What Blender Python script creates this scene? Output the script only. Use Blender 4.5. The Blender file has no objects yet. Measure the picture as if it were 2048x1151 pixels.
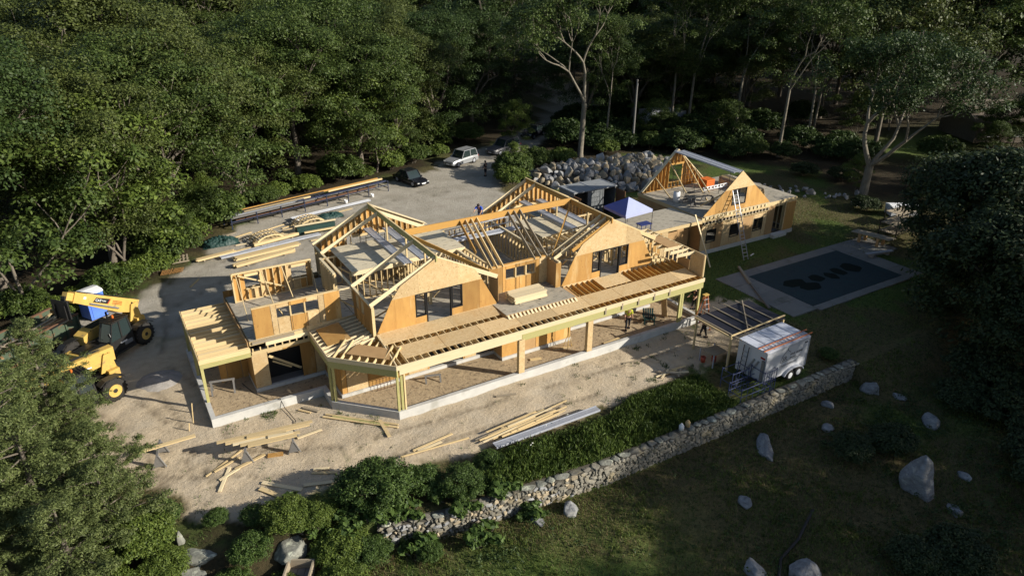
import bpy, math, random
import numpy as np
from mathutils import Vector, Matrix
random.seed(7); RNG = np.random.default_rng(7)
scene = bpy.context.scene
COL = scene.collection
R_ = math.radians
# ---------------------------------------------------------------- camera
YAW, PITCH, ROLL = R_(58.7), R_(25.2), R_(0.4)
fw = Vector((math.cos(YAW)*math.cos(PITCH), math.sin(YAW)*math.cos(PITCH), -math.sin(PITCH)))
rt = Vector((math.sin(YAW), -math.cos(YAW), 0)); up = rt.cross(fw)
r2 = rt*math.cos(ROLL)+up*math.sin(ROLL); u2 = -rt*math.sin(ROLL)+up*math.cos(ROLL)
CAM = Vector((-11.17, -29.81, 22.5))
cd = bpy.data.cameras.new('camera'); cam = bpy.data.objects.new('camera', cd); COL.objects.link(cam)
cd.sensor_width = 36; cd.lens = 1410/2048*36; cd.clip_end = 3000
M = Matrix((r2, u2, -fw)).transposed().to_4x4(); M.translation = CAM; cam.matrix_world = M
scene.camera = cam
# ---------------------------------------------------------------- light
SUN_AZ, SUN_EL = R_(-45), R_(23)      # direction towards the sun, angle from +X
wd = bpy.data.worlds.new('World'); scene.world = wd; wd.use_nodes = True
wn = wd.node_tree.nodes; bg = wn['Background']
sky = wn.new('ShaderNodeTexSky'); sky.sky_type = 'NISHITA'; sky.sun_disc = False
sky.sun_elevation = SUN_EL; sky.sun_rotation = math.pi/2-SUN_AZ
wd.node_tree.links.new(sky.outputs[0], bg.inputs[0]); bg.inputs[1].default_value = 0.082
sl = bpy.data.lights.new('sun', 'SUN'); sl.energy = 5.0; sl.angle = R_(0.5); sl.color = (1, 0.94, 0.82)
so = bpy.data.objects.new('sun', sl); COL.objects.link(so)
sd = Vector((math.cos(SUN_AZ)*math.cos(SUN_EL), math.sin(SUN_AZ)*math.cos(SUN_EL), math.sin(SUN_EL)))
so.rotation_euler = (-sd).to_track_quat('-Z', 'Y').to_euler(); so.location = (60, -60, 60)
vs = scene.view_settings; vs.view_transform = 'Standard'; vs.look = 'None'; vs.exposure = 0.68; vs.gamma = 1
scene.cycles.max_bounces = 6; scene.cycles.diffuse_bounces = 3; scene.cycles.transmission_bounces = 3
scene.cycles.caustics_reflective = False; scene.cycles.caustics_refractive = False
# ---------------------------------------------------------------- materials
MATS = {}
def mk(name, c1, c2=None, scale=3.0, rough=.8, bump=0.0, coord='pos', stretch=None, objrand=0.0, islrand=0.0,
       spec=.3, metal=0.0, speck=None, speck_scale=20, speck_at=.62, detail=5, bscale=None, trans=0.0, patch=None, patch_scale=.5, patch_at=.55, island_hue=None, dash=False):
    m = bpy.data.materials.new(name); m.use_nodes = True; nt = m.node_tree; N = nt.nodes; L = nt.links
    b = N['Principled BSDF']; b.inputs['Roughness'].default_value = rough; b.inputs['Metallic'].default_value = metal
    b.inputs['Specular IOR Level'].default_value = spec
    if coord == 'pos': co = N.new('ShaderNodeNewGeometry').outputs['Position']
    else:
        co = N.new('ShaderNodeTexCoord').outputs['Object']
        oi = N.new('ShaderNodeObjectInfo'); ad = N.new('ShaderNodeVectorMath'); ad.operation = 'ADD'
        mu = N.new('ShaderNodeVectorMath'); mu.operation = 'SCALE'; mu.inputs['Scale'].default_value = 37.0
        L.new(oi.outputs['Random'], mu.inputs[0]); L.new(co, ad.inputs[0]); L.new(mu.outputs[0], ad.inputs[1]); co = ad.outputs[0]
    if stretch:
        mp = N.new('ShaderNodeMapping'); mp.inputs['Scale'].default_value = stretch; L.new(co, mp.inputs[0]); co = mp.outputs[0]
    def noise(s, d=detail):
        n = N.new('ShaderNodeTexNoise'); n.inputs['Scale'].default_value = s; n.inputs['Detail'].default_value = d
        n.inputs['Roughness'].default_value = .62; L.new(co, n.inputs['Vector']); return n.outputs['Fac']
    def mixc(f, a, bcol):
        x = N.new('ShaderNodeMix'); x.data_type = 'RGBA'
        if f is not None: L.new(f, x.inputs[0])
        for k, v in ((6, a), (7, bcol)):
            if isinstance(v, (tuple, list)): x.inputs[k].default_value = (*v[:3], 1)
            else: L.new(v, x.inputs[k])
        return x
    def ramp(f, lo, hi):
        r = N.new('ShaderNodeMapRange'); r.inputs[1].default_value = lo; r.inputs[2].default_value = hi; L.new(f, r.inputs[0]); return r.outputs[0]
    n1 = noise(scale); col = c1
    if c2: col = mixc(ramp(n1, .3, .7), c1, c2).outputs[2]
    if patch: col = mixc(ramp(noise(patch_scale, 3), patch_at, patch_at+.12), col, patch).outputs[2]
    if speck: col = mixc(ramp(noise(speck_scale, 2), speck_at, speck_at+.06), col, speck).outputs[2]
    if dash:   # printed nailing marks of the floor sheets
        sx_ = N.new('ShaderNodeSeparateXYZ'); L.new(co, sx_.inputs[0])
        def mth(op, a, c):
            x = N.new('ShaderNodeMath'); x.operation = op
            for k, v in ((0, a), (1, c)):
                if isinstance(v, (int, float)): x.inputs[k].default_value = v
                else: L.new(v, x.inputs[k])
            return x.outputs[0]
        row = mth('FLOOR', mth('DIVIDE', sx_.outputs[1], .41), 0); fy = mth('FRACT', mth('DIVIDE', sx_.outputs[1], .41), 0); fx = mth('FRACT', mth('ADD', mth('DIVIDE', sx_.outputs[0], 1.22), mth('MULTIPLY', row, .37)), 0)
        col = mixc(mth('MULTIPLY', mth('MULTIPLY', mth('LESS_THAN', fy, .16), mth('LESS_THAN', fx, .26)), .75), col, tuple(v*.3 for v in c1)).outputs[2]
    def var(src, amt, col):
        hs = N.new('ShaderNodeHueSaturation'); r = N.new('ShaderNodeMapRange'); r.inputs[3].default_value = 1-amt; r.inputs[4].default_value = 1+amt
        L.new(src, r.inputs[0]); L.new(r.outputs[0], hs.inputs['Value'])
        if isinstance(col, (tuple, list)): hs.inputs['Color'].default_value = (*col[:3], 1)
        else: L.new(col, hs.inputs['Color'])
        return hs.outputs[0]
    if objrand: col = var(N.new('ShaderNodeObjectInfo').outputs['Random'], objrand, col)
    if islrand:
        isl = N.new('ShaderNodeNewGeometry').outputs['Random Per Island']
        if island_hue:
            col = mixc(isl, col, island_hue).outputs[2]
        col = var(isl, islrand, col)
    if isinstance(col, (tuple, list)): b.inputs['Base Color'].default_value = (*col[:3], 1)
    else: L.new(col, b.inputs['Base Color'])
    if bump:
        bp = N.new('ShaderNodeBump'); bp.inputs['Strength'].default_value = bump; bp.inputs['Distance'].default_value = .05
        L.new(noise(bscale or scale*2), bp.inputs['Height']); L.new(bp.outputs[0], b.inputs['Normal'])
    if trans:
        t = N.new('ShaderNodeBsdfTranslucent'); ms = N.new('ShaderNodeMixShader'); ms.inputs[0].default_value = trans
        if isinstance(col, (tuple, list)): t.inputs[0].default_value = (*col[:3], 1)
        else: L.new(col, t.inputs[0])
        L.new(b.outputs[0], ms.inputs[1]); L.new(t.outputs[0], ms.inputs[2]); L.new(ms.outputs[0], N['Material Output'].inputs[0])
    MATS[name] = m; return m
G = (1, 14, 14)
mk('pine', (.58, .45, .25), (.48, .35, .175), 1.6, .75, coord='obj', stretch=G, objrand=.14)
mk('pine_pale', (.66, .55, .36), (.56, .45, .27), 1.6, .75, coord='obj', stretch=G, objrand=.1)
mk('lvl', (.46, .26, .07), (.38, .20, .05), 1.6, .7, coord='obj', stretch=G, objrand=.1)
mk('treated', (.30, .29, .10), (.42, .37, .17), 1.6, .75, coord='obj', stretch=G, objrand=.1)
mk('osb', (.55, .41, .23), (.44, .305, .15), 7, .8, .15, speck=(.25, .145, .06), speck_scale=13, speck_at=.63, objrand=.17, patch=(.47, .32, .155), patch_scale=1.2, patch_at=.55)
mk('ply', (.44, .25, .075), (.345, .18, .052), 1.8, .75, .12, stretch=(1.6, 1.6, .4), speck=(.20, .085, .025), speck_scale=9, speck_at=.66, objrand=.32, patch=(.49, .32, .135), patch_scale=.9, patch_at=.56)
mk('ply_brown', (.40, .25, .115), (.33, .20, .09), 2, .75, .1, objrand=.1)
mk('deck_grey', (.36, .32, .255), (.28, .25, .195), 3, .85, .15, speck=(.13, .11, .09), speck_scale=6, speck_at=.66, objrand=.09, dash=True)
mk('deck_osb', (.56, .49, .36), (.48, .41, .28), 4, .85, .15, speck=(.30, .25, .17), speck_scale=6, speck_at=.66, objrand=.06, dash=True)
mk('concrete', (.50, .49, .46), (.40, .39, .37), 1.3, .85, .12, bscale=14, patch=(.33, .32, .29), patch_scale=.8, patch_at=.58)
mk('slab', (.20, .19, .17), (.155, .15, .135), 1.1, .9, .15, bscale=12, patch=(.12, .12, .10), patch_scale=.7, patch_at=.57, objrand=.08)
mk('sand_fill', (.40, .305, .19), (.30, .225, .14), 2.2, .95, .9, bscale=4, speck=(.20, .15, .095), speck_scale=5, speck_at=.58)
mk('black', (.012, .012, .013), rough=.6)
mk('rubber', (.018, .017, .016), (.03, .027, .024), 8, .9, .3)
mk('dark_tarp', (.010, .012, .020), (.018, .016, .022), 2, .6, .2)
mk('green_tarp', (.012, .035, .03), (.02, .05, .045), 5, .5, .5)
mk('steel', (.32, .33, .35), (.24, .25, .27), 5, .42, metal=.55, spec=.5)
mk('alu', (.42, .43, .46), (.33, .34, .38), 4, .45, metal=.35, spec=.5, objrand=.06)
mk('alu_dull', (.40, .42, .47), (.32, .33, .37), 3, .6, metal=.15)
mk('yellow', (.52, .34, .085), (.43, .28, .07), 1.6, .55, spec=.4, patch=(.26, .18, .08), patch_scale=1.8, patch_at=.58, speck=(.12, .09, .05), speck_scale=7, speck_at=.68)
mk('machine_black', (.010, .010, .010), (.018, .017, .016), 3, .45, spec=.5)
mk('glass', (.02, .03, .03), rough=.06, spec=.8)
mk('red', (.40, .03, .02), rough=.5); mk('white', (.72, .72, .72), (.64, .64, .65), 1.5, .5); mk('white_text', (.8, .8, .8), rough=.6)
mk('decal_red', (.30, .10, .02), rough=.6)
mk('dump_green', (.045, .07, .045), (.06, .08, .05), 2, .7, .2, patch=(.13, .065, .03), patch_scale=1.6, patch_at=.52)
mk('rust', (.14, .07, .04), (.09, .05, .03), 3, .85, .3)
mk('bin_blue', (.09, .19, .62), (.08, .16, .54), 2, .45)
mk('canopy_shaded', (.09, .11, .34), (.08, .10, .30), 2, .7); mk('canopy_lit', (.36, .39, .58), (.32, .35, .53), 2, .7)  # one canopy cloth in two painted tones: shaded panels, then sunlit panels
mk('navy_cloth', (.02, .03, .12), (.03, .045, .17), 3, .8)
mk('container', (.17, .18, .19), (.12, .13, .135), 2, .55, .1, patch=(.10, .09, .08), patch_scale=1.5, patch_at=.6)
mk('container_roof', (.26, .27, .28), (.20, .21, .215), 2, .6)
mk('door_brown', (.20, .10, .05), (.15, .075, .04), 3, .8)
mk('car_black', (.010, .011, .016), rough=.25, spec=.6); mk('car_silver', (.34, .35, .36), rough=.3, spec=.6, metal=.4)
mk('car_grey', (.09, .09, .10), rough=.3, spec=.6); mk('plastic_dark', (.03, .03, .032), rough=.7); mk('chrome', (.6, .6, .6), rough=.2, metal=1.0)
mk('lamp_glass', (.6, .6, .58), rough=.15, spec=.8); mk('lamp_red', (.25, .015, .01), rough=.2)
mk('pool_cover', (.030, .046, .050), (.038, .054, .057), 2, .95, .12, spec=.1, bscale=30, patch=(.03, .052, .055), patch_scale=.5)
mk('pool_wet', (.006, .011, .009), (.009, .014, .011), 3, .9, spec=.1)
mk('old_wood', (.30, .25, .18), (.22, .18, .13), 1.6, .85, coord='obj', stretch=G, objrand=.15)
mk('grey_wood', (.17, .16, .15), (.12, .115, .11), 1.6, .85, coord='obj', stretch=G, objrand=.15)
mk('trailer_white', (.50, .51, .54), (.45, .46, .49), .8, .45, spec=.5); mk('trailer_roof', (.52, .54, .60), (.40, .42, .48), 1.2, .6, patch=(.30, .31, .35), patch_scale=1.3, patch_at=.56)
mk('cage_blue', (.05, .065, .14), (.035, .045, .11), 4, .5)
mk('granite_big', (.25, .25, .255), (.11, .11, .113), 3.2, .95, .9, stretch=(1, 1, 2.4), bscale=5, patch=(.30, .29, .265), patch_scale=1.6, patch_at=.56, speck=(.08, .08, .08), speck_scale=7, speck_at=.63)
mk('blue_steel', (.02, .028, .06), (.03, .036, .07), 4, .5); mk('orange', (.55, .13, .02), rough=.6); mk('fiber_orange', (.34, .12, .05), rough=.6)
mk('granite', (.31, .305, .30), (.19, .19, .19), 2.4, .92, .7, bscale=6, patch=(.25, .21, .15), patch_scale=.9, patch_at=.55, speck=(.10, .10, .10), speck_scale=9, speck_at=.66, objrand=.22)
mk('granite_tan', (.42, .345, .235), (.29, .235, .16), 1.6, .9, .5, bscale=5, speck=(.16, .14, .11), speck_scale=9, speck_at=.66, objrand=.2)
mk('wall_stone', (.20, .185, .15), (.11, .10, .082), 3.5, .92, .6, bscale=9, patch=(.24, .20, .13), patch_scale=1.3, patch_at=.55, objrand=.28)
mk('lichen', (.22, .22, .19), (.12, .12, .10), 3, .95, .6, bscale=8, patch=(.42, .43, .34), patch_scale=2.2, patch_at=.54)
mk('mortar', (.10, .09, .07), (.07, .062, .05), 4, .95, .3)
mk('bark', (.17, .145, .115), (.085, .07, .055), 3, .95, .6, stretch=(3, 3, .6), bscale=5)
mk('bark_pale', (.22, .195, .155), (.12, .105, .08), 3, .95, .5, stretch=(3, 3, .6), bscale=5)
LEAF = dict(scale=.5, rough=.55, spec=.22, islrand=.35, objrand=.14, trans=.22, coord='pos')
mk('leaf_oak', (.047, .083, .015), (.033, .058, .012), island_hue=(.066, .090, .021), **LEAF)
mk('leaf_deep', (.029, .055, .013), (.022, .043, .011), island_hue=(.043, .066, .017), **LEAF)
mk('leaf_cedar', (.082, .112, .032), (.058, .084, .024), island_hue=(.115, .135, .046), **LEAF)
mk('leaf_bright', (.072, .115, .018), (.055, .09, .016), island_hue=(.10, .13, .025), **LEAF)
mk('leaf_shrub', (.045, .085, .018), (.034, .066, .016), island_hue=(.065, .10, .022), **LEAF)
mk('leaf_dark', (.027, .044, .015), (.020, .034, .012), island_hue=(.038, .052, .018), **LEAF)
mk('leaf_olive', (.058, .080, .017), (.042, .062, .014), island_hue=(.078, .094, .024), **LEAF)
mk('grass_blade', (.070, .12, .020), (.052, .095, .018), island_hue=(.11, .13, .03), **LEAF)
mk('grass_dry', (.13, .10, .042), (.09, .075, .03), island_hue=(.16, .12, .06), **LEAF)
mk('reed', (.054, .092, .016), (.038, .070, .013), island_hue=(.076, .105, .022), **LEAF)
mk('flower', (.7, .7, .62), rough=.8)
mk('skin', (.42, .24, .16), rough=.6); mk('hair', (.03, .02, .012), rough=.6); mk('hat', (.42, .30, .15), rough=.8)
mk('cloth_yellow', (.50, .50, .05), rough=.8); mk('cloth_black', (.015, .015, .018), (.025, .025, .03), 8, .85); mk('cloth_blue', (.03, .08, .42), rough=.8)
mk('cloth_pink', (.50, .10, .12), rough=.8); mk('jeans', (.04, .06, .12), rough=.85); mk('cloth_khaki', (.30, .20, .10), rough=.85)
mk('chair_green', (.012, .035, .032), rough=.5); mk('bucket_red', (.35, .06, .03), rough=.5); mk('shingle', (.16, .13, .10), (.11, .09, .075), 4, .9, .3)
mk('gravel_pile', (.36, .33, .30), (.24, .22, .20), 3, .95, .6, bscale=12)
mk('straw', (.28, .15, .05), (.22, .11, .035), 3, .9)
# ---------------------------------------------------------------- helpers
def W(o):
    m = o.matrix_basis.copy()
    return W(o.parent) @ o.matrix_parent_inverse @ m if o.parent else m
def link(o, parent=None):
    COL.objects.link(o)
    if parent is not None:
        o.parent = parent; o.matrix_parent_inverse = W(parent).inverted()
    return o
def tag(o, label=None, cat=None, group=None, kind=None):
    for k, v in (('label', label), ('category', cat), ('group', group), ('kind', kind)):
        if v: o[k] = v
    if cat and not kind: o['kind'] = 'thing'
    return o
def thing(name, label, cat, loc=(0, 0, 0), group=None, rz=0):
    o = bpy.data.objects.new(name, None); o.location = loc; o.rotation_euler = (0, 0, rz); o.empty_display_size = .2
    link(o); return tag(o, label, cat, group)
CUBES = {}
def cube(mat):
    if mat not in CUBES:
        me = bpy.data.meshes.new('unit_'+mat); v = [(x, y, z) for x in (-.5, .5) for y in (-.5, .5) for z in (-.5, .5)]
        me.from_pydata(v, [], [(0, 1, 3, 2), (4, 6, 7, 5), (0, 4, 5, 1), (2, 3, 7, 6), (0, 2, 6, 4), (1, 5, 7, 3)])
        me.materials.append(MATS[mat]); CUBES[mat] = me
    return CUBES[mat]
def box(name, lo, hi, mat, parent=None, rz=0):
    o = bpy.data.objects.new(name, cube(mat))
    o.location = [(a+b)/2 for a, b in zip(lo, hi)]; o.scale = [max(abs(b-a), 1e-4) for a, b in zip(lo, hi)]; o.rotation_euler = (0, 0, rz)
    return link(o, parent)
def beam(name, a, b, w, h, mat, parent=None, upv=(0, 0, 1), top=False):
    """a board from a to b: w across, h along upv; with top=True the points run along the middle of the upper face"""
    a, b = Vector(a), Vector(b); x = b-a; l = x.length; x.normalize(); u = Vector(upv)
    if abs(x.dot(u)) > .98: u = Vector((0, 1, 0))
    s = u.cross(x).normalized(); u = x.cross(s)
    c = (a+b)/2 - (u*h/2 if top else Vector((0, 0, 0)))
    m = Matrix((x*l, s*w, u*h)).transposed().to_4x4(); m.translation = c
    o = bpy.data.objects.new(name, cube(mat)); o.matrix_basis = m
    return link(o, parent)
class MB:
    def __init__(s): s.v = []; s.f = []
    def add(s, vs, fs):
        n = len(s.v); s.v += [tuple(p) for p in vs]; s.f += [tuple(i+n for i in f) for f in fs]; return s
    def box(s, lo, hi, m=None):
        vs = [Vector((x, y, z)) for x in (lo[0], hi[0]) for y in (lo[1], hi[1]) for z in (lo[2], hi[2])]
        if m: vs = [m @ p for p in vs]
        return s.add(vs, [(0, 1, 3, 2), (4, 6, 7, 5), (0, 4, 5, 1), (2, 3, 7, 6), (0, 2, 6, 4), (1, 5, 7, 3)])
    def bar(s, a, b, w, h=None, upv=(0, 0, 1)):
        h = h or w; a, b = Vector(a), Vector(b); x = (b-a).normalized(); u = Vector(upv)
        if abs(x.dot(u)) > .98: u = Vector((0, 1, 0))
        sd_ = u.cross(x).normalized(); u = x.cross(sd_)
        vs = [p+sd_*i*w/2+u*j*h/2 for p in (a, b) for i in (-1, 1) for j in (-1, 1)]
        return s.add(vs, [(0, 1, 3, 2), (4, 6, 7, 5), (0, 4, 5, 1), (2, 3, 7, 6), (0, 2, 6, 4), (1, 5, 7, 3)])
    def prism(s, poly, f0, f1):
        """poly: 2d points; f0,f1 map (u,v) to the two faces"""
        n = len(poly); vs = [f0(*p) for p in poly]+[f1(*p) for p in poly]
        return s.add(vs, [tuple(range(n))[::-1], tuple(range(n, 2*n))]+[(i, (i+1) % n, n+(i+1) % n, n+i) for i in range(n)])
    def tube(s, pts, rad, n=8, cap=True):
        pts = [Vector(p) for p in pts]; rad = [rad]*len(pts) if isinstance(rad, (int, float)) else rad
        base = len(s.v); ref = None
        for i, p in enumerate(pts):
            d = (pts[min(i+1, len(pts)-1)]-pts[max(i-1, 0)]).normalized()
            if ref is None: ref = Vector((1, 0, 0)) if abs(d.x) < .8 else Vector((0, 1, 0))
            a = d.cross(ref).normalized(); b = d.cross(a); ref = b.cross(d) if False else ref
            for k in range(n):
                t = 2*math.pi*k/n; s.v.append(tuple(p+(a*math.cos(t)+b*math.sin(t))*rad[i]))
        for i in range(len(pts)-1):
            for k in range(n):
                q = base+i*n; s.f.append((q+k, q+(k+1) % n, q+n+(k+1) % n, q+n+k))
        if cap: s.f.append(tuple(range(base, base+n))[::-1]); e = base+(len(pts)-1)*n; s.f.append(tuple(range(e, e+n)))
        return s
    def lathe(s, prof, c, axis='z', n=20):
        base = len(s.v); m = len(prof)
        for k in range(n):
            t = 2*math.pi*k/n
            for r, h in prof:
                p = (r*math.cos(t), r*math.sin(t), h)
                if axis == 'y': p = (p[0], p[2], p[1])
                if axis == 'x': p = (p[2], p[0], p[1])
                s.v.append((c[0]+p[0], c[1]+p[1], c[2]+p[2]))
        for k in range(n):
            for i in range(m-1):
                a = base+k*m+i; b = base+((k+1) % n)*m+i; s.f.append((a, b, b+1, a+1))
        return s
    def build(s, name, mat, parent=None, smooth=False, m=None):
        me = bpy.data.meshes.new(name); me.from_pydata(s.v, [], s.f)
        if m: me.transform(m)
        import bmesh
        bm = bmesh.new(); bm.from_mesh(me); bmesh.ops.recalc_face_normals(bm, faces=bm.faces); bm.to_mesh(me); bm.free()
        me.materials.append(MATS[mat])
        if smooth: me.shade_smooth()
        o = bpy.data.objects.new(name, me); return link(o, parent)
def np_mesh(name, V, F, mat, smooth=False):
    """V (n,3) float, F (m,k) int -> mesh"""
    me = bpy.data.meshes.new(name); k = F.shape[1]
    me.vertices.add(len(V)); me.vertices.foreach_set('co', np.ascontiguousarray(V, dtype=np.float32).ravel())
    me.loops.add(F.size); me.loops.foreach_set('vertex_index', np.ascontiguousarray(F, dtype=np.int32).ravel())
    me.polygons.add(len(F)); me.polygons.foreach_set('loop_start', np.arange(0, F.size, k, dtype=np.int32))
    me.update(calc_edges=True); me.validate()
    if isinstance(mat, str): mat = MATS[mat]
    me.materials.append(mat)
    if smooth: me.shade_smooth()
    return me
def wallpanel(name, poly, y0, y1, mat, parent=None):
    """outline in x,z extruded between two y planes"""
    return MB().prism(poly, lambda u, v: (u, y0, v), lambda u, v: (u, y1, v)).build(name, mat, parent)
def flatpanel(name, poly, z0, z1, mat, parent=None):
    return MB().prism(poly, lambda u, v: (u, v, z0), lambda u, v: (u, v, z1)).build(name, mat, parent)
def copy_tree(o, parent=None):
    c = o.copy(); COL.objects.link(c); c.parent = parent
    for ch in o.children: copy_tree(ch, c)
    return c
ORD = 'first second third fourth fifth sixth seventh eighth ninth tenth eleventh twelfth thirteenth fourteenth fifteenth sixteenth seventeenth eighteenth nineteenth twentieth'.split()
TENS = 'twenty thirty forty fifty sixty seventy eighty ninety'.split()
def ordw(i):
    if i < 20: return ORD[i]
    n = i+1; t, u = divmod(n, 10)
    if u == 0: return TENS[t-2][:-1]+'ieth'
    return TENS[t-2]+' '+ORD[u-1]
def px(P):
    d = Vector(P)-CAM; z = d.dot(fw); return 1024+1410*d.dot(r2)/z, 575.5-1410*d.dot(u2)/z
def sstep(a, b, x): t = np.clip((x-a)/(b-a), 0, 1); return t*t*(3-2*t)
def vnoise(x, y, seed=0):
    """smooth value noise on arrays"""
    xi, yi = np.floor(x).astype(int), np.floor(y).astype(int); u, v = x-xi, y-yi; u = u*u*(3-2*u); v = v*v*(3-2*v)
    def h(i, j): n = (i*374761393+j*668265263+seed*974711) & 0x7fffffff; n = ((n ^ (n >> 13))*1274126177) & 0x7fffffff; return ((n ^ (n >> 16)) & 0xffff)/65535.
    return (h(xi, yi)*(1-u)+h(xi+1, yi)*u)*(1-v)+(h(xi, yi+1)*(1-u)+h(xi+1, yi+1)*u)*v
def fbm(x, y, seed=0, o=4):
    s = 0; a = .5
    for k in range(o): s = s+a*vnoise(x*2**k, y*2**k, seed+k); a *= .5
    return s
# ================================================================ TERRAIN
WALL_X = np.array([-60, -18, -13, -9, -6, -4, -3.4, -1.5, 1.6, 7, 12, 20, 26.5, 34, 60, 300.])
WALL_Y = np.array([-6, -4, -2.8, -4.6, -5.6, -6.6, -6.9, -7.5, -7.85, -8.45, -8.5, -8.55, -8.6, -8.4, -7, -7.])
def wall_y(x): return np.interp(x, WALL_X, WALL_Y)
def track(x, y):
    # tyre tracks: pairs of ruts with a lug pattern, curving from the machines across the sand
    out = 0
    for (ax, ay, bx2, by2, k) in ((-11, 12, -9.6, 1, .10), (-13, 9, -10.5, -1.5, .06), (-20, 9, -4, -1.5, -.03), (-10, 24, -11, 14, .04), (-6, 25, 20, 36, .01), (-12, 17, 8, 34, -.02), (-2, -1.8, 18, -3, .0)):
        dx, dy = bx2-ax, by2-ay; L = math.hypot(dx, dy); t = ((x-ax)*dx+(y-ay)*dy)/L; s = ((x-ax)*-dy+(y-ay)*dx)/L-k*t*(L-t)*.3
        for o in (-.95, .95): out = np.maximum(out, np.exp(-((s-o)/.17)**2)*(t > 0)*(t < L)*(.45+.55*(np.sin(t*16+np.sign(s-o)*2) > -.1))*(fbm(x*.7, y*.7, 55) > .38))
    return out
def ground_h(x, y):
    x = np.asarray(x, float); y = np.asarray(y, float)
    d = wall_y(x)-.0-y; w = np.where((x > -4) & (x < 26.5), .18, 3.0); w = np.where(x < -4, .2+np.clip((-4-x)*.6, 0, 3), w)
    z = -1.15*sstep(0, 1, d/w)-.035*np.clip(d, 0, 40)
    z = z-.12*sstep(3, 0, np.abs(y-wall_y(x)-1))*(x > -3)
    z = z-.35*sstep(14, 22, x)*sstep(-2, -8, y)*sstep(wall_y(x)-.3, wall_y(x)+.4, y)*.5
    far = np.hypot(x-15, y-10); z = z+np.clip(far-75, 0, 400)*.03
    rough = sstep(-9.2, -12, x)+sstep(3.8, 2.5, y)*sstep(-9, -7.4, y)
    z = z+np.clip(rough, 0, 1)*(fbm(x*.9, y*.9, 3)-.47)*.22
    z = z+sstep(wall_y(x)-.4, wall_y(x)-3, y)*(fbm(x*.35, y*.35, 9)-.47)*.9
    z = z+sstep(24, 29, y-.0*x)*0
    return z-.05*track(x, y)
def inpoly(x, y, poly):
    c = np.zeros(x.shape, bool); n = len(poly)
    for i in range(n):
        x0, y0 = poly[i]; x1, y1 = poly[(i+1) % n]
        if y0 == y1: continue
        cond = ((y0 > y) != (y1 > y)) & (x < (x1-x0)*(y-y0)/(y1-y0)+x0); c ^= cond
    return c
def pdist(x, y, poly):
    d = np.full(x.shape, 1e9); n = len(poly)
    for i in range(n):
        ax, ay = poly[i]; bx_, by_ = poly[(i+1) % n]; dx, dy = bx_-ax, by_-ay
        t = np.clip(((x-ax)*dx+(y-ay)*dy)/(dx*dx+dy*dy), 0, 1); d = np.minimum(d, np.hypot(x-ax-t*dx, y-ay-t*dy))
    return np.where(inpoly(x, y, poly), d, -d)
SAND = [(-26, 8), (-17, 14), (-11, 16.5), (-8.5, 15), (-5, 6), (22.5, 3), (25.5, 2), (27.5, .5), (26.5, -2.4), (20.5, -4.3), (17.6, -4.6), (11.8, -4.5), (9, -5.1), (2.3, -4.6), (-.5, -4.1), (-4, -3.4), (-7.3, -3.6), (-10, -3), (-12, .5), (-14, 3), (-20, 4)]
DRIVE = [(-60, 4), (-26, 8), (-14, 12), (-8.5, 10), (0, 10), (22, 10), (25, 20), (25.5, 33), (28, 37), (36, 44), (46, 53), (62, 66), (70, 80), (66, 82), (50, 62), (36, 50), (27.5, 48), (23, 43.6), (15, 41.2), (11, 40.8), (3.8, 38), (-2, 34.5), (-4.8, 29), (-8, 25.2), (-12, 22.3), (-19, 21.6), (-60, 20)]
WOODS = [(-300, 24), (-60, 21), (-19, 22.3), (-11.7, 23.3), (-8.4, 26.4), (-5.3, 30), (-2.5, 36.3), (3.8, 39.6), (12, 42.4), (22, 44.6), (27, 49.2), (36, 51.5), (46, 60), (60, 80), (64, 80), (50, 60), (40, 48), (31, 38), (33, 34), (48, 38), (54, 30), (60, 22), (57, 11), (64, 4), (64, -14), (40, -16), (44, -40), (400, -200), (400, 500), (-300, 500)]
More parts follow.
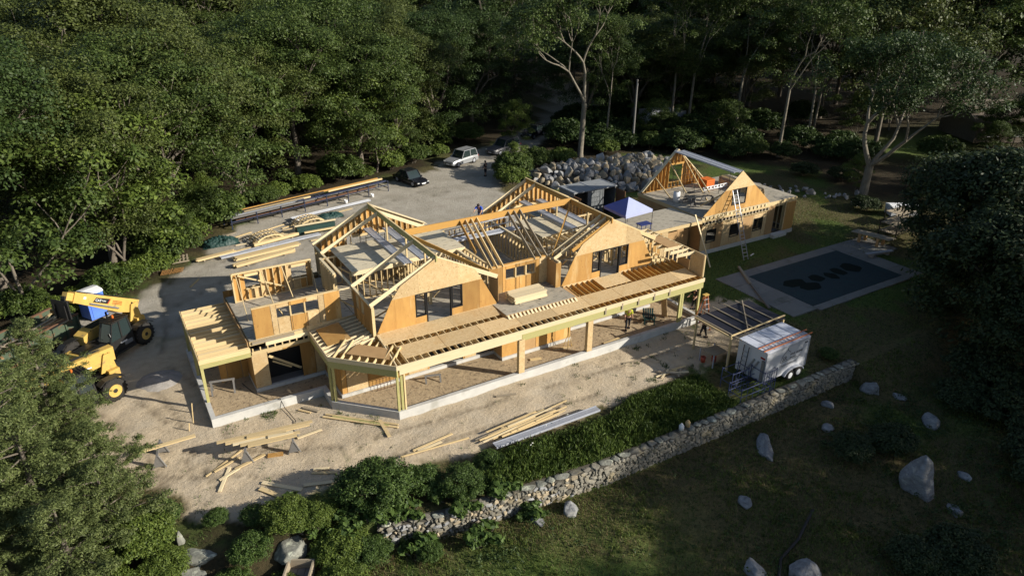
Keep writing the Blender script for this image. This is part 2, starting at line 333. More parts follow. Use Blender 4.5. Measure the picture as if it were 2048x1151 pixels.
def ground_mat():
    m = bpy.data.materials.new('ground'); m.use_nodes = True; nt = m.node_tree; N = nt.nodes; L = nt.links; b = N['Principled BSDF']
    b.inputs['Roughness'].default_value = .95; b.inputs['Specular IOR Level'].default_value = .15
    geo = N.new('ShaderNodeNewGeometry').outputs['Position']
    def noise(s, d=5, r=.62):
        n = N.new('ShaderNodeTexNoise'); n.inputs['Scale'].default_value = s; n.inputs['Detail'].default_value = d; n.inputs['Roughness'].default_value = r; L.new(geo, n.inputs['Vector']); return n.outputs['Fac']
    def ramp(f, lo, hi):
        r = N.new('ShaderNodeMapRange'); r.inputs[1].default_value = lo; r.inputs[2].default_value = hi; L.new(f, r.inputs[0]); return r.outputs[0]
    def mix(f, a, c):
        x = N.new('ShaderNodeMix'); x.data_type = 'RGBA'; L.new(f, x.inputs[0])
        for k, v in ((6, a), (7, c)):
            if isinstance(v, tuple): x.inputs[k].default_value = (*v, 1)
            else: L.new(v, x.inputs[k])
        return x.outputs[2]
    def mul(a, c):
        x = N.new('ShaderNodeMath'); x.operation = 'MULTIPLY'; L.new(a, x.inputs[0]); L.new(c, x.inputs[1]); return x.outputs[0]
    a1 = N.new('ShaderNodeAttribute'); a1.attribute_name = 'zone'; s1 = N.new('ShaderNodeSeparateColor'); L.new(a1.outputs['Color'], s1.inputs[0])
    a2 = N.new('ShaderNodeAttribute'); a2.attribute_name = 'zone_b'; s2 = N.new('ShaderNodeSeparateColor'); L.new(a2.outputs['Color'], s2.inputs[0])
    fine, med, big, grit = noise(14, 3), noise(2.2), noise(.35, 4), noise(38, 2); tuft = noise(5.5, 4, .7)
    grass = mix(ramp(med, .3, .7), (.062, .105, .020), (.092, .115, .030)); grass = mix(ramp(fine, .55, .7), grass, (.032, .045, .013)); grass = mix(mul(ramp(med, .45, .6), s1.outputs[2]), grass, (.16, .135, .06))
    dry = mix(ramp(med, .35, .65), (.125, .094, .046), (.078, .064, .030)); dry = mix(ramp(fine, .56, .7), dry, (.035, .028, .015)); dry = mix(ramp(tuft, .5, .62), dry, (.03, .034, .012)); grass = mix(ramp(tuft, .5, .64), grass, (.026, .040, .010))
    litter = mix(ramp(med, .35, .65), (.045, .032, .018), (.026, .022, .012))
    sand = mix(ramp(med, .32, .68), (.53, .43, .30), (.42, .335, .23)); sand = mix(ramp(big, .45, .65), sand, (.46, .385, .285)); sand = mix(ramp(fine, .58, .74), sand, (.30, .24, .165)); sand = mix(ramp(grit, .66, .72), sand, (.55, .49, .40)); sand = mix(s2.outputs[2], sand, (.22, .175, .12))
    grav = mix(ramp(med, .3, .7), (.44, .40, .335), (.36, .325, .27)); grav = mix(ramp(big, .42, .62), grav, (.32, .29, .235)); grav = mix(ramp(grit, .57, .68), grav, (.13, .115, .095)); grav = mix(ramp(fine, .64, .72), grav, (.46, .43, .37)); grav = mix(s2.outputs[2], grav, (.22, .195, .155))
    col = mix(s1.outputs[2], grass, dry); col = mix(s2.outputs[0], col, litter); col = mix(s1.outputs[1], col, grav); col = mix(s1.outputs[0], col, sand); col = mix(s2.outputs[1], col, (.085, .125, .028))
    L.new(col, b.inputs['Base Color'])
    bp = N.new('ShaderNodeBump'); bp.inputs['Strength'].default_value = .6; bp.inputs['Distance'].default_value = .07
    ad = N.new('ShaderNodeMath'); ad.operation = 'MULTIPLY_ADD'; L.new(noise(5, 4), ad.inputs[0]); ad.inputs[1].default_value = 1.6; L.new(grit, ad.inputs[2])
    L.new(ad.outputs[0], bp.inputs['Height']); L.new(bp.outputs[0], b.inputs['Normal'])
    return m
def ground():
    xs = np.concatenate([[-1500, -700, -350, -200, -130, -90, -65, -48, -38, -32], np.arange(-28, 48, .22), np.arange(48, 70, .8), [74, 80, 90, 105, 130, 170, 240, 350, 700, 1500]])
    ys = np.concatenate([[-1500, -700, -350, -200, -130, -90, -65, -50, -42, -36, -31], np.arange(-27, 14, .22), np.arange(14, 62, .6), [66, 72, 80, 90, 105, 130, 170, 240, 350, 700, 1500]])
    X, Y = np.meshgrid(xs, ys); Z = ground_h(X, Y); nx, ny = len(xs), len(ys)
    V = np.stack([X.ravel(), Y.ravel(), Z.ravel()], 1); i = np.arange(nx*ny).reshape(ny, nx)
    F = np.stack([i[:-1, :-1].ravel(), i[:-1, 1:].ravel(), i[1:, 1:].ravel(), i[1:, :-1].ravel()], 1)
    me = np_mesh('ground', V, F, ground_mat(), smooth=True)
    n1 = (fbm(X*.5, Y*.5, 21)-.47); n2 = (fbm(X*1.7, Y*1.7, 33)-.47)
    def z(poly, soft, wob): return sstep(-soft, soft, pdist(X, Y, poly)+n1*wob+n2*wob*.5)
    sand = z(SAND, .25, 2.2); drive = z(DRIVE, .5, 2.6); woods = z(WOODS, 1.2, 4)
    below = sstep(wall_y(X)-.2, wall_y(X)-.6, Y)
    dry = np.clip(below*.95*sstep(.36, .56, .13*sstep(4, 12, X)+ fbm(X*.16+3, Y*.16, 5)+.16*sstep(-15, -10, Y)*(X > -3)-.16*sstep(9, 0, np.abs(X-2))*sstep(-10, -12.5, Y))+.85*sstep(.40, .56, fbm(X*.28, Y*.28, 8)+.12*sstep(6, 2, np.abs(Y-8))*(X > 40))*(1-below), 0, 1)
    dry = np.maximum(dry, .75*sstep(3, 0, np.abs(pdist(X, Y, DRIVE)))*(fbm(X*.4, Y*.4, 77) > .42))
    weeds = sstep(.60, .66, fbm(X*.45, Y*.45, 14))*sstep(.5, .62, fbm(X*2.2, Y*2.2, 15))
    sand = sand*(1-.8*weeds*sstep(10, 16, X)-.5*weeds*(X <= 10))
    lawn = np.clip(1.5*np.exp(-(((X-84)/8)**2+((Y-22)/5)**2)*1.2), 0, 1)
    ruts = .95*track(X, Y)
    woods = woods*(1-lawn); lawn = np.maximum(lawn, .95*np.exp(-(((X-1.5)/6)**2+((Y+12.9)/2.4)**2))*sstep(.2, .42, fbm(X*.6, Y*.6, 91))); woods = np.maximum(woods, .85*sstep(-4.5, -7, X)*sstep(-1, -3.2, Y)*(Y > -14)*sstep(.2, .6, fbm(X*.8, Y*.8, 64)+.1))  # mown patch below the wall; its brighter green paints in the sunlit strip
    ca = me.color_attributes.new('zone', 'FLOAT_COLOR', 'POINT'); ca.data.foreach_set('color', np.stack([sand.ravel(), (drive*(1-sand)).ravel(), dry.ravel(), np.ones(X.size)], 1).astype(np.float32).ravel())
    cb = me.color_attributes.new('zone_b', 'FLOAT_COLOR', 'POINT'); cb.data.foreach_set('color', np.stack([woods.ravel(), lawn.ravel(), ruts.ravel(), np.ones(X.size)], 1).astype(np.float32).ravel())
    o = bpy.data.objects.new('ground', me); link(o); tag(o, kind='structure')
ground()
# ================================================================ MAIN HOUSE
house = thing('main_house', 'large wood framed house under construction with two gables and front porch', 'house', (6, 5, 0))
def strip(name, pts, t, z0, z1, mat, parent=None):
    """a mitred wall of thickness t left of an open polyline"""
    n = len(pts); P = [Vector(p) for p in pts]; inner = []
    for i in range(n):
        ds = []
        if i > 0: ds.append((P[i]-P[i-1]).normalized())
        if i < n-1: ds.append((P[i+1]-P[i]).normalized())
        ns = [Vector((-d.y, d.x)) for d in ds]
        if len(ns) == 1: inner.append(P[i]+ns[0]*t)
        else: b = (ns[0]+ns[1]).normalized(); inner.append(P[i]+b*t/max(b.dot(ns[0]), .3))
    mb = MB()
    for i in range(n-1):
        q = [P[i], P[i+1], inner[i+1], inner[i]]
        v = [(p.x, p.y, z) for z in (z0, z1) for p in q]; f = [(0, 1, 5, 4), (2, 3, 7, 6), (4, 5, 6, 7)]
        if i == 0: f.append((0, 4, 7, 3))
        if i == n-2: f.append((1, 2, 6, 5))
        mb.add(v, f)
    return mb.build(name, mat, parent)
FND = [(-8.78, 12.7), (-8.78, 4.22), (-2.85, 4.22), (-2.85, 2.66), (-.08, -.12), (21.9, -.12), (21.9, 8.2)]
strip('foundation_wall', FND, .24, -.6, .5, 'concrete', house)
pf = flatpanel('porch_fill', [(-8.6, 12.6), (-8.6, 4.4), (-2.7, 4.4), (-2.7, 2.75), (-.02, .05), (21.75, .05), (21.75, 8.1)], .0, .25, 'sand_fill'); tag(pf, kind='structure')
def sheets(parent, axis, c, u0, u1, z0, z1, mats, openings=(), t=.02, wid=1.22, off=0., name='sheathing_sheet'):
    """sheathing on a vertical plane; axis 'x': runs along x at y=c, 'y': runs along y at x=c"""
    br = {u0, u1}; k = u0+off
    while k < u1-.15:
        if k > u0+.15: br.add(k)
        k += wid
    seams = sorted(br)
    for o in openings:
        if o[1] > u0 and o[0] < u1: br |= {max(u0, o[0]), min(u1, o[1])}
    br = sorted(br)
    for a, b in zip(br, br[1:]):
        if b-a < .02: continue
        mid = (a+b)/2; pi = sum(1 for s in seams if s <= mid)
        zs = [(z0, z1)]
        for o in openings:
            if o[0] < mid < o[1]:
                nz = []
                for p, q in zs:
                    if o[2] > p: nz.append((p, min(q, o[2])))
                    if o[3] < q: nz.append((max(p, o[3]), q))
                zs = nz
        for p, q in zs:
            if q-p < .02: continue
            g = .012; m = mats[(pi-1) % len(mats)]
            lo, hi = ((a+g, c-t, p+g), (b-g, c, q-g)) if axis == 'x' else ((c-t, a+g, p+g), (c, b-g, q-g))
            box(name, lo, hi, m, parent)
def studs(parent, axis, c, u0, u1, z0, z1, sp=.41, mat='pine', d=.14, name='stud_wall', openings=(), topf=None):
    """bottom and double top plate (the part) with one stud after another as its pieces"""
    mb = MB(); h = d/2
    def b(ua, ub, za, zb): mb.box((ua, c-h, za) if axis == 'x' else (c-h, ua, za), (ub, c+h, zb) if axis == 'x' else (c+h, ub, zb))
    b(u0, u1, z0, z0+.04)
    if topf is None: b(u0, u1, z1-.08, z1)
    for o in openings: b(o[0], o[1], o[2]-.04, o[2]); b(o[0], o[1], o[3], o[3]+.16)
    w = mb.build(name, mat, parent)
    n = max(1, round((u1-u0)/sp))
    for i in range(n+1):
        u = min(max(u0+(u1-u0)*i/n, u0+.022), u1-.022); zt = (z1-.081) if topf is None else topf(u)
        segs = [(z0+.041, zt)]
        for o in openings:
            if o[0]+.03 < u < o[1]-.03: segs = [(z0+.041, o[2]-.041), (o[3]+.161, zt)]
        for p, q in segs:
            if q-p < .1: continue
            lo, hi = ((u-.02, c-h+.003, p), (u+.02, c+h-.003, q)) if axis == 'x' else ((c-h+.003, u-.02, p), (c+h-.003, u+.02, q))
            box('stud', lo, hi, mat, w)
    return w
def deck(parent, x0, x1, y0, y1, z, mat, lx=2.44, ly=1.22, zf=None, stag=True, name='deck_sheet'):
    y = y0; r = 0
    while y < y1-.05:
        ye = min(y+ly, y1); x = x0-(lx/2 if (stag and r % 2) else 0)
        while x < x1-.05:
            xa, xe = max(x, x0), min(x+lx, x1)
            if xe-xa > .05: box(name, (xa+.006, y+.006, z-.025), (xe-.006, ye-.006, z), mat, parent)
            x += lx
        y += ly; r += 1
def roofz(y): return 3.30+.3*y/3.1
def rsheet(x0, x1, y0, y1, mat, name='roof_sheet'):
    mb = MB(); za, zb = roofz(y0)+.002, roofz(y1)+.002
    mb.add([(x, y, z+t) for t in (0, .022) for x, y, z in ((x0, y0, za), (x1, y0, za), (x1, y1, zb), (x0, y1, zb))], [(3, 2, 1, 0), (4, 5, 6, 7), (0, 1, 5, 4), (1, 2, 6, 5), (2, 3, 7, 6), (3, 0, 4, 7)])
    return mb.build(name, mat, house)
# ---- ground floor
tag(flatpanel('ground_floor_slab', [(-6, 6.12), (-2.1, 6.12), (-2.1, 3.12), (20.05, 3.12), (20.05, 13.5), (-6, 13.5)], .1, .3, 'slab'), kind='structure')
strip('footing_wall', [(-6.06, 13.5), (-6.06, 6.02), (-2.16, 6.02), (-2.16, 3.02), (7.5, 3.02), (7.5, 1.98), (12.6, 1.98), (12.6, 3.02), (20.15, 3.02), (20.15, 8.2)], .2, .2, .46, 'concrete', house)
sheets(house, 'x', 6.1, -6.05, -2.1, .46, 2.62, ['osb', 'osb', 'ply', 'ply'], [(-5.2, -3.4, .3, 2.5)], wid=.86)
sheets(house, 'y', -6.03, 6.12, 12.5, .46, 3.0, ['ply', 'ply'], [(8.6, 9.6, 1.2, 2.2)])
sheets(house, 'x', 8.0, -7.6, -6.06, .3, 2.7, ['ply'], [(-7.2, -6.4, 2.05, 2.5)])
sheets(house, 'y', -2.1, 3.1, 6.08, .46, 3.1, ['ply'])
sheets(house, 'x', 3.1, -2.1, 7.5, .46, 3.3, ['ply', 'osb', 'ply'], [(3.2, 5.4, .46, 2.4), (6.3, 7.3, .46, 2.4)], off=.3)
sheets(house, 'x', 2.06, 7.5, 12.6, .46, 3.25, ['ply', 'ply_brown', 'ply'], [(8.6, 11.4, 1.35, 2.5)])
sheets(house, 'y', 7.52, 2.08, 3.08, .46, 3.25, ['ply_brown']); sheets(house, 'y', 12.62, 2.08, 3.08, .46, 3.25, ['ply_brown'])
sheets(house, 'x', 3.1, 12.6, 20.1, .46, 3.3, ['ply', 'osb', 'ply_brown'], [(13.6, 14.6, .46, 2.4), (16.3, 18.8, 1.0, 2.4)])
sheets(house, 'y', 20.12, 3.1, 8.2, .46, 3.4, ['ply_brown', 'ply'], [(5, 6.5, .9, 2.3)])
sheets(house, 'x', 13.62, -6, 20.1, .3, 3.4, ['ply', 'osb'], [(-4.5, -2.5, .3, 2.4), (2, 4, .9, 2.4), (9, 11, .9, 2.4)])
studs(house, 'x', 9.5, -5.8, 4, .3, 3.3); studs(house, 'y', 3.0, 3.4, 9.4, .3, 3.3); studs(house, 'x', 8.4, 8, 19.6, .3, 3.3)
# garage door opening: plain black panel across the back of the bay and braces across it
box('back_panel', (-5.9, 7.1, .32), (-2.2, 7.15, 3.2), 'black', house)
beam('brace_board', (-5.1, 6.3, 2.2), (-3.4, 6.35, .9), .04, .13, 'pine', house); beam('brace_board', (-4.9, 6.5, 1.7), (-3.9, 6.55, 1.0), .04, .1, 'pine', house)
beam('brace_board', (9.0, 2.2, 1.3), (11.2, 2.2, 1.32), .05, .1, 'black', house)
# ---- second floor platform
deck(house, 0, 20.08, 3.15, 13.58, 3.47, 'deck_grey'); deck(house, -6.0, -.02, 6.14, 12.5, 3.45, 'deck_grey')
strip('rim_joist', [(-6.03, 12.55), (-6.03, 6.09), (-.02, 6.09), (-.02, 3.1), (20.1, 3.1), (20.1, 13.6), (-.5, 13.6), (-.5, 12.55), (-6.03, 12.55)], .05, 3.18, 3.42, 'pine', house)
# ---- left wing: flat joist roof over the side porch
for i in range(15):
    y = 6.12+i*6.4/14.; beam('joist', (-8.62, y, 3.13), (-6.08, y, 3.13), .045, .24, 'pine', house, top=True)
    if i % 3 == 1: beam('joist', (-8.62, y+.06, 3.13), (-6.08, y+.06, 3.13), .045, .24, 'pine_pale', house, top=True)
strip('rim_board', [(-8.7, 12.66), (-8.7, 5.98), (-6.05, 5.98)], .045, 2.86, 3.12, 'pine', house)
strip('carrying_beam', [(-8.69, 12.6), (-8.69, 5.99), (-6.06, 5.99)], .16, 2.58, 2.855, 'treated', house)
beam('ledger_board', (-6.12, 6.1, 3.3), (-6.12, 12.6, 3.3), .05, .3, 'ply_brown', house)
for y in (6.06, 9.2, 12.4): box('post', (-8.68, y-.07, .5), (-8.53, y+.07, 2.575), 'treated', house)
# header band of left wing front
box('header_board', (-6.0, 6.03, 2.63), (-2.7, 6.085, 2.82), 'pine', house); box('header_board', (-5.2, 6.02, 3.02), (-2.75, 6.085, 3.24), 'pine_pale', house); box('header_board', (-5.9, 6.0, 3.26), (-3.6, 6.07, 3.42), 'old_wood', house)
for i in range(9): box('blocking', (-5.95+i*.4, 6.03, 2.825), (-5.88+i*.4, 6.09, 3.015), 'pine', house)
sheets(house, 'x', 6.075, -2.9, -.05, 2.75, 3.6, ['osb'], wid=2.0)
# ---- left wing upper walls
sheets(house, 'x', 6.12, -5.65, -.8, 3.5, 5.30, ['ply', 'osb', 'ply', 'osb', 'ply'], [(-4.36, -3.66, 4.42, 5.06), (-3.58, -2.86, 4.42, 5.06), (-2.78, -2.06, 4.42, 5.06)], wid=.98)
studs(house, 'x', 6.21, -5.65, -.8, 3.46, 5.34, mat='pine', openings=[(-4.36, -2.06, 4.42, 5.06)])
for xa, xb in ((-3.66, -3.58), (-2.86, -2.78)): box('mullion', (xa, 6.095, 4.42), (xb, 6.28, 5.06), 'pine', house)
studs(house, 'x', 11.45, -5.6, -.85, 3.46, 5.32, mat='pine', openings=[(-4.9, -4.1, 4.2, 5.0), (-2.1, -1.2, 4.2, 5.0)])
sheets(house, 'x', 11.55, -5.6, -.85, 3.46, 5.3, ['ply', 'osb', 'ply', 'osb'], [(-4.9, -4.1, 4.2, 5.0), (-2.1, -1.2, 4.2, 5.0)], wid=1.0)
box('corner_post', (-5.66, 11.3, 3.46), (-5.61, 11.6, 5.3), 'pine', house)
for a, b in (((-5.3, 11.3, 5.2), (-2.6, 11.25, 3.9)), ((-5.4, 11.3, 5.2), (-5.5, 8.6, 3.5)), ((-3.9, 11.3, 5.2), (-3.8, 9.2, 3.5)), ((-2.7, 11.3, 5.2), (-2.6, 9.2, 3.5)), ((-.95, 11.3, 5.2), (-1.1, 9.6, 3.5)), ((-.95, 6.3, 4.8), (.3, 6.6, 3.6)), ((-4.3, 6.4, 5.1), (-3.6, 8.2, 3.5))):
    beam('brace_board', a, b, .04, .09, 'pine', house)
studs(house, 'y', -.35, 8.2, 10.9, 3.46, 5.36); studs(house, 'x', 10.97, -.42, .9, 3.46, 5.36); beam('header_board', (-.4, 8.2, 5.42), (-.4, 10.9, 5.42), .16, .1, 'pine_pale', house)
box('brace_board', (-.9, 6.14, 5.25), (.0, 6.2, 5.33), 'pine_pale', house)
# ---- porch: beams, posts, columns
strip('rim_board', [(-2.82, 6.05), (-2.82, 2.68), (-.06, -.09), (21.86, -.09), (21.86, 3.1)], .045, 3.03, 3.30, 'pine_pale', house)
strip('porch_beam', [(-2.80, 6.05), (-2.80, 2.69), (-.05, -.07)], .16, 2.62, 3.027, 'treated', house)
box('porch_beam', (.12, -.04, 2.70), (7.62, .1, 3.0), 'pine_pale', house); box('porch_beam', (7.64, -.04, 2.58), (21.84, .1, 3.0), 'treated', house)
box('porch_beam', (21.68, .12, 2.60), (21.84, 8.1, 3.026), 'treated', house)
for x in (13.6, 14.9, 16.2, 17.5, 18.8): box('strap', (x-.05, -.10, 2.75), (x+.05, -.078, 3.2), 'old_wood', house)
for p in ((-.02, .03), (.2, .03), (-2.76, 2.78), (-2.62, 2.62)): box('post', (p[0]-.065, p[1]-.065, .5), (p[0]+.065, p[1]+.065, 2.617), 'treated', house)
box('post', (.32, -.05, .5), (.40, .1, 2.695), 'pine', house)
for x in (7.6, 12.5):
    box('column_panel', (x-.19, -.10, .5), (x+.19, -.08, 2.69 if x < 8 else 2.575), 'osb', house)
    box('column_core', (x-.18, -.079, .5), (x+.18, .16, 2.57), 'pine', house)
for p in ((19.9, .02), (20.08, .02), (21.6, .02), (21.6, 3.0), (21.6, 6.5)): box('post', (p[0]-.07, p[1]-.07, .5), (p[0]+.07, p[1]+.07, 2.578), 'treated', house)
box('sill_plate', (.5, -.06, .501), (19.8, .06, .53), 'treated', house) if False else None
# ---- porch roof: joists and sheets
for i in range(52):
    x = .25+i*.42
    if 7.35 < x < 12.45: beam('joist', (x, -.03, 3.296), (x, 1.42, roofz(1.42)), .045, .24, 'pine', house, top=True)
    else: beam('joist', (x, -.03, 3.296), (x, 3.05, roofz(3.05)), .045, .24, 'pine' if x < 12 else 'lvl', house, top=True)
x = .62
while x < 21.4: rsheet(x+.012, min(x+2.44, 21.6)-.012, .36, 1.56, 'osb'); x += 2.44
for xa, xb in ((.1, 1.9), (1.91, 4.34), (4.35, 6.4), (6.41, 7.4)): rsheet(xa, xb, 1.92 if xa > 1 else 1.95, 3.05, 'osb')
rsheet(14.9, 17.05, 1.75, 2.98, 'osb'); rsheet(12.46, 12.7, 1.6, 2.9, 'ply_brown')
deck(house, 7.46, 12.42, 1.45, 4.2, 3.62, 'deck_grey'); 
strip('rim_joist', [(7.44, 4.2), (7.44, 1.42), (12.44, 1.42), (12.44, 4.2)], .045, 3.36, 3.59, 'ply_brown', house)
for i in range(19):   # joist tails of the little balcony
    x = 7.6+i*.265; MB().prism([(1.41, 3.45), (1.16, 3.44), (1.41, 3.60)], lambda u, v: (x-.10, u, v), lambda u, v: (x+.02, u, v)).build('joist_tail', 'pine_pale', house)
# ---- hipped corner of the porch roof
def cz(d): return 3.30+.1*d
for i in range(8):
    y = 2.95+i*.42; beam('joist', (-2.78, y, 3.298), (-.05, y, 3.58), .045, .24, 'pine_pale', house, top=True)
dv = Vector((2.76, -2.77)).normalized(); nv = Vector((-dv.y, dv.x))
for i in range(8):
    p = Vector((-2.8, 2.7))+dv*(.3+i*.46); q = p+nv*(2.6 if 1 < i < 6 else 1.6)
    beam('jack_rafter', (p.x, p.y, 3.298), (q.x, q.y, 3.58), .045, .22, 'pine', house, top=True)
beam('hip_rafter', (-2.78, 2.75, 3.30), (-.1, 3.6, 3.62), .06, .24, 'pine_pale', house, top=True); beam('hip_rafter', (.0, -.05, 3.30), (.2, 3.0, 3.62), .06, .24, 'pine_pale', house, top=True)
beam('hip_rafter', (-2.2, 2.95, 3.36), (.0, 3.3, 3.62), .05, .2, 'pine_pale', house, top=True)
def sheet3(pts, mat, name='roof_sheet'):
    mb = MB(); n = len(pts); mb.add([(x, y, z+t) for t in (0, .022) for x, y, z in pts], [tuple(range(n))[::-1], tuple(range(n, 2*n))]+[(i, (i+1) % n, n+(i+1) % n, n+i) for i in range(n)])
    return mb.build(name, mat, house)
sheet3([(-2.45, 3.65, 3.345), (-1.15, 3.65, 3.475), (-1.15, 5.8, 3.475), (-2.45, 5.8, 3.345)], 'ply')
def dq(u, v): p = Vector((-2.8, 2.7))+dv*u+nv*v; return (p.x, p.y, 3.31+.11*v)
sheet3([dq(.9, .42), dq(3.35, .42), dq(3.0, 1.35), dq(1.1, 1.35)], 'ply_brown')
# ---- gable fronts
PROF = [(.17, 3.63), (1.14, 5.48), (1.69, 6.2), (3.93, 7.42), (6.32, 6.2), (6.75, 5.48), (7.76, 3.63)]
def topz(x): return float(np.interp(x, [p[0] for p in PROF], [p[1] for p in PROF]))
def clip(x0, x1, z0, z1):
    """outline of the gable profile between x0,x1 and z0,z1"""
    lo = .17+(z0-3.63)*.97/1.85; hi = 7.76-(z0-3.63)*1.01/1.85
    xs = sorted({max(x0, lo), min(x1, hi)} | {p[0] for p in PROF if x0 < p[0] < x1} | {v for v in (.17+(z1-3.63)*.97/1.85, 7.76-(z1-3.63)*1.01/1.85) if x0 < v < x1 and z1 < 5.5})
    return [(xs[0], z0), (xs[-1], z0)]+[(x, min(z1, topz(x))) for x in xs[::-1] if min(z1, topz(x)) > z0+.005]
def gable(x0):
    gp = lambda poly, mat, y0=3.06, nm='sheathing_sheet': wallpanel(nm, [(x0+u, v) for u, v in poly], y0, 3.08, mat, house)
    for a, b in ((.1, 1.3), (1.305, 2.52), (5.47, 6.6), (6.605, 7.9)): gp(clip(a, b, 3.64, 5.475), 'ply')
    gp([(2.525, 3.64), (3.19, 3.64), (3.19, 4.06), (2.525, 4.06)], 'ply'); gp([(4.77, 3.64), (5.465, 3.64), (5.465, 4.06), (4.77, 4.06)], 'ply')
    for a, b in ((1.0, 2.75), (2.755, 5.19), (5.195, 6.9)): gp(clip(a, b, 5.48, 9), 'osb', 3.055)
    for a, b in ((.3, 3.19), (4.77, 7.7)): gp([(a, 3.40), (b, 3.40), (b, 3.635), (a, 3.635)], 'osb', 3.052)
    # black framed door and side windows
    for nm, xa, xb, za, zb in (('window_frame', 2.53, 3.17, 4.07, 5.47), ('door_frame', 3.2, 4.76, 3.44, 5.46), ('window_frame', 4.79, 5.46, 4.07, 5.47)):
        mb = MB()
        for q in (((xa, 3.03, za), (xa+.055, 3.2, zb)), ((xb-.055, 3.03, za), (xb, 3.2, zb)), ((xa+.055, 3.03, za), (xb-.055, 3.2, za+.05)), ((xa+.055, 3.03, zb-.05), (xb-.055, 3.2, zb))):
            mb.box((q[0][0]+x0, *q[0][1:]), (q[1][0]+x0, *q[1][1:]))
        mb.build(nm, 'black', house)
    studs(house, 'x', 3.2, x0+.1, x0+2.5, 3.47, 5.5, topf=lambda u: min(5.45, topz(u-x0)-.1)); studs(house, 'x', 3.2, x0+5.5, x0+7.7, 3.47, 5.5, topf=lambda u: min(5.45, topz(u-x0)-.1))
    beam('header_board', (x0+1.2, 3.16, 5.6), (x0+6.7, 3.16, 5.6), .14, .25, 'pine', house)
    # ridge
    ym = 13.6 if x0 < 5 else 13.4
    beam('ridge_beam', (x0+3.9, 3.0, 7.53), (x0+3.9, ym, 7.53), .09, .34, 'treated' if x0 < 5 else 'lvl', house, top=True)
    beam('lit_ridge_strip', (x0+3.9, 3.0, 7.56), (x0+3.9, ym, 7.56), .10, .03, 'pine', house, top=True)  # paler wood paints the sunlit top edge onto the darker ridge beam
    # eave plates
    for xe in (.0, 7.75): beam('wall_plate', (x0+xe, 3.12, 5.36), (x0+xe, ym, 5.36), .14, .09, 'pine_pale', house, top=True)
def rafter(x0, y, side, mat='pine_pale', ze=5.50, xe=None, zr=7.48, xr=3.9):
    xe = (-.12 if side < 0 else 7.88) if xe is None else xe
    beam('rafter', (x0+xe, y, ze-.02), (x0+xr+side*.05, y, zr), .05, .24, mat, house, top=True)
gable(0); gable(12.3)
for y in (13.5, 11.8, 6.1, 3.2): rafter(0, y, -1)
for y in (3.12, 13.45): rafter(0, y, 1)
for y in (13.3, 12.0, 4.15, 3.62): rafter(12.3, y, -1)
rafter(12.3, 3.14, -1, 'lvl', 6.0, .9)
for y in (3.14, 3.22, 12.0, 13.3): rafter(12.3, y, 1, 'pine')
rafter(0, 12.3, 1)
beam('roof_sheet', (3.95, 13.3, 7.52), (7.9, 13.3, 5.52), .5, .025, 'pine_pale', house, upv=(.45, 0, .9), top=True)
def gline(x0): return lambda u: 5.38+1.95*(1-abs(u-x0-3.9)/3.9)-.12
for x0, yb in ((0, 13.45), (12.3, 13.25)):
    studs(house, 'x', yb, x0+.05, x0+7.7, 3.47, 5.5, topf=gline(x0), openings=[(x0+2.6, x0+5.2, 4.0, 5.4)])
    gl = gline(x0)
    for k in range(7):
        xa, xb = x0+k*1.11, x0+k*1.11+1.1
        pts = [(xa, 3.47), (xb, 3.47), (xb, gl(xb)+.05)]+([(x0+3.9, gl(x0+3.9)+.05)] if xa < x0+3.9 < xb else [])+[(xa, gl(xa)+.05)]
        if k in (2, 3, 4): pts = [(u, v) if v > 3.5 else (u, 5.55) for u, v in pts]
        wallpanel('sheathing_sheet', pts, yb+.08, yb+.1, 'ply', house)
# side walls under the eaves
sheets(house, 'y', -.04, 3.1, 6.08, 3.47, 5.3, ['ply', 'ply'], [(4.3, 4.8, 4.3, 5.1), (5.1, 5.6, 4.3, 5.1)]); studs(house, 'y', .05, 3.15, 6.05, 3.47, 5.27); studs(house, 'y', .05, 11.3, 13.4, 3.47, 5.27)
studs(house, 'y', 7.72, 4.25, 13.4, 3.47, 5.27); studs(house, 'y', 12.34, 4.25, 13.2, 3.47, 5.27); studs(house, 'y', 20.02, 3.2, 13.2, 3.47, 5.27)
sheets(house, 'y', 20.1, 5.9, 13.2, 3.47, 5.3, ['ply', 'osb'])
box('corner_post', (12.16, 3.07, 3.63), (12.36, 3.2, 5.3), 'pine', house); box('corner_post', (-.06, 3.04, 3.47), (.1, 3.09, 5.27), 'pine', house)
sheets(house, 'x', 3.08, 12.0, 12.4, 3.64, 5.3, ['ply']); sheets(house, 'y', 12.1, 3.1, 4.18, 3.62, 5.3, ['ply_brown'])
sheets(house, 'y', 7.9, 3.1, 4.18, 3.62, 5.3, ['ply_brown'])
# ---- middle: dormer wall, ridge, rafters
WN = [(9.05, 9.72, 4.45, 5.12), (9.80, 10.47, 4.45, 5.12), (10.55, 11.22, 4.45, 5.12)]
sheets(house, 'x', 4.2, 7.92, 11.5, 3.62, 5.36, ['ply', 'ply', 'ply'], WN, wid=1.22, off=.9); sheets(house, 'x', 4.2, 11.5, 12.1, 3.62, 5.36, ['osb'])
studs(house, 'x', 4.29, 7.92, 12.1, 3.47, 5.40, openings=[(9.05, 11.22, 4.45, 5.12)])
beam('wall_plate', (7.9, 4.27, 5.45), (12.1, 4.27, 5.45), .16, .05, 'ply', house, top=True)
for xa, xb in ((9.72, 9.8), (10.47, 10.55)): box('mullion', (xa, 4.175, 4.45), (xb, 4.36, 5.12), 'pine', house)
beam('ridge_beam', (3.97, 7.5, 7.62), (16.1, 7.5, 7.62), .1, .40, 'lvl', house, top=True)
for x in (8.05, 8.45, 8.85, 11.15, 11.6, 12.05): beam('rafter', (x, 4.12, 5.46), (x, 7.44, 7.55), .05, .24, 'pine' if x < 9 else 'old_wood', house, top=True)
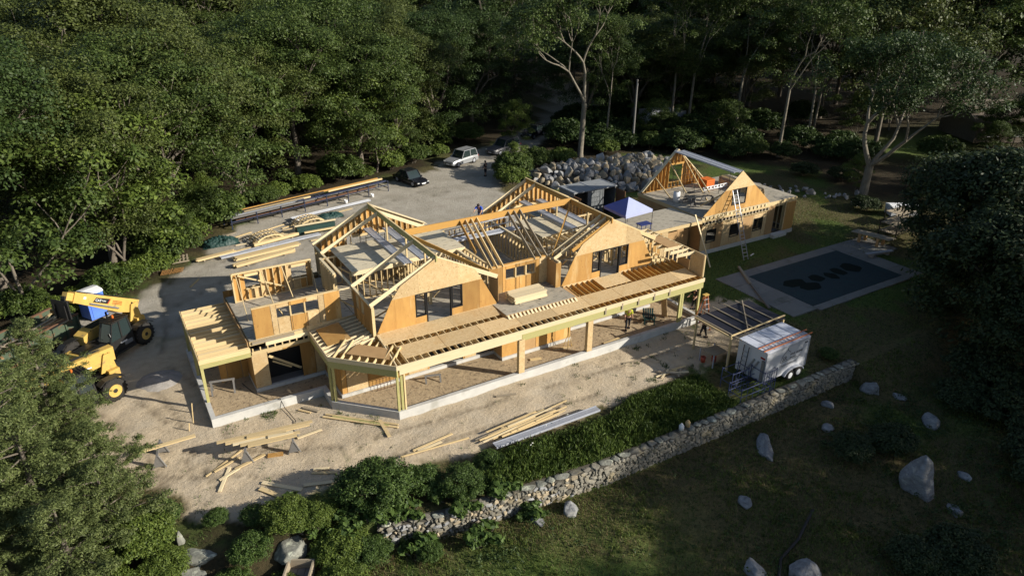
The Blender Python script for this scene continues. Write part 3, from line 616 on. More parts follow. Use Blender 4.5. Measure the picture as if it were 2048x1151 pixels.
beam('rafter', (7.62, 5.3, 6.2), (7.65, 7.44, 7.55), .05, .24, 'lvl', house, top=True)
beam('valley_board', (7.75, 3.9, 5.5), (4.2, 7.2, 7.35), .05, .24, 'lvl', house, top=True); beam('valley_board', (12.25, 3.9, 5.5), (15.9, 7.2, 7.35), .05, .24, 'lvl', house, top=True)
sheets(house, 'x', 13.3, 7.8, 12.3, 3.47, 4.3, ['osb'])
# ---- interior partitions and loft floors
for a in (('x', 8.05, .5, 4.4), ('x', 10.2, 1.2, 4.2), ('y', 4.45, 5.2, 12.2), ('x', 8.25, 5.0, 8.3), ('y', 6.0, 8.3, 11.7), ('y', 8.3, 5.2, 8.2), ('x', 7.05, 13.6, 17.6), ('y', 13.65, 7.1, 10.6), ('y', 17.6, 4.4, 10.4), ('x', 9.6, 13.7, 19.8), ('x', 5.2, 17.7, 19.9), ('x', 11.8, 8.2, 12.2), ('y', 15.6, 9.7, 13)):
    studs(house, *a, 3.47, 5.30)
deck(house, .6, 4.35, 7.95, 12.3, 5.42, 'deck_osb'); deck(house, 4.37, 8.3, 8.15, 11.8, 5.42, 'deck_osb'); deck(house, 13.6, 17.6, 7.0, 10.6, 5.42, 'deck_osb')
for s in ((.58, 7.9, 4.4, 7.95), (4.4, 8.1, 8.3, 8.15), (13.55, 6.95, 17.6, 7.0)): box('rim_joist', (s[0], s[1], 5.15), (s[2], s[3], 5.42), 'pine_pale', house)
for i in range(10): beam('joist', (.75+i*.4, 7.96, 5.39), (.75+i*.4, 12.2, 5.39), .045, .2, 'pine', house, top=True)
for i in range(9): beam('ceiling_joist', (13.7+i*.42, 5.2, 5.42), (13.7+i*.42, 6.94, 5.42), .045, .2, 'pine_pale' if i % 2 else 'pine', house, top=True)
for a, b in (((3.9, 4.6, 7.15), (3.9, 4.6, 5.4)), ((3.9, 7.3, 7.15), (3.9, 7.3, 5.45)), ((3.9, 10.4, 7.15), (3.9, 10.4, 5.45)), ((16.2, 5.6, 7.2), (16.2, 5.6, 5.4)), ((16.2, 9.2, 7.2), (16.2, 9.2, 5.45))): beam('king_post', a, b, .09, .12, 'pine', house)
for a, b in (((1.2, 6.2, 4.9), (3.6, 7.9, 3.5)), ((.3, 9.5, 5.2), (2.8, 6.8, 3.6)), ((5.0, 6.0, 3.5), (6.9, 6.2, 5.2)), ((9.6, 6.4, 3.5), (10.2, 8.2, 5.4)), ((13.0, 5.0, 3.5), (13.1, 3.4, 5.2)), ((14.4, 4.6, 3.5), (17.2, 4.4, 4.6)), ((16.4, 4.4, 6.9), (14.3, 7.0, 5.4)), ((.2, 4.9, 3.5), (2.2, 3.4, 5.2)), ((5.8, 4.0, 3.5), (7.3, 3.5, 5.2))):
    beam('brace_board', a, b, .04, .09, 'pine', house)
# ---- right end: side roof framing over the corner
for i in range(9):
    y = 1.0+i*.6; beam('joist', (20.15, y, 4.92), (21.8, y, 4.86), .045, .24, 'pine_pale', house, top=True, upv=(0, -.25, 1))
for i in range(9): beam('joist', (20.15, 3.1+i*.55, 3.62), (21.8, 3.1+i*.55, 3.40), .045, .2, 'pine', house, top=True)
sheet3([(20.5, 2.2, 4.93), (21.6, 2.2, 4.90), (21.6, 4.2, 4.90), (20.5, 4.2, 4.93)], 'ply_brown')
sheets(house, 'y', 21.78, .1, 1.35, 3.32, 4.9, ['osb'], wid=2); sheets(house, 'y', 21.78, 1.36, 2.5, 3.32, 4.1, ['ply_brown'], wid=2)
studs(house, 'y', 21.86, .1, 6.0, 3.32, 4.84, mat='pine', d=.1)
# ================================================================ CONNECTOR + SECOND BUILDING
conn = thing('connector_building', 'low flat connector building with grey roof deck between the two houses', 'building', (26, 9, 0))
deck(conn, 20.2, 29.9, 8.25, 11.95, 3.32, 'deck_grey')
strip('rim_board', [(20.2, 8.2), (29.9, 8.2)], .045, 3.02, 3.29, 'pine', conn)
sheets(conn, 'x', 8.25, 21.95, 29.0, .3, 3.0, ['osb', 'osb', 'ply'], [(26.3, 29.0, .3, 3.0)])
sheets(conn, 'x', 9.6, 26.2, 29.9, .3, 3.2, ['ply_brown'], [(26.9, 27.6, 1.0, 2.3)])
sheets(conn, 'y', 26.28, 8.3, 9.58, .3, 3.0, ['ply_brown'])
sheets(conn, 'x', 12.0, 20.2, 29.9, .3, 3.25, ['osb']); box('floor_slab', (20.2, 8.3, -.2), (29.9, 11.95, .28), 'slab', conn)
box('plank', (24.4, 8.6, 3.325), (27.0, 8.85, 3.36), 'pine_pale', conn) if False else None
bd = thing('garage_building', 'smaller wood framed building with steep gable beside the pool', 'house', (36, 9, 0))
strip('foundation_wall', [(30.25, 16.6), (30.25, 8.52), (41.85, 8.52), (41.85, 16.6)], .22, -.4, .34, 'concrete', bd)
box('step', (38.9, 8.1, -.3), (40.6, 8.5, .3), 'concrete', bd)
W2 = [(30.95, 31.95, 1.05, 2.1), (33.7, 34.75, 1.05, 2.12), (36.55, 37.6, 1.05, 2.1), (39.05, 40.4, .34, 3.0)]
sheets(bd, 'x', 8.58, 30.3, 38.1, .34, 2.55, ['osb', 'ply_brown', 'osb'], W2); sheets(bd, 'x', 8.57, 38.12, 41.8, .34, 2.95, ['ply_brown', 'osb', 'ply'], W2)
sheets(bd, 'y', 30.3, 8.6, 16.5, .34, 3.0, ['ply_brown']); sheets(bd, 'x', 16.55, 30.3, 41.8, .34, 3.0, ['ply', 'osb']); sheets(bd, 'y', 41.8, 8.6, 16.5, .34, 3.0, ['osb'])
for o in W2[:3]:
    mb = MB()
    for lo, hi in (((o[0]-.05, 8.53, o[2]-.05), (o[0], 8.6, o[3]+.05)), ((o[1], 8.53, o[2]-.05), (o[1]+.05, 8.6, o[3]+.05)), ((o[0], 8.53, o[2]-.05), (o[1], 8.6, o[2])), ((o[0], 8.53, o[3]), (o[1], 8.6, o[3]+.05))): mb.box(lo, hi)
    mb.build('window_frame', 'black', bd)
    beam('brace_board', (o[0], 9.2, o[2]+.2), (o[1], 9.3, o[3]-.2), .04, .1, 'pine', bd)
studs(bd, 'x', 8.7, 30.4, 41.7, .34, 3.0, sp=.6, openings=W2[:3]+[(39.05, 40.4, .38, 2.8)]); studs(bd, 'y', 39.0, 8.8, 11, .34, 3.0); studs(bd, 'y', 40.45, 8.8, 11, .34, 3.0)
box('floor_slab', (30.5, 8.8, -.1), (41.6, 16.4, .3), 'slab', bd)
deck(bd, 30.25, 41.82, 8.6, 16.6, 3.33, 'deck_grey')
strip('rim_joist', [(30.24, 16.62), (30.24, 8.57), (41.84, 8.57), (41.84, 16.62)], .045, 3.02, 3.3, 'pine', bd)
for z, y in ((2.62, 8.56), (2.92, 8.55)): box('band_board', (30.3, y-.03, z), (38.3, y, z+.05), 'pine', bd)
for i in range(20): box('blocking', (30.45+i*.4, 8.5, 2.68), (30.62+i*.4, 8.56, 2.92), 'old_wood', bd)
for i in range(16): box('blocking', (30.6+i*.47, 8.5, 3.1), (30.72+i*.47, 8.565, 3.34), 'pine_pale', bd)
box('band_board', (30.4, 8.47, 3.345), (38.2, 8.58, 3.39), 'pine_pale', bd)
# front gable
def g2top(x): return 3.42+(6.72-3.42)*(1-abs(x-34.24)/3.95)
def gpoly(xa, xb, za, zb):
    xs = sorted({x for x in (xa, xb, 34.24, 34.24-3.95*(1-(za-3.42)/3.3), 34.24+3.95*(1-(za-3.42)/3.3), 34.24-3.95*(1-(zb-3.42)/3.3), 34.24+3.95*(1-(zb-3.42)/3.3)) if xa-1e-6 <= x <= xb+1e-6 and g2top(x) >= za-1e-4})
    return [(xs[0], za), (xs[-1], za)]+[(x, min(zb, g2top(x))) for x in xs[::-1] if min(zb, g2top(x)) > za+.003]
for xa, xb, za, zb, m in ((30.3, 31.6, 3.42, 5.24, 'ply'), (31.605, 32.85, 3.42, 5.24, 'ply'), (32.855, 33.4, 3.42, 5.24, 'ply'), (33.405, 35.0, 3.42, 3.85, 'ply'), (35.005, 36.4, 3.42, 5.24, 'ply'), (36.405, 38.2, 3.42, 5.24, 'ply'), (32, 34.2, 5.25, 9, 'osb'), (34.205, 36.5, 5.25, 9, 'osb')):
    wallpanel('sheathing_sheet', gpoly(xa, xb, za, zb), 8.55, 8.57, m, bd)
mb = MB()
for lo, hi in (((33.4, 8.52, 3.86), (33.46, 8.62, 5.24)), ((34.98, 8.52, 3.86), (35.04, 8.62, 5.24)), ((34.18, 8.52, 3.86), (34.24, 8.62, 5.24)), ((33.46, 8.52, 3.86), (34.98, 8.62, 3.9)), ((33.46, 8.52, 5.2), (34.98, 8.62, 5.24))): mb.box(lo, hi)
mb.build('window_frame', 'black', bd)
studs(bd, 'x', 8.68, 30.6, 37.9, 3.36, 5, sp=.6, topf=lambda u: g2top(u)-.08, openings=[(33.4, 35.04, 3.86, 5.24)])
# rear gable: lit studs seen from inside, sheathed behind
gb = lambda u: max(3.42+(6.85-3.42)*(1-abs(u-34.1)/3.85), 3.5)
studs(bd, 'x', 16.1, 30.3, 37.9, 3.36, 5, sp=.42, mat='lvl', topf=lambda u: gb(u)-.1, openings=[(33.3, 35.0, 3.9, 5.5)], d=.2)
for xa, xb in ((30.3, 31.8), (31.81, 33.28), (35.02, 36.4), (36.41, 37.9)): wallpanel('sheathing_sheet', [(xa, 3.36), (xb, 3.36), (xb, gb(xb)), (xa, gb(xa))], 16.22, 16.24, 'ply', bd)
wallpanel('sheathing_sheet', [(33.285, 5.5), (35.015, 5.5), (35.015, gb(35.015)), (34.1, gb(34.1)), (33.285, gb(33.285))], 16.22, 16.24, 'osb', bd)
for s in (-1, 1): beam('rake_rafter', (34.1+s*3.9, 16.1, 3.5), (34.1, 16.1, 6.93), .3, .06, 'pine_pale', bd, top=True)
for a, b in (((33.0, 15.9, 6.0), (32.4, 12.2, 3.4)), ((34.6, 15.9, 6.3), (33.8, 11.6, 3.4)), ((35.6, 15.9, 5.5), (35.4, 12.8, 3.4)), ((31.6, 15.9, 4.6), (31.4, 13.6, 3.4)), ((34.0, 8.8, 5.3), (33.6, 11.3, 3.4)), ((36.2, 8.8, 4.9), (35.2, 11.4, 3.4)), ((32.4, 8.8, 4.9), (32.2, 10.8, 3.4))): beam('brace_board', a, b, .05, .11, 'pine', bd)
def scaffold(name, label, x0, x1, y0, y1, z0, z1, mat='machine_black'):
    t = thing(name, label, 'scaffold', ((x0+x1)/2, (y0+y1)/2, z0), 'steel scaffold frames')
    for y in (y0, y1):
        mb = MB()
        for x in (x0, x1): mb.tube([(x, y, z0), (x, y, z1)], .022, 6)
        n = max(2, int((z1-z0)/.45))
        for k in range(n): z = z0+.3+k*(z1-z0-.4)/(n-1); mb.tube([(x0, y, z), (x1, y, z)], .016, 5)
        mb.build('end_frame', mat, t)
    for x in (x0, x1):
        MB().tube([(x, y0, z0+.3), (x, y1, z1-.2)], .012, 5).build('cross_brace', mat, t); MB().tube([(x, y1, z0+.3), (x, y0, z1-.2)], .012, 5).build('cross_brace', mat, t)
    return t
scaffold('scaffold_tower', 'thin dark scaffold frame standing on the roof deck of the garage building', 36.2, 37.4, 10.4, 12.6, 3.34, 5.2)
scaffold('scaffold_tower', 'dark scaffold frame under the ridge in the left gable of the main house', 3.0, 4.3, 11.9, 13.1, 3.5, 5.9)
scaffold('scaffold_tower', 'dark scaffold frame inside the far gable end of the garage building', 33.5, 34.8, 14.2, 15.7, 3.34, 5.6)
def plank(label, a, b, w=.5, h=.12, mat='alu', group=None):
    a, b = Vector(a), Vector(b); t = thing('scaffold_plank', label, 'plank', a, group)
    x = (b-a).normalized(); s = Vector((0, 0, 1)).cross(x).normalized(); u = x.cross(s)
    mb = MB(); 
    for k in (-1, 1): mb.bar(a+s*k*(w/2-.02), b+s*k*(w/2-.02), .04, h)
    mb.build('side_rail', 'alu_dull', t)
    n = 5
    for k in range(n): o = s*((k+.5)/n-.5)*(w-.09); beam('deck_board', a+o+u*.02, b+o+u*.02, (w-.09)/n*.86, .025, mat, t)
    return t
plank('long aluminium plank along the left gable ridge, its upper of two', (3.55, 6.3, 5.95), (3.55, 13.2, 5.95)); plank('long aluminium plank along the left gable ridge, the one nearer the middle roof', (4.75, 6.6, 5.9), (4.75, 12.8, 5.9))
plank('long aluminium plank under the right gable ridge, left of two', (15.6, 6.0, 5.95), (15.6, 12.9, 5.95)); plank('long aluminium plank under the right gable ridge, right of two', (16.9, 5.4, 5.95), (16.9, 12.6, 5.95))
plank('wide aluminium plank in the open middle roof in front of the blue shirted worker', (8.1, 9.9, 5.25), (13.5, 9.9, 5.25), .55)
plank('grey plank spanning the two gable peaks of the garage building, left one', (33.85, 8.9, 6.55), (33.85, 16.0, 6.75), .5); plank('grey plank spanning the two gable peaks of the garage building, right one', (34.5, 8.9, 6.5), (34.5, 16.0, 6.7), .5)
def ladder(name, label, a, b, w=.42, mat='alu', step=.3, group=None, side=None, rail=.07):
    a, b = Vector(a), Vector(b); x = (b-a).normalized(); s = Vector(side) if side else Vector((0, 0, 1)).cross(x).normalized()
    s = (s-x*s.dot(x)).normalized(); t = thing(name, label, 'ladder', a, group)
    for k in (-1, 1): MB().bar(a+s*k*w/2, b+s*k*w/2, .035, rail).build('rail', mat, t)
    n = int((b-a).length/step)
    for i in range(1, n): p = a+x*(i*step); MB().bar(p-s*w/2, p+s*w/2, .04, .04).build('rung', 'alu', t)
    return t
ladder('rail_ladder', 'aluminium ladder lying as a guard rail behind the plank in the middle roof', (8.0, 10.5, 5.55), (13.6, 10.5, 5.75), .45, 'alu', .28, side=(0, 0, 1), rail=.08)
ladder('extension_ladder', 'tall aluminium extension ladder leaning on the garage building front', (33.1, 5.95, 0), (33.45, 8.45, 5.2), .5, side=(1, 0, 0))
b_ = beam('leaning_board', (29.38, 6.3, .02), (28.9, 8.12, 4.0), .14, .05, 'pine_pale'); tag(b_, 'long pale board leaning against the connector beside the garage building', 'board')
# ================================================================ VEGETATION
def unit(v): return v/np.linalg.norm(v, axis=-1, keepdims=True)
def leaves(C, Rr, per, ln, wd, seed, flat=.75, upw=.5, shell=.55, droop=0.):
    """leaf shaped faces scattered through clumps: centres C, radii Rr"""
    g = np.random.default_rng(seed); C = np.asarray(C, float); Rr = np.asarray(Rr, float); n = len(C)*per
    c = np.repeat(C, per, 0); r = np.repeat(Rr, per)
    d = unit(g.normal(size=(n, 3))); d[:, 2] = np.where(d[:, 2] < -.35, -d[:, 2], d[:, 2]); rad = r*(shell+(1-shell)*g.random(n)**.7)*(.8+.4*g.random(n)); rad = np.where(g.random(n) < .15, rad*g.random(n), rad)
    P = c+d*rad[:, None]*np.array([1, 1, flat])
    nr = unit(d*.8+np.array([0, 0, upw])+g.normal(size=(n, 3))*.45)
    t = unit(np.cross(nr, g.normal(size=(n, 3)))+np.array([0, 0, -droop])); b = np.cross(nr, t); s = (.65+.7*g.random(n))[:, None]
    V = np.stack([P-t*ln*s, P+b*wd*s-nr*wd*.25, P+t*ln*s-nr*ln*.25, P-b*wd*s-nr*wd*.25], 1).reshape(-1, 3)
    return V, np.arange(4*n).reshape(-1, 4)
def limb(mb, g, p, d, ln, r, depth, ends, spread=.55, lift=.25, kids=(2, 3), n=6):
    pts = [p]; rr = [r]; q = Vector(p); dd = Vector(d).normalized(); k = 4
    for i in range(k):
        dd = (dd+Vector((g.gauss(0, .13), g.gauss(0, .13), g.gauss(0, .08)+lift*.12))).normalized(); q = q+dd*(ln/k); pts.append(q.copy()); rr.append(r*(1-.4*(i+1)/k))
    mb.tube(pts, rr, n if depth > 1 else 4, cap=False)
    if depth == 0: ends.append(q.copy()); return
    if depth <= 2: ends.append(pts[3].copy())
    m = g.choice(kids); a0 = g.random()*6.28
    for i in range(m):
        a = a0+6.28*i/m+g.gauss(0, .3); s = dd.orthogonal().normalized(); s2 = dd.cross(s); sp = spread*(.7+.6*g.random())
        nd = (dd*math.cos(sp)+(s*math.cos(a)+s2*math.sin(a))*math.sin(sp)+Vector((0, 0, lift*.4))).normalized()
        limb(mb, g, q, nd, ln*(.62+.2*g.random()), r*.58, depth-1, ends, spread, lift, kids, n)
TREE = {}
def tree_kind(key, seed, H, crown_r, z_lo, trunk_r, stems, leaf, per, nshell, clump=(.9, 1.6), lmat='leaf_oak', bmat='bark', fork=.2, depth=3, lw=.5, egg=1.0, spread=.55, sparse=False, flat=.75, sq=None):
    g = random.Random(seed); gn = np.random.default_rng(seed); mb = MB(); ends = []
    zf = H*fork; p0 = Vector((0, 0, -.3)); p1 = Vector((g.gauss(0, .15), g.gauss(0, .15), zf))
    mb.tube([p0, p0.lerp(p1, .12), p0.lerp(p1, .5), p1], [trunk_r*1.5, trunk_r*1.05, trunk_r*.95, trunk_r*.85], 9, cap=False)
    for i in range(stems):
        a = 6.28*i/stems+g.gauss(0, .3); tl = (.25 if i == 0 else .5+.3*g.random())*spread/.55
        limb(mb, g, p1, (math.cos(a)*tl, math.sin(a)*tl, 1), (H-zf)*(.36 if depth > 2 else .45), trunk_r*(.72 if i == 0 else .55), depth, ends, spread)
    tm = bpy.data.meshes.new('trunk_'+key); tm.from_pydata(mb.v, [], mb.f); tm.materials.append(MATS[bmat]); tm.shade_smooth()
    cz_, hz = (H+z_lo)/2, (H-z_lo)/2; C = []
    ez = [e for e in ends if e.z > z_lo]
    for e in ez:
        C.append((e.x, e.y, min(e.z, H-.3)))
    bump = gn.normal(size=(9, 3)); bump = unit(bump)
    for _ in range(nshell):
        d = unit(gn.normal(size=3)); 
        if d[2] < -.75: d[2] = -d[2]
        k = 1+.16*max(0, float(np.max(bump@d))-.6)*2.5-.14*(1-float(np.max(bump@d)))
        rr = (.78+.24*gn.random())*k; 
        wz = 1-.25*egg*max(d[2], 0)
        C.append((d[0]*crown_r*rr*wz, d[1]*crown_r*rr*wz, cz_+d[2]*hz*rr))
    C = np.array(C); Rr = clump[0]+(clump[1]-clump[0])*gn.random(len(C))
    V, F = leaves(C, Rr, per, leaf, leaf*lw, seed+5, flat=flat)
    TREE[key] = (tm, np_mesh('crown_'+key, V, F, lmat)); return len(F)
def plant(name, key, x, y, label, cat='tree', group=None, s=1.0, rz=None, sz=None, parts=('trunk', 'crown'), z=None):
    t = thing(name, label, cat, (x, y, float(ground_h(x, y)) if z is None else z), group, random.random()*6.28 if rz is None else rz); t.scale = (s, s, sz or s)
    for nm, me in zip(parts, TREE[key]):
        if me is None: continue
        o = bpy.data.objects.new(nm, me); COL.objects.link(o); o.parent = t
    return t
for i in range(6): tree_kind('oak%d' % i, 100+i, 15+i % 3, 5.6+.6*(i % 2), .8, .34, 4, .105, 390, 86, clump=(1.0, 1.75), lmat=('leaf_oak', 'leaf_olive', 'leaf_deep')[i % 3], flat=.62)
for i in range(3): tree_kind('far%d' % i, 140+i, 19+i, 6.0, 3, .3, 4, .20, 140, 80, clump=(1.2, 2.0), lmat=('leaf_deep', 'leaf_oak', 'leaf_olive')[i], flat=.65)
for i in range(3): tree_kind('tall%d' % i, 170+i, 21, 5.4, 7.5, .19, 2, .12, 150, 44, clump=(.8, 1.5), lmat='leaf_oak', bmat='bark_pale', fork=.38, depth=4, spread=.42)
tree_kind('fork', 191, 20, 6.5, 11.5, .34, 2, .13, 110, 24, clump=(.7, 1.4), lmat='leaf_oak', bmat='bark_pale', fork=.33, depth=4, spread=.5)
tree_kind('spread', 195, 15, 6.6, 8.6, .42, 3, .12, 150, 30, clump=(.9, 1.6), lmat='leaf_deep', bmat='bark_pale', fork=.2, depth=4, spread=.62)
for i in range(2): tree_kind('young%d' % i, 210+i, 7, 2.4, .6, .10, 3, .09, 230, 45, clump=(.5, .95), lmat='leaf_bright' if i else 'leaf_oak', fork=.1, depth=2)
for i in range(2): tree_kind('airy%d' % i, 230+i, 17, 6.0, 2.5, .34, 4, .14, 130, 40, clump=(.9, 1.6), lmat='leaf_oak')
tree_kind('dark', 220, 10, 5.0, .3, .3, 4, .15, 170, 120, clump=(.8, 1.5), lmat='leaf_dark', fork=.15)
# bushes: stems and leaves from the ground up
def bush_kind(key, seed, r, h, leaf, per, n, lmat, lw=.5, clump=(.22, .42), stems=5):
    g = random.Random(seed); gn = np.random.default_rng(seed); mb = MB(); ends = []
    for i in range(stems):
        a = 6.28*i/stems; limb(mb, g, Vector((.1*math.cos(a), .1*math.sin(a), -.1)), (math.cos(a)*.6, math.sin(a)*.6, 1), h*.5, .03, 1, ends, .6)
    tm = bpy.data.meshes.new('stem_'+key); tm.from_pydata(mb.v, [], mb.f); tm.materials.append(MATS['bark'])
    C = []
    bump = unit(gn.normal(size=(6, 3)))
    for _ in range(n):
        d = unit(gn.normal(size=3)); d[2] = abs(d[2]) if gn.random() < .85 else -.3*abs(d[2]); k = (.55+.45*gn.random()**.5)*(.8+.35*max(0, float(np.max(bump@d))-.4))
        C.append((d[0]*r*k, d[1]*r*k, h*.42+d[2]*h*.52*k))
    C = np.array(C); V, F = leaves(C, (clump[0]+(clump[1]-clump[0])*gn.random(len(C)))*r, per, leaf, leaf*lw, seed+3)
    V[:, 2] = np.maximum(V[:, 2], .01); TREE[key] = (tm, np_mesh('foliage_'+key, V, F, lmat))
bush_kind('bush0', 301, 1.5, 2.0, .05, 120, 170, 'leaf_shrub', clump=(.13, .27)); bush_kind('bush1', 302, 1.6, 1.6, .055, 110, 150, 'leaf_bright', clump=(.13, .27)); bush_kind('bush2', 303, 1.3, 1.3, .05, 100, 130, 'leaf_shrub', clump=(.14, .28))
bush_kind('weed', 304, 1.4, 1.5, .075, 110, 110, 'leaf_bright', clump=(.16, .3)); bush_kind('weed2', 305, 1.6, 1.9, .08, 110, 120, 'leaf_oak', clump=(.16, .3)); bush_kind('dusk', 306, 1.6, 1.6, .075, 120, 110, 'leaf_dark', clump=(.16, .3)); bush_kind('under', 308, 1.8, 1.8, .10, 80, 90, 'leaf_deep', clump=(.16, .32))
bush_kind('herb', 307, .35, .3, .06, 30, 16, 'leaf_shrub')
# cedar: flat sprays on level branches
def cedar_kind(key, seed, H, r, n_br, per, leaf):
    g = random.Random(seed); gn = np.random.default_rng(seed); mb = MB(); C = []; Rr = []
    mb.tube([(0, 0, -.3), (.05, 0, H*.3), (.1, .08, H*.7), (.08, .1, H*.97)], [.2, .15, .08, .02], 8, cap=False)
    for i in range(n_br):
        z = H*(.08+.9*(i+.5)/n_br); a = i*2.4+g.gauss(0, .3); f = (z/H); L = r*(1.05-f)**.75*(.65+.55*g.random())*(1 if f > .2 else .8)
        e = Vector((math.cos(a)*L, math.sin(a)*L, z+L*(.12+.25*g.random()))); mb.tube([(0, 0, z), Vector((0, 0, z)).lerp(e, .5)+Vector((0, 0, -.05)), e], [.05, .03, .01], 4, cap=False)
        m = max(4, int(L*5.2))
        for k in range(m):
            t = .25+.78*(k+.5)/m; w = (.25+.5*(1-t))*min(L, 1.6)*.6
            C.append((e.x*t+g.gauss(0, w), e.y*t+g.gauss(0, w), z+(e.z-z)*t+g.gauss(0, .12))); Rr.append(.24+.24*g.random())
    tm = bpy.data.meshes.new('trunk_'+key); tm.from_pydata(mb.v, [], mb.f); tm.materials.append(MATS['bark']); tm.shade_smooth()
    V, F = leaves(C, Rr, per, leaf, leaf*.34, seed+1, flat=.55, upw=.9, shell=.2); TREE[key] = (tm, np_mesh('crown_'+key, V, F, 'leaf_cedar')); return len(C)
cedar_kind('cedar0', 401, 8.5, 3.1, 52, 130, .06); cedar_kind('cedar1', 402, 6.5, 3.0, 42, 130, .06); cedar_kind('cedar2', 403, 4.5, 2.6, 30, 130, .06)
# ---- the woods: front rows placed along the clearing, the rest filled in behind
spots = []
def far_enough(x, y, d): return all((x-a)**2+(y-b)**2 > d*d for a, b, *_ in spots)
HAND = [('fork', 40.7, 39.5, 1.0, 'tall pale forked tree with bare trunk rising behind the rock pile'), ('tall0', 60.0, 44.3, 1.0, 'tall thin pale trunk pair, left one, behind the garage building'), ('tall1', 62.0, 43.0, 1.02, 'tall thin pale trunk pair, right one, behind the garage building'),
        ('tall2', 66.5, 38.3, .95, 'crooked pale trunk tree in the dark woods behind the garage building'), ('spread', 57.3, 12.0, 1.05, 'wide spreading tree with low forked trunk right of the garage building'), ('tall0', 47.0, 42.5, .75, 'slim leafy tree beside the wooden utility pole'), ('tall1', 70, 29, .9, 'thin leaning trunk between crooked tree and wide spreading tree')]
for k, x, y, s, lab in HAND: spots.append((x, y)); plant('tree', k, x, y, lab, s=s, rz=.4 if k == 'fork' else (2.2 if k == 'spread' else None), group='pale trunked trees round the clearing')
woods = []
def try_tree(x, y, kind, s, d):
    if not far_enough(x, y, d): return
    P_ = (x, y, float(ground_h(x, y))+8); u, v = px(P_)
    dist = (Vector((x, y, 0))-Vector((CAM.x, CAM.y, 0))).length
    if (Vector(P_)-CAM).dot(fw) < 5 or not (-170 < u < 2230): return
    spots.append((x, y)); woods.append((u, dist, x, y, kind, s))
g = random.Random(5); X_, Y_ = np.array([0.]), np.array([0.])
def indepth(x, y): return float(pdist(np.array([x]), np.array([y]), WOODS)[0])
for x, y in ((-33, 29), (-25.5, 28), (-18.5, 27.5), (-11.5, 29.5), (-8, 35), (-5.5, 41), (1, 44.5), (8, 47.5), (15.5, 48), (22, 52), (28.5, 56), (36, 59), (-20, 36)): try_tree(x, y, 'oak%d' % g.randrange(6), .9+.25*g.random(), 3)
for ring, d, kinds in (((40, 115), 7.6, 'oak'), ((95, 135), 9, 'far'), ((130, 190), 13, 'far')):
    for _ in range(5200):
        ang = YAW+(g.random()-.5)*1.45; dist = ring[0]+(ring[1]-ring[0])*g.random(); x = CAM.x+math.cos(ang)*dist; y = CAM.y+math.sin(ang)*dist
        if len(woods) > 285: break
        q = indepth(x, y)
        if q < 4.2: continue
        if (abs((x-85)+(y-21)) < 17 and x > 82) or (57 < x < 86 and 4 < y < 25): continue
        if kinds == 'oak':
            if math.hypot((x-85)/15, (y-21)/10) < 1 or math.hypot((x-99)/11, (y-17)/8) < 1 or (70 < x < 86 and 8 < y < 24) or (abs((x-85)+(y-21)) < 15 and x > 80 and x-y < 150): continue
            open_ = 42 < x < 82 and y < 62 and x-y > -6      # tall thin stand on the right
            if open_: try_tree(x, y, g.choice(['tall0', 'tall1', 'tall2', 'young0', 'young0', 'oak2']) if y < 46 and x < 70 else g.choice(['oak0', 'oak1', 'oak2', 'oak4', 'oak5', 'tall1']), .75+.3*g.random(), 6.0)
            else: try_tree(x, y, 'oak%d' % g.randrange(6), .85+.4*g.random(), d)
        else: try_tree(x, y, 'far%d' % g.randrange(3), .9+.3*g.random(), d)
woods.sort()
rows = {}
for u, dist, x, y, kind, s in woods:
    zone = 'left woods' if u < 560 else 'woods behind parked cars' if u < 1080 else 'woods behind rock pile' if u < 1560 else 'upper right woods'
    depth_ = 'front row' if dist < 88 else 'middle rows' if dist < 112 else 'back rows'
    rows.setdefault((zone, depth_), []).append((u, x, y, kind, s))
for (zone, dp), L_ in rows.items():
    for i, (u, x, y, kind, s) in enumerate(L_):
        w = 'tall slim tree' if 'tall' in kind else 'young tree' if 'young' in kind else 'broad leafy oak'
        plant('slim_tree' if 'tall' in kind else 'oak_tree', kind, x, y, '%s, %s, %s, %s from left' % (w, dp, zone, ordw(i)), group='trees of the %s' % zone, s=s)
# ---- trees right of the frame that shade the lawn, the trailer and the pool
SHADE = [(30, -41, 1.0), (36, -34.5, 1.0), (42.5, -29, 1.0), (50, -26, 1.0), (57, -28, 1.05), (64, -28, 1.05), (73, -25, .8), (40, -43, 1.1), (48, -38, 1.1), (60, -40, 1.1), (34, -50, 1.1), (54, -36, 1.1), (27, -48, 1.0)]
for i, (x, y, s) in enumerate(SHADE): plant('oak_tree', 'airy%d' % (i % 2), x, y, 'broad oak standing beyond the right edge of the lawn, %s of its row' % ordw(i), group='oaks beyond the right edge', s=s)
for k, x, y, s, lab in (('dark', 44.2, -7.2, 1.08, 'big dark bushy tree beside the pool deck at the right edge'), ('dark', 49.5, -2.0, .85, 'dark bushy tree behind the wooden racks at the right edge'), ('dark', 38.6, -10.8, .98, 'dark bushy tree at the right edge nearest the pool corner'), ('dark', 52, -12, 1.0, 'dark tree mass furthest right behind the pool trees'), ('dark', 35.8, -14.2, .7, 'low dark tree at the right edge below the pool trees')):
    plant('shade_tree', k, x, y, lab, group='dark trees at the right edge', s=s)
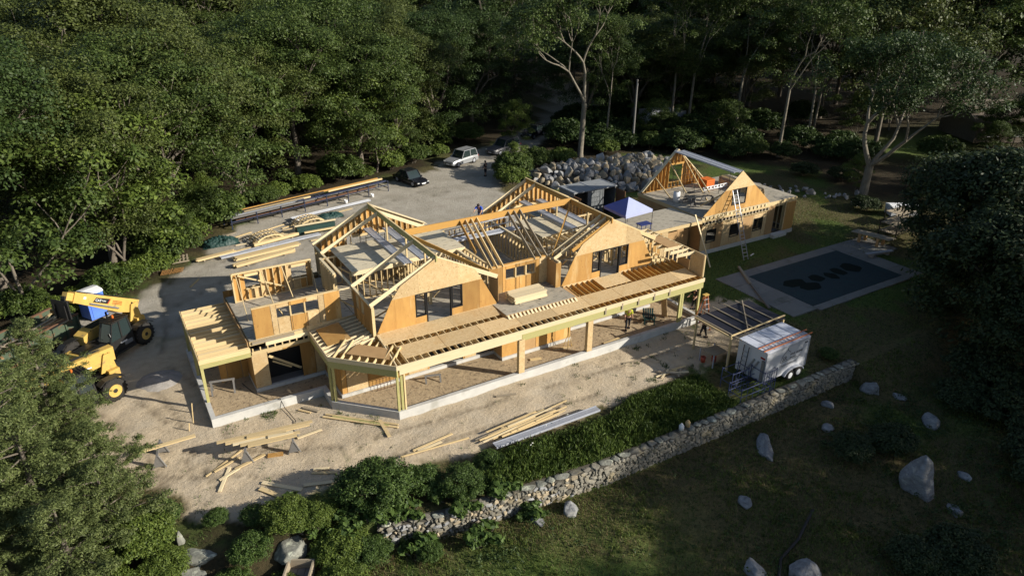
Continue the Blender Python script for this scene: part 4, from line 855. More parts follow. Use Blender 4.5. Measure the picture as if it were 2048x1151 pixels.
for i, (x, y, s) in enumerate(((30.5, -16.5, 1.3), (29.5, -13.8, .9), (33.5, -12.8, 1.3), (27.5, -19, 1.2), (32, -15, 1.4), (25.5, -20.5, 1.2), (17.5, -20.5, .9), (15.5, -19.6, .8), (19.6, -13.6, .7), (22, -14.3, .8), (61, 7, 1.1), (60, 16.5, 1.0), (58, 20, 1.0), (53, 8.8, .9), (62, 4, 1.3), (64, 10, 1.0))):
    plant('shrub', 'dusk', x, y, 'dark leafy shrub at the shaded right side, %s going back from the lawn' % ordw(i), 'shrub', 'dark shrubs on the right', s, parts=('stem', 'foliage'))
# ---- cedars in the left foreground
for k, x, y, s, lab in (('cedar0', -15.6, 6.1, .86, 'cedar with the highest tip, standing before the dumpster'), ('cedar0', -17.2, 2.8, 1.0, 'broad ragged cedar at the left edge in front of the older telehandler'), ('cedar1', -14.7, 4.3, .68, 'cedar whose branches hang over the rear yellow machine'), ('cedar1', -16.2, -.4, 1.0, 'spreading cedar with pale trunk at lower left'), ('cedar2', -14.0, 1.0, .9, 'low cedar at the edge of the sand near the single board'),
                        ('cedar2', -13.9, -1.9, .9, 'small cedar nearest the stone steps'), ('cedar0', -19.8, 5.2, 1.05, 'cedar furthest left, cut by the picture edge'), ('cedar1', -18.6, -3.2, .75, 'cedar in the lower left corner'), ('cedar2', -15.3, -3.6, .9, 'bushy cedar at the bottom edge left of the steps'), ('cedar2', -17.4, .2, 1.0, 'low cedar under the spreading cedar')):
    plant('cedar_tree', k, x, y, lab, group='cedars in the left foreground', s=s)
# ---- shrubs by the stone wall
SHR = [('bush0', -3.5, -5.5, 1.12, 'large round green shrub above the left end of the stone wall'), ('bush1', -7.3, -4.9, .75, 'leafy shrub at the edge of the sand above the big grey slab'), ('bush1', -5.7, -6.7, .85, 'leafy shrub between the cart and the round shrub'), ('bush0', -4.7, -7.4, .66, 'leafy shrub just below the round shrub'), ('bush2', -9.1, -5.5, .72, 'white flowered shrub right of the stone steps'),
       ('bush0', .2, -6.75, .75, 'grey green shrub leaning over the stone wall'), ('bush2', -1.3, -5.6, .85, 'low shrub between the round shrub and the grey green one'), ('bush2', 2.2, -6.0, .7, 'low dark shrub at the near end of the metal plank'), ('bush1', -12.9, -3.0, 1.0, 'bright leafy bush left of the standing stone'), ('bush2', -12.0, -1.9, .75, 'leafy bush at the foot of the sand bank'), ('bush2', -2.3, -8.5, .5, 'small bush growing at the base of the stone wall'), ('bush1', -6.1, -5.2, .6, 'small leafy shrub left of the round shrub'), ('bush2', 1.6, -6.9, .6, 'small shrub on the wall top right of the grey green one'), ('bush1', -14.2, -5.0, .9, 'bright bush at the bottom edge by the steps'), ('bush1', -12.3, -4.5, .7, 'leafy bush touching the left side of the steps'), ('bush2', -10.2, -6.3, .75, 'leafy bush below the white flowered shrub'), ('bush1', -8.3, -7.4, .6, 'leafy bush left of the cart at the bottom edge'), ('bush2', -8.4, -3.9, .55, 'weedy bush on the soil bank above the steps'), ('bush1', -6.2, -8.3, .75, 'big leafy bush at the bottom edge right of the cart'), ('bush2', -9.9, -3.1, .45, 'small weedy bush beside the standing stone'), ('bush2', 25.8, -7.4, .5, 'small bush at the far end of the stone wall')]
for k, x, y, s, lab in SHR: plant('shrub', k, x, y, lab, 'shrub', 'shrubs by the stone wall', s, parts=('stem', 'foliage'))
EDGE = [(-36, 23.5), (-31, 23.2), (-27.5, 23.0), (-24.5, 22.9), (-22, 23.0), (-19.6, 23.0), (-17.4, 23.3), (-15.4, 23.2), (-13.4, 24.0), (-11.5, 24.6), (-10.2, 26.2), (-8.8, 27.7), (-7.5, 29.6), (-6.4, 31.2), (-5.6, 33.2), (-4.6, 35.3), (-3.6, 37.2), (-1.4, 38.8), (1.5, 40.2), (4.6, 41.2), (7.6, 42.2), (11.5, 43.6), (15, 43.8), (18.5, 45.2), (21.6, 46.2), (25, 49), (28.4, 51.8), (32, 53)]
for i, (x, y) in enumerate(EDGE): plant('edge_shrub', 'weed' if i % 3 else 'weed2', x+g.gauss(0, .5), y+.4+g.gauss(0, .6), 'bright green brush along the edge of the left woods, %s from left' % ordw(i), 'shrub', 'brush along the edge of the woods', .9+.9*g.random()**1.5, parts=('stem', 'foliage'))
for i, (x, y) in enumerate([(EDGE[k][0]+.4, EDGE[k][1]+2.2) for k in range(0, 28, 2)]): plant('edge_shrub', ('young0', 'weed2', 'young1')[i % 3], x+g.gauss(0, .7), y+g.gauss(0, .5), 'taller leafy brush behind the woods edge, %s from left' % ordw(i), 'shrub', 'tall brush behind the woods edge', (.55 if i % 2 == 0 else 1.5)*(.9+.4*g.random()), parts=('stem', 'foliage'))
for i, (k, x, y, s, lab) in enumerate((('young1', 30.0, 37.6, .45, 'bright green sapling beside the parked dark pickup'), ('weed', 27.4, 33.8, 1.3, 'bright bush left of the rock pile, lower one'), ('weed2', 28.6, 35.6, 1.5, 'bushy leafy mound between driveway and rock pile'), ('young1', 36, 47, .8, 'yellow green sapling at the end of the driveway'), ('weed2', 33, 37.8, 1.3, 'bush behind the left end of the rock pile'), ('weed', 37.2, 38.3, 1.2, 'bush behind the middle of the rock pile'), ('weed', 44.5, 39.2, 1.2, 'bush at the foot of the utility pole'), ('weed2', 51, 38.2, 1.2, 'bush behind the garage building peak'), ('weed', 56, 35, 1.3, 'bush in the shade right of the garage building peak'), ('weed2', 59, 29, 1.3, 'bush above the small stone heap'), ('young0', 89.5, 13.5, .95, 'leafy young tree before the left end of the neighbour house'), ('young1', 92.5, 13.2, .9, 'leafy young tree before the neighbour house windows'), ('young0', 95.5, 11.6, 1.0, 'leafy young tree before the right part of the neighbour house'), ('young0', 86.5, 14.0, .6, 'low leafy tree at the edge of the sunny lawn'), ('young1', 90.5, 17.0, .7, 'small tree behind the sunny lawn'), ('weed2', 78, 16, 1.6, 'bush in front of the sunny lawn'), ('young0', 79, 28, .9, 'young tree left of the sunny lawn'), ('young0', 88, 29, 1.1, 'young tree behind the sunny lawn'), ('young1', 58.2, 13.6, .5, 'ivy green sapling at the forked trunk'))):
    plant('shrub', k, x, y, lab, 'shrub', 'bushes round the clearing', s, parts=('stem', 'foliage'))
hw = sorted([(-8+11*g.random(), g.uniform(-1.3, 1.5), 1.2+1.4*g.random()) for i in range(26)])
for i, (x, dy_, sc_) in enumerate(hw): plant('herb', 'herb', x, float(wall_y(x))+dy_, 'small leafy weed among the shrubs by the stone wall, %s from left' % ordw(i), 'weed', 'small weeds by the wall', sc_, parts=('stem', 'foliage'))
us = sorted([(px((x, y, 1))[0], x, y) for x, y in [(42+40*g.random(), 36+26*g.random()) for _ in range(52)]+[(50+22*g.random(), 19+19*g.random()) for _ in range(34)] if indepth(x, y) > 2])
for i, (u, x, y) in enumerate(us): plant('understory_shrub', 'under', x, y, 'dim leafy shrub on the forest floor behind the garage building, %s from left' % ordw(i), 'shrub', 'understory shrubs in the dark woods', 1.0+.8*g.random(), parts=('stem', 'foliage'))
# ---- tall reeds behind the stone wall, grass and weeds
def blades(name, label, cat, pts, hmin, hmax, w, mat, lean=.25, seg=1):
    g_ = np.random.default_rng(11); n = len(pts); h = hmin+(hmax-hmin)*g_.random(n); a = g_.random(n)*6.283; ln = h*lean*g_.normal(size=n)
    B = np.column_stack([pts, ground_h(pts[:, 0], pts[:, 1])-.02]); d = np.column_stack([np.cos(a), np.sin(a), 0*a]); t = np.column_stack([-np.sin(a), np.cos(a), 0*a])
    top = B+t*ln[:, None]+np.column_stack([0*a, 0*a, h]); V = np.stack([B-d*w, B+d*w, top], 1).reshape(-1, 3)
    o = bpy.data.objects.new(name, np_mesh(name, V, np.arange(3*n).reshape(-1, 3), mat)); link(o); tag(o, label, cat, kind='stuff'); return o
gr = np.random.default_rng(3)
def scatter(n, x0, x1, y0, y1, f):
    P_ = np.column_stack([x0+(x1-x0)*gr.random(n), y0+(y1-y0)*gr.random(n)]); return P_[gr.random(n) < f(P_[:, 0], P_[:, 1])]
reedmask = lambda x, y: ((y > wall_y(x)+.25) & (y < np.interp(x, [1, 2.3, 9, 11.8, 17.6, 20.3], [-5.6, -5.6, -5.9, -5.0, -4.9, -5.2])))*np.clip(.35+1.5*(fbm(x*.8, y*.8, 40)-.3), 0, 1)
P_ = scatter(26000, 1.2, 16.8, -8.3, -4.4, reedmask)
def reeds(pts):
    n = len(pts); g_ = np.random.default_rng(4); base = np.column_stack([pts, ground_h(pts[:, 0], pts[:, 1])]); H_ = (.25+.75*g_.random(n))*(.35+1.5*fbm(pts[:, 0]*.7, pts[:, 1]*.7, 50))*np.interp(pts[:, 0], [3, 9, 12, 15], [.75, .85, .45, .25])*np.interp(pts[:, 1], [-6.6, -5.4], [1, .55]); C = []; 
    k = 4; cc = np.repeat(base, k, 0); f = np.tile(np.arange(1, k+1)/k, n); cc[:, 2] += np.repeat(H_, k)*f; cc[:, :2] += g_.normal(size=(n*k, 2))*.05
    V, F = leaves(cc, np.full(n*k, .07), 2, .13, .022, 6, flat=1.6, upw=.2, shell=.2, droop=-1.6); o = bpy.data.objects.new('reed_bed', np_mesh('reed_bed', V, F, 'reed')); link(o); tag(o, 'dense upright green plants filling the bed behind the stone wall', 'plants', kind='stuff')
reeds(P_)
P_ = scatter(1500, 3, 7.5, -6.6, -5.2, lambda x, y: (fbm(x*1.2, y*1.2, 60) > .56)*.04+0*x); V = np.column_stack([P_, ground_h(P_[:, 0], P_[:, 1])+.95])
V2, F2 = leaves(V, np.full(len(V), .05), 4, .035, .03, 9); o = bpy.data.objects.new('white_flowers', np_mesh('white_flowers', V2, F2, 'flower')); link(o); tag(o, 'small white flowers above the green plant bed', 'flowers', kind='stuff')
cov = lambda x, y: (y < wall_y(x)-1)*np.clip(2.2*np.exp(-(((x-24.5)/3.4)**2+((y+13.2)/1.9)**2))+2.4*np.exp(-(((x-18.5)/4)**2+((y+19.5)/1.9)**2))+1.2*np.exp(-(((x-27)/3)**2+((y+18)/3)**2))+.9*np.exp(-(((x-.5)/3)**2+((y+10.2)/.9)**2))+.5*(fbm(x*.8, y*.8, 31) > .6)-.25, 0, 1)*np.clip((fbm(x*1.4, y*1.4, 37)-.34)*5, 0, 1)
P_ = scatter(9000, -5, 33, -23, -8.5, cov); C_ = np.column_stack([P_, ground_h(P_[:, 0], P_[:, 1])+.12+.12*gr.random(len(P_))]); V, F = leaves(C_, np.full(len(C_), .2), 14, .055, .028, 8, flat=.8); o = bpy.data.objects.new('ground_cover', np_mesh('ground_cover', V, F, 'leaf_deep')); link(o); tag(o, 'low dark green ground cover plants on the shaded slope', 'plants', kind='stuff')
P_ = scatter(16000, -7, 33, -23, -7.5, lambda x, y: (y < wall_y(x)-.5)*np.clip((fbm(x*.9, y*.9, 47)-.42)*4, 0, .8)); C_ = np.column_stack([P_, ground_h(P_[:, 0], P_[:, 1])+.05]); V, F = leaves(C_, .06+.12*gr.random(len(C_)), 9, .085, .014, 18, flat=.9, upw=.2, droop=-1.2); o = bpy.data.objects.new('grass_tufts', np_mesh('grass_tufts', V, F, 'grass_blade')); link(o); tag(o, 'uneven grass tufts on the lawn and slope below the wall', 'grass', kind='stuff')
lawn1 = lambda x, y: (y < wall_y(x)-.4)*np.clip(.15+1.6*(fbm(x*.3, y*.3, 70)-.3), .03, 1)
blades('lawn_grass', 'short green grass on the lawn below the stone wall', 'grass', scatter(260000, -8, 32, -24, -7, lawn1), .07, .2, .016, 'grass_blade', .6)
blades('dry_grass', 'dry brown grass on the slope below the stone wall', 'grass', scatter(150000, -6, 32, -24, -7, lambda x, y: (y < wall_y(x)-.3)*np.clip(.1+1.5*(fbm(x*.16+3, y*.16, 5)-.3), 0, 1)), .06, .2, .015, 'grass_dry', .6)
inh = lambda x, y: (pdist(x, y, [(30, 8.4), (42, 8.4), (42, 17), (30, 17)]) < 0)*(pdist(x, y, [(28, -3.1), (43.2, -3.1), (42.6, 4.6), (28, 4.6)]) < 0)*(pdist(x, y, SAND) < .1)
blades('yard_grass', 'green grass round the pool and the garage building', 'grass', scatter(60000, 22.2, 56, -8.2, 16, lambda x, y: inh(x, y)*np.clip(.3+1.5*(fbm(x*.4, y*.4, 80)-.35), 0, 1)), .07, .25, .02, 'grass_blade', .5)
blades('weed_tufts', 'weedy grass tufts along the foundation and on the sand', 'grass', scatter(160000, -16, 26, -5.4, 4.4, lambda x, y: (pdist(x, y, [(-8.8, 12), (-8.8, 4.2), (-2.9, 4.2), (-2.9, 2.6), (0, -.2), (22, -.2), (22, 12)]) < 0)*np.clip((fbm(x*1.5, y*1.5, 90)-.62)*9, 0, 1)*np.clip(.25+sstep(1.1, .2, -pdist(x, y, [(-8.8, 12), (-8.8, 4.2), (-2.9, 4.2), (-2.9, 2.6), (0, -.2), (22, -.2), (22, 12)]))+.8*sstep(9, 15, x), 0, 1)), .06, .2, .02, 'leaf_shrub', .6)
# ================================================================ STONE, ROCKS
import bmesh
def rock_mesh(key, seed, mat, n=16, sub=False):
    g_ = random.Random(seed); bm = bmesh.new()
    for i in range(n):
        v = Vector((g_.gauss(0, 1), g_.gauss(0, 1), g_.gauss(0, 1))).normalized()*(.85+.2*g_.random()); bm.verts.new(v*.5)
    r = bmesh.ops.convex_hull(bm, input=bm.verts); bmesh.ops.delete(bm, geom=list({e for e in r['geom_interior'] if isinstance(e, bmesh.types.BMVert)}), context='VERTS')
    bmesh.ops.bevel(bm, geom=list(bm.edges), offset=.028, segments=1, affect='EDGES')
    bmesh.ops.recalc_face_normals(bm, faces=bm.faces); me = bpy.data.meshes.new(key); bm.to_mesh(me); bm.free(); me.materials.append(MATS[mat]); return me
def boulder_mesh(key, seed, mat):
    bm = bmesh.new(); bmesh.ops.create_icosphere(bm, subdivisions=4, radius=.5); g_ = random.Random(seed); pl_ = [(Vector((g_.gauss(0, 1), g_.gauss(0, 1), g_.gauss(0, 1))).normalized(), .28+.15*g_.random()) for _ in range(14)]
    V = np.array([v.co[:] for v in bm.verts]); nz = (fbm(V[:, 0]*5+seed, V[:, 1]*4+V[:, 2]*3, seed)-.47)*.09+(fbm(V[:, 0]*13, V[:, 1]*13+V[:, 2]*11, seed+4)-.47)*.035
    for v, k in zip(bm.verts, nz):
        for n_, d_ in pl_:
            e_ = v.co.dot(n_)-d_
            if e_ > 0: v.co -= n_*e_*.92
        v.co += v.co.normalized()*float(k)
    me = bpy.data.meshes.new(key); bm.to_mesh(me); bm.free(); me.materials.append(MATS[mat]); me.shade_smooth(); return me
ROCK = {m: [rock_mesh('rock_%s_%d' % (m, i), 900+i, m, 13+i % 5) for i in range(7)] for m in ('granite', 'granite_tan', 'wall_stone', 'lichen')}
def rock(name, c, s, mat='granite', parent=None, rot=None, i=None):
    o = bpy.data.objects.new(name, ROCK[mat][random.randrange(7) if i is None else i]); o.location = c; o.scale = s if isinstance(s, (tuple, list)) else (s, s, s)
    o.rotation_euler = rot or (random.random()*6, random.random()*6, random.random()*6); return link(o, parent)
ROCK['boulder'] = [boulder_mesh('boulder_%d' % i, 50+i, 'granite_big') for i in range(7)]; ROCK['lichen'] = [boulder_mesh('lichen_%d' % i, 70+i, 'lichen') for i in range(7)]
sw = thing('stone_wall', 'long dry laid fieldstone retaining wall between lawn and yard', 'stone wall', (10, -8.6, -1))
xs_ = list(np.arange(-4, 26.6, .9))+[26.6]
strip('wall_core', [(float(x), float(wall_y(x))-.24) for x in xs_], .5, -1.9, -.06, 'mortar', sw)
stones = []
x = -4.0
g2 = random.Random(21)
for row in range(8):
    x = -4.05+g2.random()*.2; 
    while x < 26.5:
        w = .14+.34*g2.random()**1.8; h = .14+.10*g2.random(); zt = -.14-row*.15+g2.gauss(0, .022)
        if zt > float(ground_h(x+w/2, float(wall_y(x+w/2))-.8))-.1:
            y = float(wall_y(x+w/2)); stones.append((x+w/2, y-.25+g2.gauss(0, .02), zt, w*1.22, .22, h*1.22))
        x += w
stones.sort(key=lambda s: (s[0]-CAM.x)**2)
for s in stones[:290]: rock('stone', s[:3], s[3:], g2.choice(['wall_stone', 'wall_stone', 'wall_stone', 'granite', 'granite_tan']), sw, (g2.gauss(0, .12), g2.gauss(0, .25), g2.gauss(0, .12)))
VV, FF = [], []
for s in stones[290:]:
    me = ROCK['wall_stone'][g2.randrange(7)]; n0 = len(VV)
    for v in me.vertices: VV.append((s[0]+v.co.x*s[3], s[1]+v.co.y*s[4], s[2]+v.co.z*s[5]))
    for p in me.polygons: FF.append(tuple(i+n0 for i in p.vertices))
me = bpy.data.meshes.new('far_stones'); me.from_pydata(VV, [], FF); me.materials.append(MATS['wall_stone']); o = bpy.data.objects.new('far_stones', me); link(o, sw); o['kind'] = 'stuff'
x = -3.9
while x < 26.4:
    w = .4+.4*g2.random(); rock('cap_stone', (x+w/2, float(wall_y(x+w/2))-.03, -.04+g2.gauss(0, .015)), (w*1.15, .5+.1*g2.random(), .13), 'lichen' if g2.random() < .5 else 'wall_stone', sw, (g2.gauss(0, .05), g2.gauss(0, .05), g2.gauss(0, .1))); x += w
# boulders on the lawn
B_ = [((20.4, -16.8), (2.0, 1.6, 3.6), 'huge grey boulder standing on the dark lawn at right'), ((26.1, -10.2), (1.3, .9, 1.3), 'round grey boulder below the far end of the stone wall'), ((26.6, -13.8), (1.5, 1.0, .9), 'pale boulder at the right beside the dark thicket'), ((16.2, -10.9), (1.0, 2.6, .7), 'long ledge of bare rock in the lawn below the blue cage'), ((22.6, -10.0), (.9, .8, .5), 'small boulder between wall and round boulder'), ((20.7, -11.4), (.8, .7, .6), 'small pointed boulder in a sunny patch'), ((4.6, -9.3), (1.1, .9, .8), 'pale white boulder close to the base of the stone wall'), ((3.0, -8.75), (1.8, .7, .5), 'flat lichen covered rock at the base of the wall'),
      ((12.2, -13.1), (.9, .7, .5), 'low pale rock in the middle of the lawn'), ((11.0, -17.5), (2.0, 1.5, 1.3), 'grey boulder with dark hose at the bottom edge'), ((9.4, -16.2), (1.4, 1.0, .8), 'half buried boulder at the bottom edge left of the hose'), ((27.1, -11.6), (1.0, .8, .5), 'brownish rock behind the round boulder'), ((20.6, -18.6), (1.1, .8, .5), 'flat rock in front of the huge boulder'), ((23.4, -17.5), (.9, .7, .5), 'small rock right of the huge boulder')]
for (x, y), s, lab in B_:
    o = rock('boulder', (x, y, float(ground_h(x, y))+s[2]*.06), s, 'boulder', None, (random.gauss(0, .1), random.gauss(0, .1), random.random()*6)); tag(o, lab, 'boulder', 'boulders on the lawn')
# rock pile: heaped in rows, uphill to the back
g3 = random.Random(8); n = 0
RP = [(28.6, 33.2), (30.5, 30.2), (33, 27.2), (36.5, 25.0), (40, 24.5), (44.5, 27.5), (48, 31.5), (46.5, 34.2), (42, 35), (36, 36.2), (31, 36)]
pts = []
while len(pts) < 262 and n < 20000:
    n += 1; x = 28+21*g3.random(); y = 24+13*g3.random(); s = .8+1.0*g3.random()**2
    if float(pdist(np.array([x]), np.array([y]), RP)[0]) < .1: continue
    if all((x-a)**2+(y-b)**2 > ((s+c)*.335)**2 for a, b, c in pts): pts.append((x, y, s))
rws = {}
for x, y, s in pts:
    u, v = px((x, y, .6)); fr = (v-np.interp(u, [1050, 1150, 1250, 1320], [338, 318, 303, 300]))/70.
    rws.setdefault('back' if fr < .3 else 'middle' if fr < .62 else 'front', []).append((u, x, y, s))
for rn, L_ in rws.items():
    for i, (u, x, y, s) in enumerate(sorted(L_)):
        dd_ = float(pdist(np.array([x]), np.array([y]), RP)[0]); z = .15+min(dd_, 3.0)*.42+g3.random()*.2; tan = g3.random() < .45
        o = rock('pile_boulder', (x, y, z), (s*1.15, s*.95, s*.85), 'granite_tan' if tan else 'granite'); tag(o, '%s angular boulder, %s row of the big rock pile, %s from left' % ('tan' if tan else 'grey', rn, ordw(i)), 'boulder', 'rock pile boulders')
heap = MB(); 
hv = [(x, y, 0) for x, y in RP]; cc = Vector((38, 30, 0)); hv2 = [((x-cc.x)*.55+cc.x, (y-cc.y)*.55+cc.y, 1.0) for x, y in RP]; m_ = len(RP)
heap.add(hv+hv2, [(i, (i+1) % m_, m_+(i+1) % m_, m_+i) for i in range(m_)]+[tuple(range(m_, 2*m_))]); o = heap.build('rubble_mound', 'mortar'); tag(o, kind='structure')
hp_ = []
for i in range(42): t = g3.random(); x = 49.5+6*t+g3.gauss(0, .8); y = 19.5-8*t+g3.gauss(0, .9); hp_.append((px((x, y, 0))[0], x, y, .3+.8*g3.random()**2))
for i, (u, x, y, s) in enumerate(sorted(hp_)):
    o = rock('pile_boulder', (x, y, s*.25), (s*1.2, s, s*.8), 'granite'); tag(o, '%s stone of the small heap right of the garage building, %s from left' % ('large' if s > .7 else 'small', ordw(i)), 'boulder', 'small stone heap')
# steps, standing stone and slab at lower left
for i, (x, y, z) in enumerate(((-10.9, -4.25, -.55), (-11.05, -4.85, -.95))):
    z = -.32-.38*i; o = rock('stone_step', (x, y, z), (2.5, 1.0, .75), 'lichen', None, (0, 0, -.5+.05*i), i=i+1); tag(o, 'lichen covered granite step at the bottom edge, %s one' % ('upper', 'lower')[i], 'step', 'granite steps')
o = rock('standing_stone', (-11.45, -3.45, .0), (.42, .4, 1.3), 'lichen', None, (.05, .1, .3), i=3); tag(o, 'pale upright stone beside the granite steps', 'stone')
o = rock('stone_slab', (-7.5, -5.95, -.4), (1.9, 1.2, 1.1), 'lichen', None, (.15, -.1, .3), i=4); tag(o, 'big grey granite slab among the shrubs', 'stone')
ct = thing('wooden_cart', 'weathered open wooden box cart at the bottom edge', 'cart', (-7.6, -7.2, -.9), rz=-.52)
def local(t, mb, name, mat, smooth=False): o = mb.build(name, mat, None, smooth); o.parent = t; return o
for nm, lo, hi in (('end_board', (-.5, .55, .1), (.5, .62, .6)), ('side_board', (-.55, -.6, .1), (-.48, .62, .6)), ('side_board', (.48, -.6, .1), (.55, .62, .6)), ('end_board', (-.5, -.62, .1), (.5, -.55, .6))): local(ct, MB().box(lo, hi), nm, 'old_wood')
for k in range(3): local(ct, MB().box((-.47+.32*k, -.54, .12), (-.17+.32*k, .54, .16)), 'floor_board', 'grey_wood')
o = MB().lathe([(1.3, -.02), (1.1, .05), (.8, .16), (.45, .26), (.15, .31), (.0, .32)], (-10.6, 10.6, -.02), n=14).build('gravel_pile', 'gravel_pile', None, True); tag(o, 'small grey gravel heap beside the left foundation', 'gravel pile')
# ================================================================ POOL
dk = [(28.0, 4.5), (28.05, -2.9), (30.2, -3.35), (43.0, -3.1), (43.1, 1.0), (46.2, 1.2), (46.0, 4.6)]
pd = thing('pool_deck', 'old concrete slab deck round the covered pool', 'pool deck', (35, 0, 0))
slabs = []
for a, b, c, d in ((28, 30.55, -2.9, 4.4), (30.55, 41.2, -3.2, -2.5), (30.55, 41.2, 3.4, 4.4), (41.2, 43.0, -3.1, 4.4), (43.0, 46.2, 1.0, 4.4)):
    nx, ny = max(1, round((b-a)/1.8)), max(1, round((d-c)/1.8))
    for i in range(nx):
        for j in range(ny): box('slab', (a+(b-a)*i/nx+.012, c+(d-c)*j/ny+.012, -.1), (a+(b-a)*(i+1)/nx-.012, c+(d-c)*(j+1)/ny-.012, .06+random.random()*.012), 'slab', pd)
pc = thing('pool_cover', 'dark teal mesh pool cover with wet patches', 'pool cover', (36, .4, 0))
box('cover_sheet', (30.56, -2.49, .0), (41.19, 3.39, .085), 'pool_cover', pc)
for (x, y), (rx, ry), a in (((32.6, .75), (1.05, .62), .1), ((34.85, .5), (.62, .6), 0), ((36.25, .2), (.5, .62), 0), ((37.45, .45), (.52, .72), .1), ((39.0, .45), (.8, .85), .1), ((33.2, -.25), (.95, .62), 0)):
    q = random.random()*6; MB().add([(x, y, .089)]+[(x+rx*math.cos(t)*(1+.08*math.sin(5*t+q)), y+ry*math.sin(t)*(1+.1*math.sin(4*t+q)), .089+.0004*rx) for t in np.linspace(0, 6.283, 28)[:-1]], [(0, i, i % 27+1) for i in range(1, 28)]).build('wet_patch', 'pool_wet', pc)
def board_t(label, a, b, w, h, mat, group=None, name='board', up_=(0, 0, 1)): o = beam(name, a, b, w, h, mat, None, up_); return tag(o, label, 'board', group)
board_t('old dark timber lying across the near pool deck corner', (31.2, 5.0, .14), (29.5, 2.3, .14), .18, .16, 'old_wood', name='timber'); board_t('dark log lying from pool deck towards the tarp shelter', (29.5, 2.2, .14), (27.5, -1.2, .14), .16, .14, 'grey_wood', name='timber')
tb = thing('plank_table', 'rough plank table on trestles at the far end of the pool', 'table', (45.2, 3.0, .06))
for k in range(4): beam('plank', (44.6+k*.26, 4.5, .82), (45.4+k*.26, 1.4, .82), .24, .06, 'old_wood', tb)
for y, x in ((3.7, 45.1), (2.2, 45.4)):
    for s in (-.45, .45): box('trestle_leg', (x+s-.06, y-.12, .06), (x+s+.06, y+.12, .79), 'ply_brown', tb)
bn = thing('plank_bench', 'low white plank on blocks at the corner of the pool', 'bench', (43.2, .9, .06))
beam('plank', (42.0, 1.2, .38), (44.6, .55, .38), .35, .05, 'alu', bn); box('block', (42.4, .85, .06), (42.6, 1.25, .35), 'granite', bn); box('block', (44.0, .5, .06), (44.2, .9, .35), 'granite', bn)
for i, (x, y, lab) in enumerate(((49.2, 3.2, 'dark steel rack with old planks on the grass beyond the pool'), (52.4, 4.8, 'second dark rack with planks beside the white box'))):
    t = thing('plank_rack', lab, 'rack', (x, y, 0), 'racks beyond the pool')
    for dx in (-1.3, 1.3):
        for dy in (-.8, .8): box('post', (x+dx-.04, y+dy-.04, 0), (x+dx+.04, y+dy+.04, 1.5), 'machine_black', t)
    for z in (.45, 1.2):
        for dy in (-.8, .8): box('rail', (x-1.34, y+dy-.03, z), (x+1.34, y+dy+.03, z+.06), 'machine_black', t)
        for k in range(4): box('plank', (x-1.4, y-.7+k*.38, z+.065), (x+1.4, y-.4+k*.38, z+.11), 'old_wood', t)
wb = thing('white_box', 'long white covered box at the edge of the woods', 'box', (54.8, 6.2, 0), rz=-.55)
local(wb, MB().box((-1.3, -.7, .1), (1.3, .7, .95)), 'box_body', 'trailer_white'); local(wb, MB().prism([(-.75, .955), (.75, .955), (.7, 1.02), (0, 1.15), (-.7, 1.02)], lambda u, v: (-1.35, u, v), lambda u, v: (1.35, u, v)), 'lid', 'white')
# ================================================================ TRAILER
tr = thing('cargo_trailer', 'white enclosed cargo trailer with dark lettering parked by the stone wall', 'trailer', (20.9, -6.85, -.1), rz=.03)
def tl(mb, nm, mat, sm=False): return local(tr, mb, nm, mat, sm)
tl(MB().box((-1.9, -1.0, .45), (1.9, 1.0, 2.42)), 'trailer_body', 'trailer_white'); tl(MB().box((-1.93, -1.03, 2.42), (1.93, 1.03, 2.47)), 'trailer_roof', 'trailer_roof')
for x in (-1.2, -.4, .4, 1.2): tl(MB().box((x-.02, -.98, 2.471), (x+.02, .98, 2.49)), 'roof_rib', 'alu_dull')
for x in (-1.93, 1.90): tl(MB().box((x, -1.04, .45), (x+.03, -.99, 2.42)), 'corner_trim', 'alu')
tl(MB().box((-1.9, -1.035, 2.28), (1.9, -1.003, 2.415)), 'top_trim', 'alu_dull')
fd = MB(); 
for k in range(9):
    a0, a1 = math.pi*k/9, math.pi*(k+1)/9; q = lambda a, r, y: (.75+math.cos(a)*(.4+r), y, .42+math.sin(a)*(.36+r*.6)) if False else (.75+math.cos(a)*(.82+r), y, .38+math.sin(a)*(.36+r))
    fd.add([q(a0, 0, -1.18), q(a1, 0, -1.18), q(a1, 0, -1.0), q(a0, 0, -1.0), q(a0, .08, -1.18), q(a1, .08, -1.18), q(a1, .08, -1.0), q(a0, .08, -1.0)], [(0, 1, 5, 4), (4, 5, 6, 7), (0, 3, 2, 1)])
tl(fd, 'fender', 'alu_dull')
for x in (.38, 1.12):
    for y in (-1.1, 1.1):
        w_ = tl(MB().lathe([(.0, -.1), (.2, -.1), (.32, -.09), (.34, 0), (.32, .09), (.2, .1), (0, .1)], (x, y, .34), 'y', 18), 'wheel', 'rubber', True)
        r_ = MB().lathe([(0, -.115), (.19, -.11), (.2, -.08)] if y < 0 else [(0, .115), (.19, .11), (.2, .08)], (x, y, .34), 'y', 14).build('rim', 'white'); r_.parent = w_
tl(MB().bar((-1.9, -.6, .5), (-2.9, 0, .5), .08, .1).bar((-1.9, .6, .5), (-2.9, 0, .5), .08, .1), 'tongue', 'machine_black'); tl(MB().box((-2.95, -.06, 0), (-2.85, .06, .6)), 'jack', 'steel')
tl(MB().box((-1.93, -.92, 1.95), (-1.905, -.62, 2.05)), 'marker_light', 'lamp_red'); tl(MB().box((1.5, -1.02, 2.1), (1.75, -1.004, 2.18)), 'marker_light', 'plastic_dark')
for y0 in (-.55, -.25): tl(MB().bar((-1.94, y0, 1.7), (-1.98, y0+.5, .6), .03, .1), 'strap', 'steel')
tl(MB().box((-2.02, -.95, .5), (-1.92, -.80, 1.9)), 'gate_post', 'grey_wood')
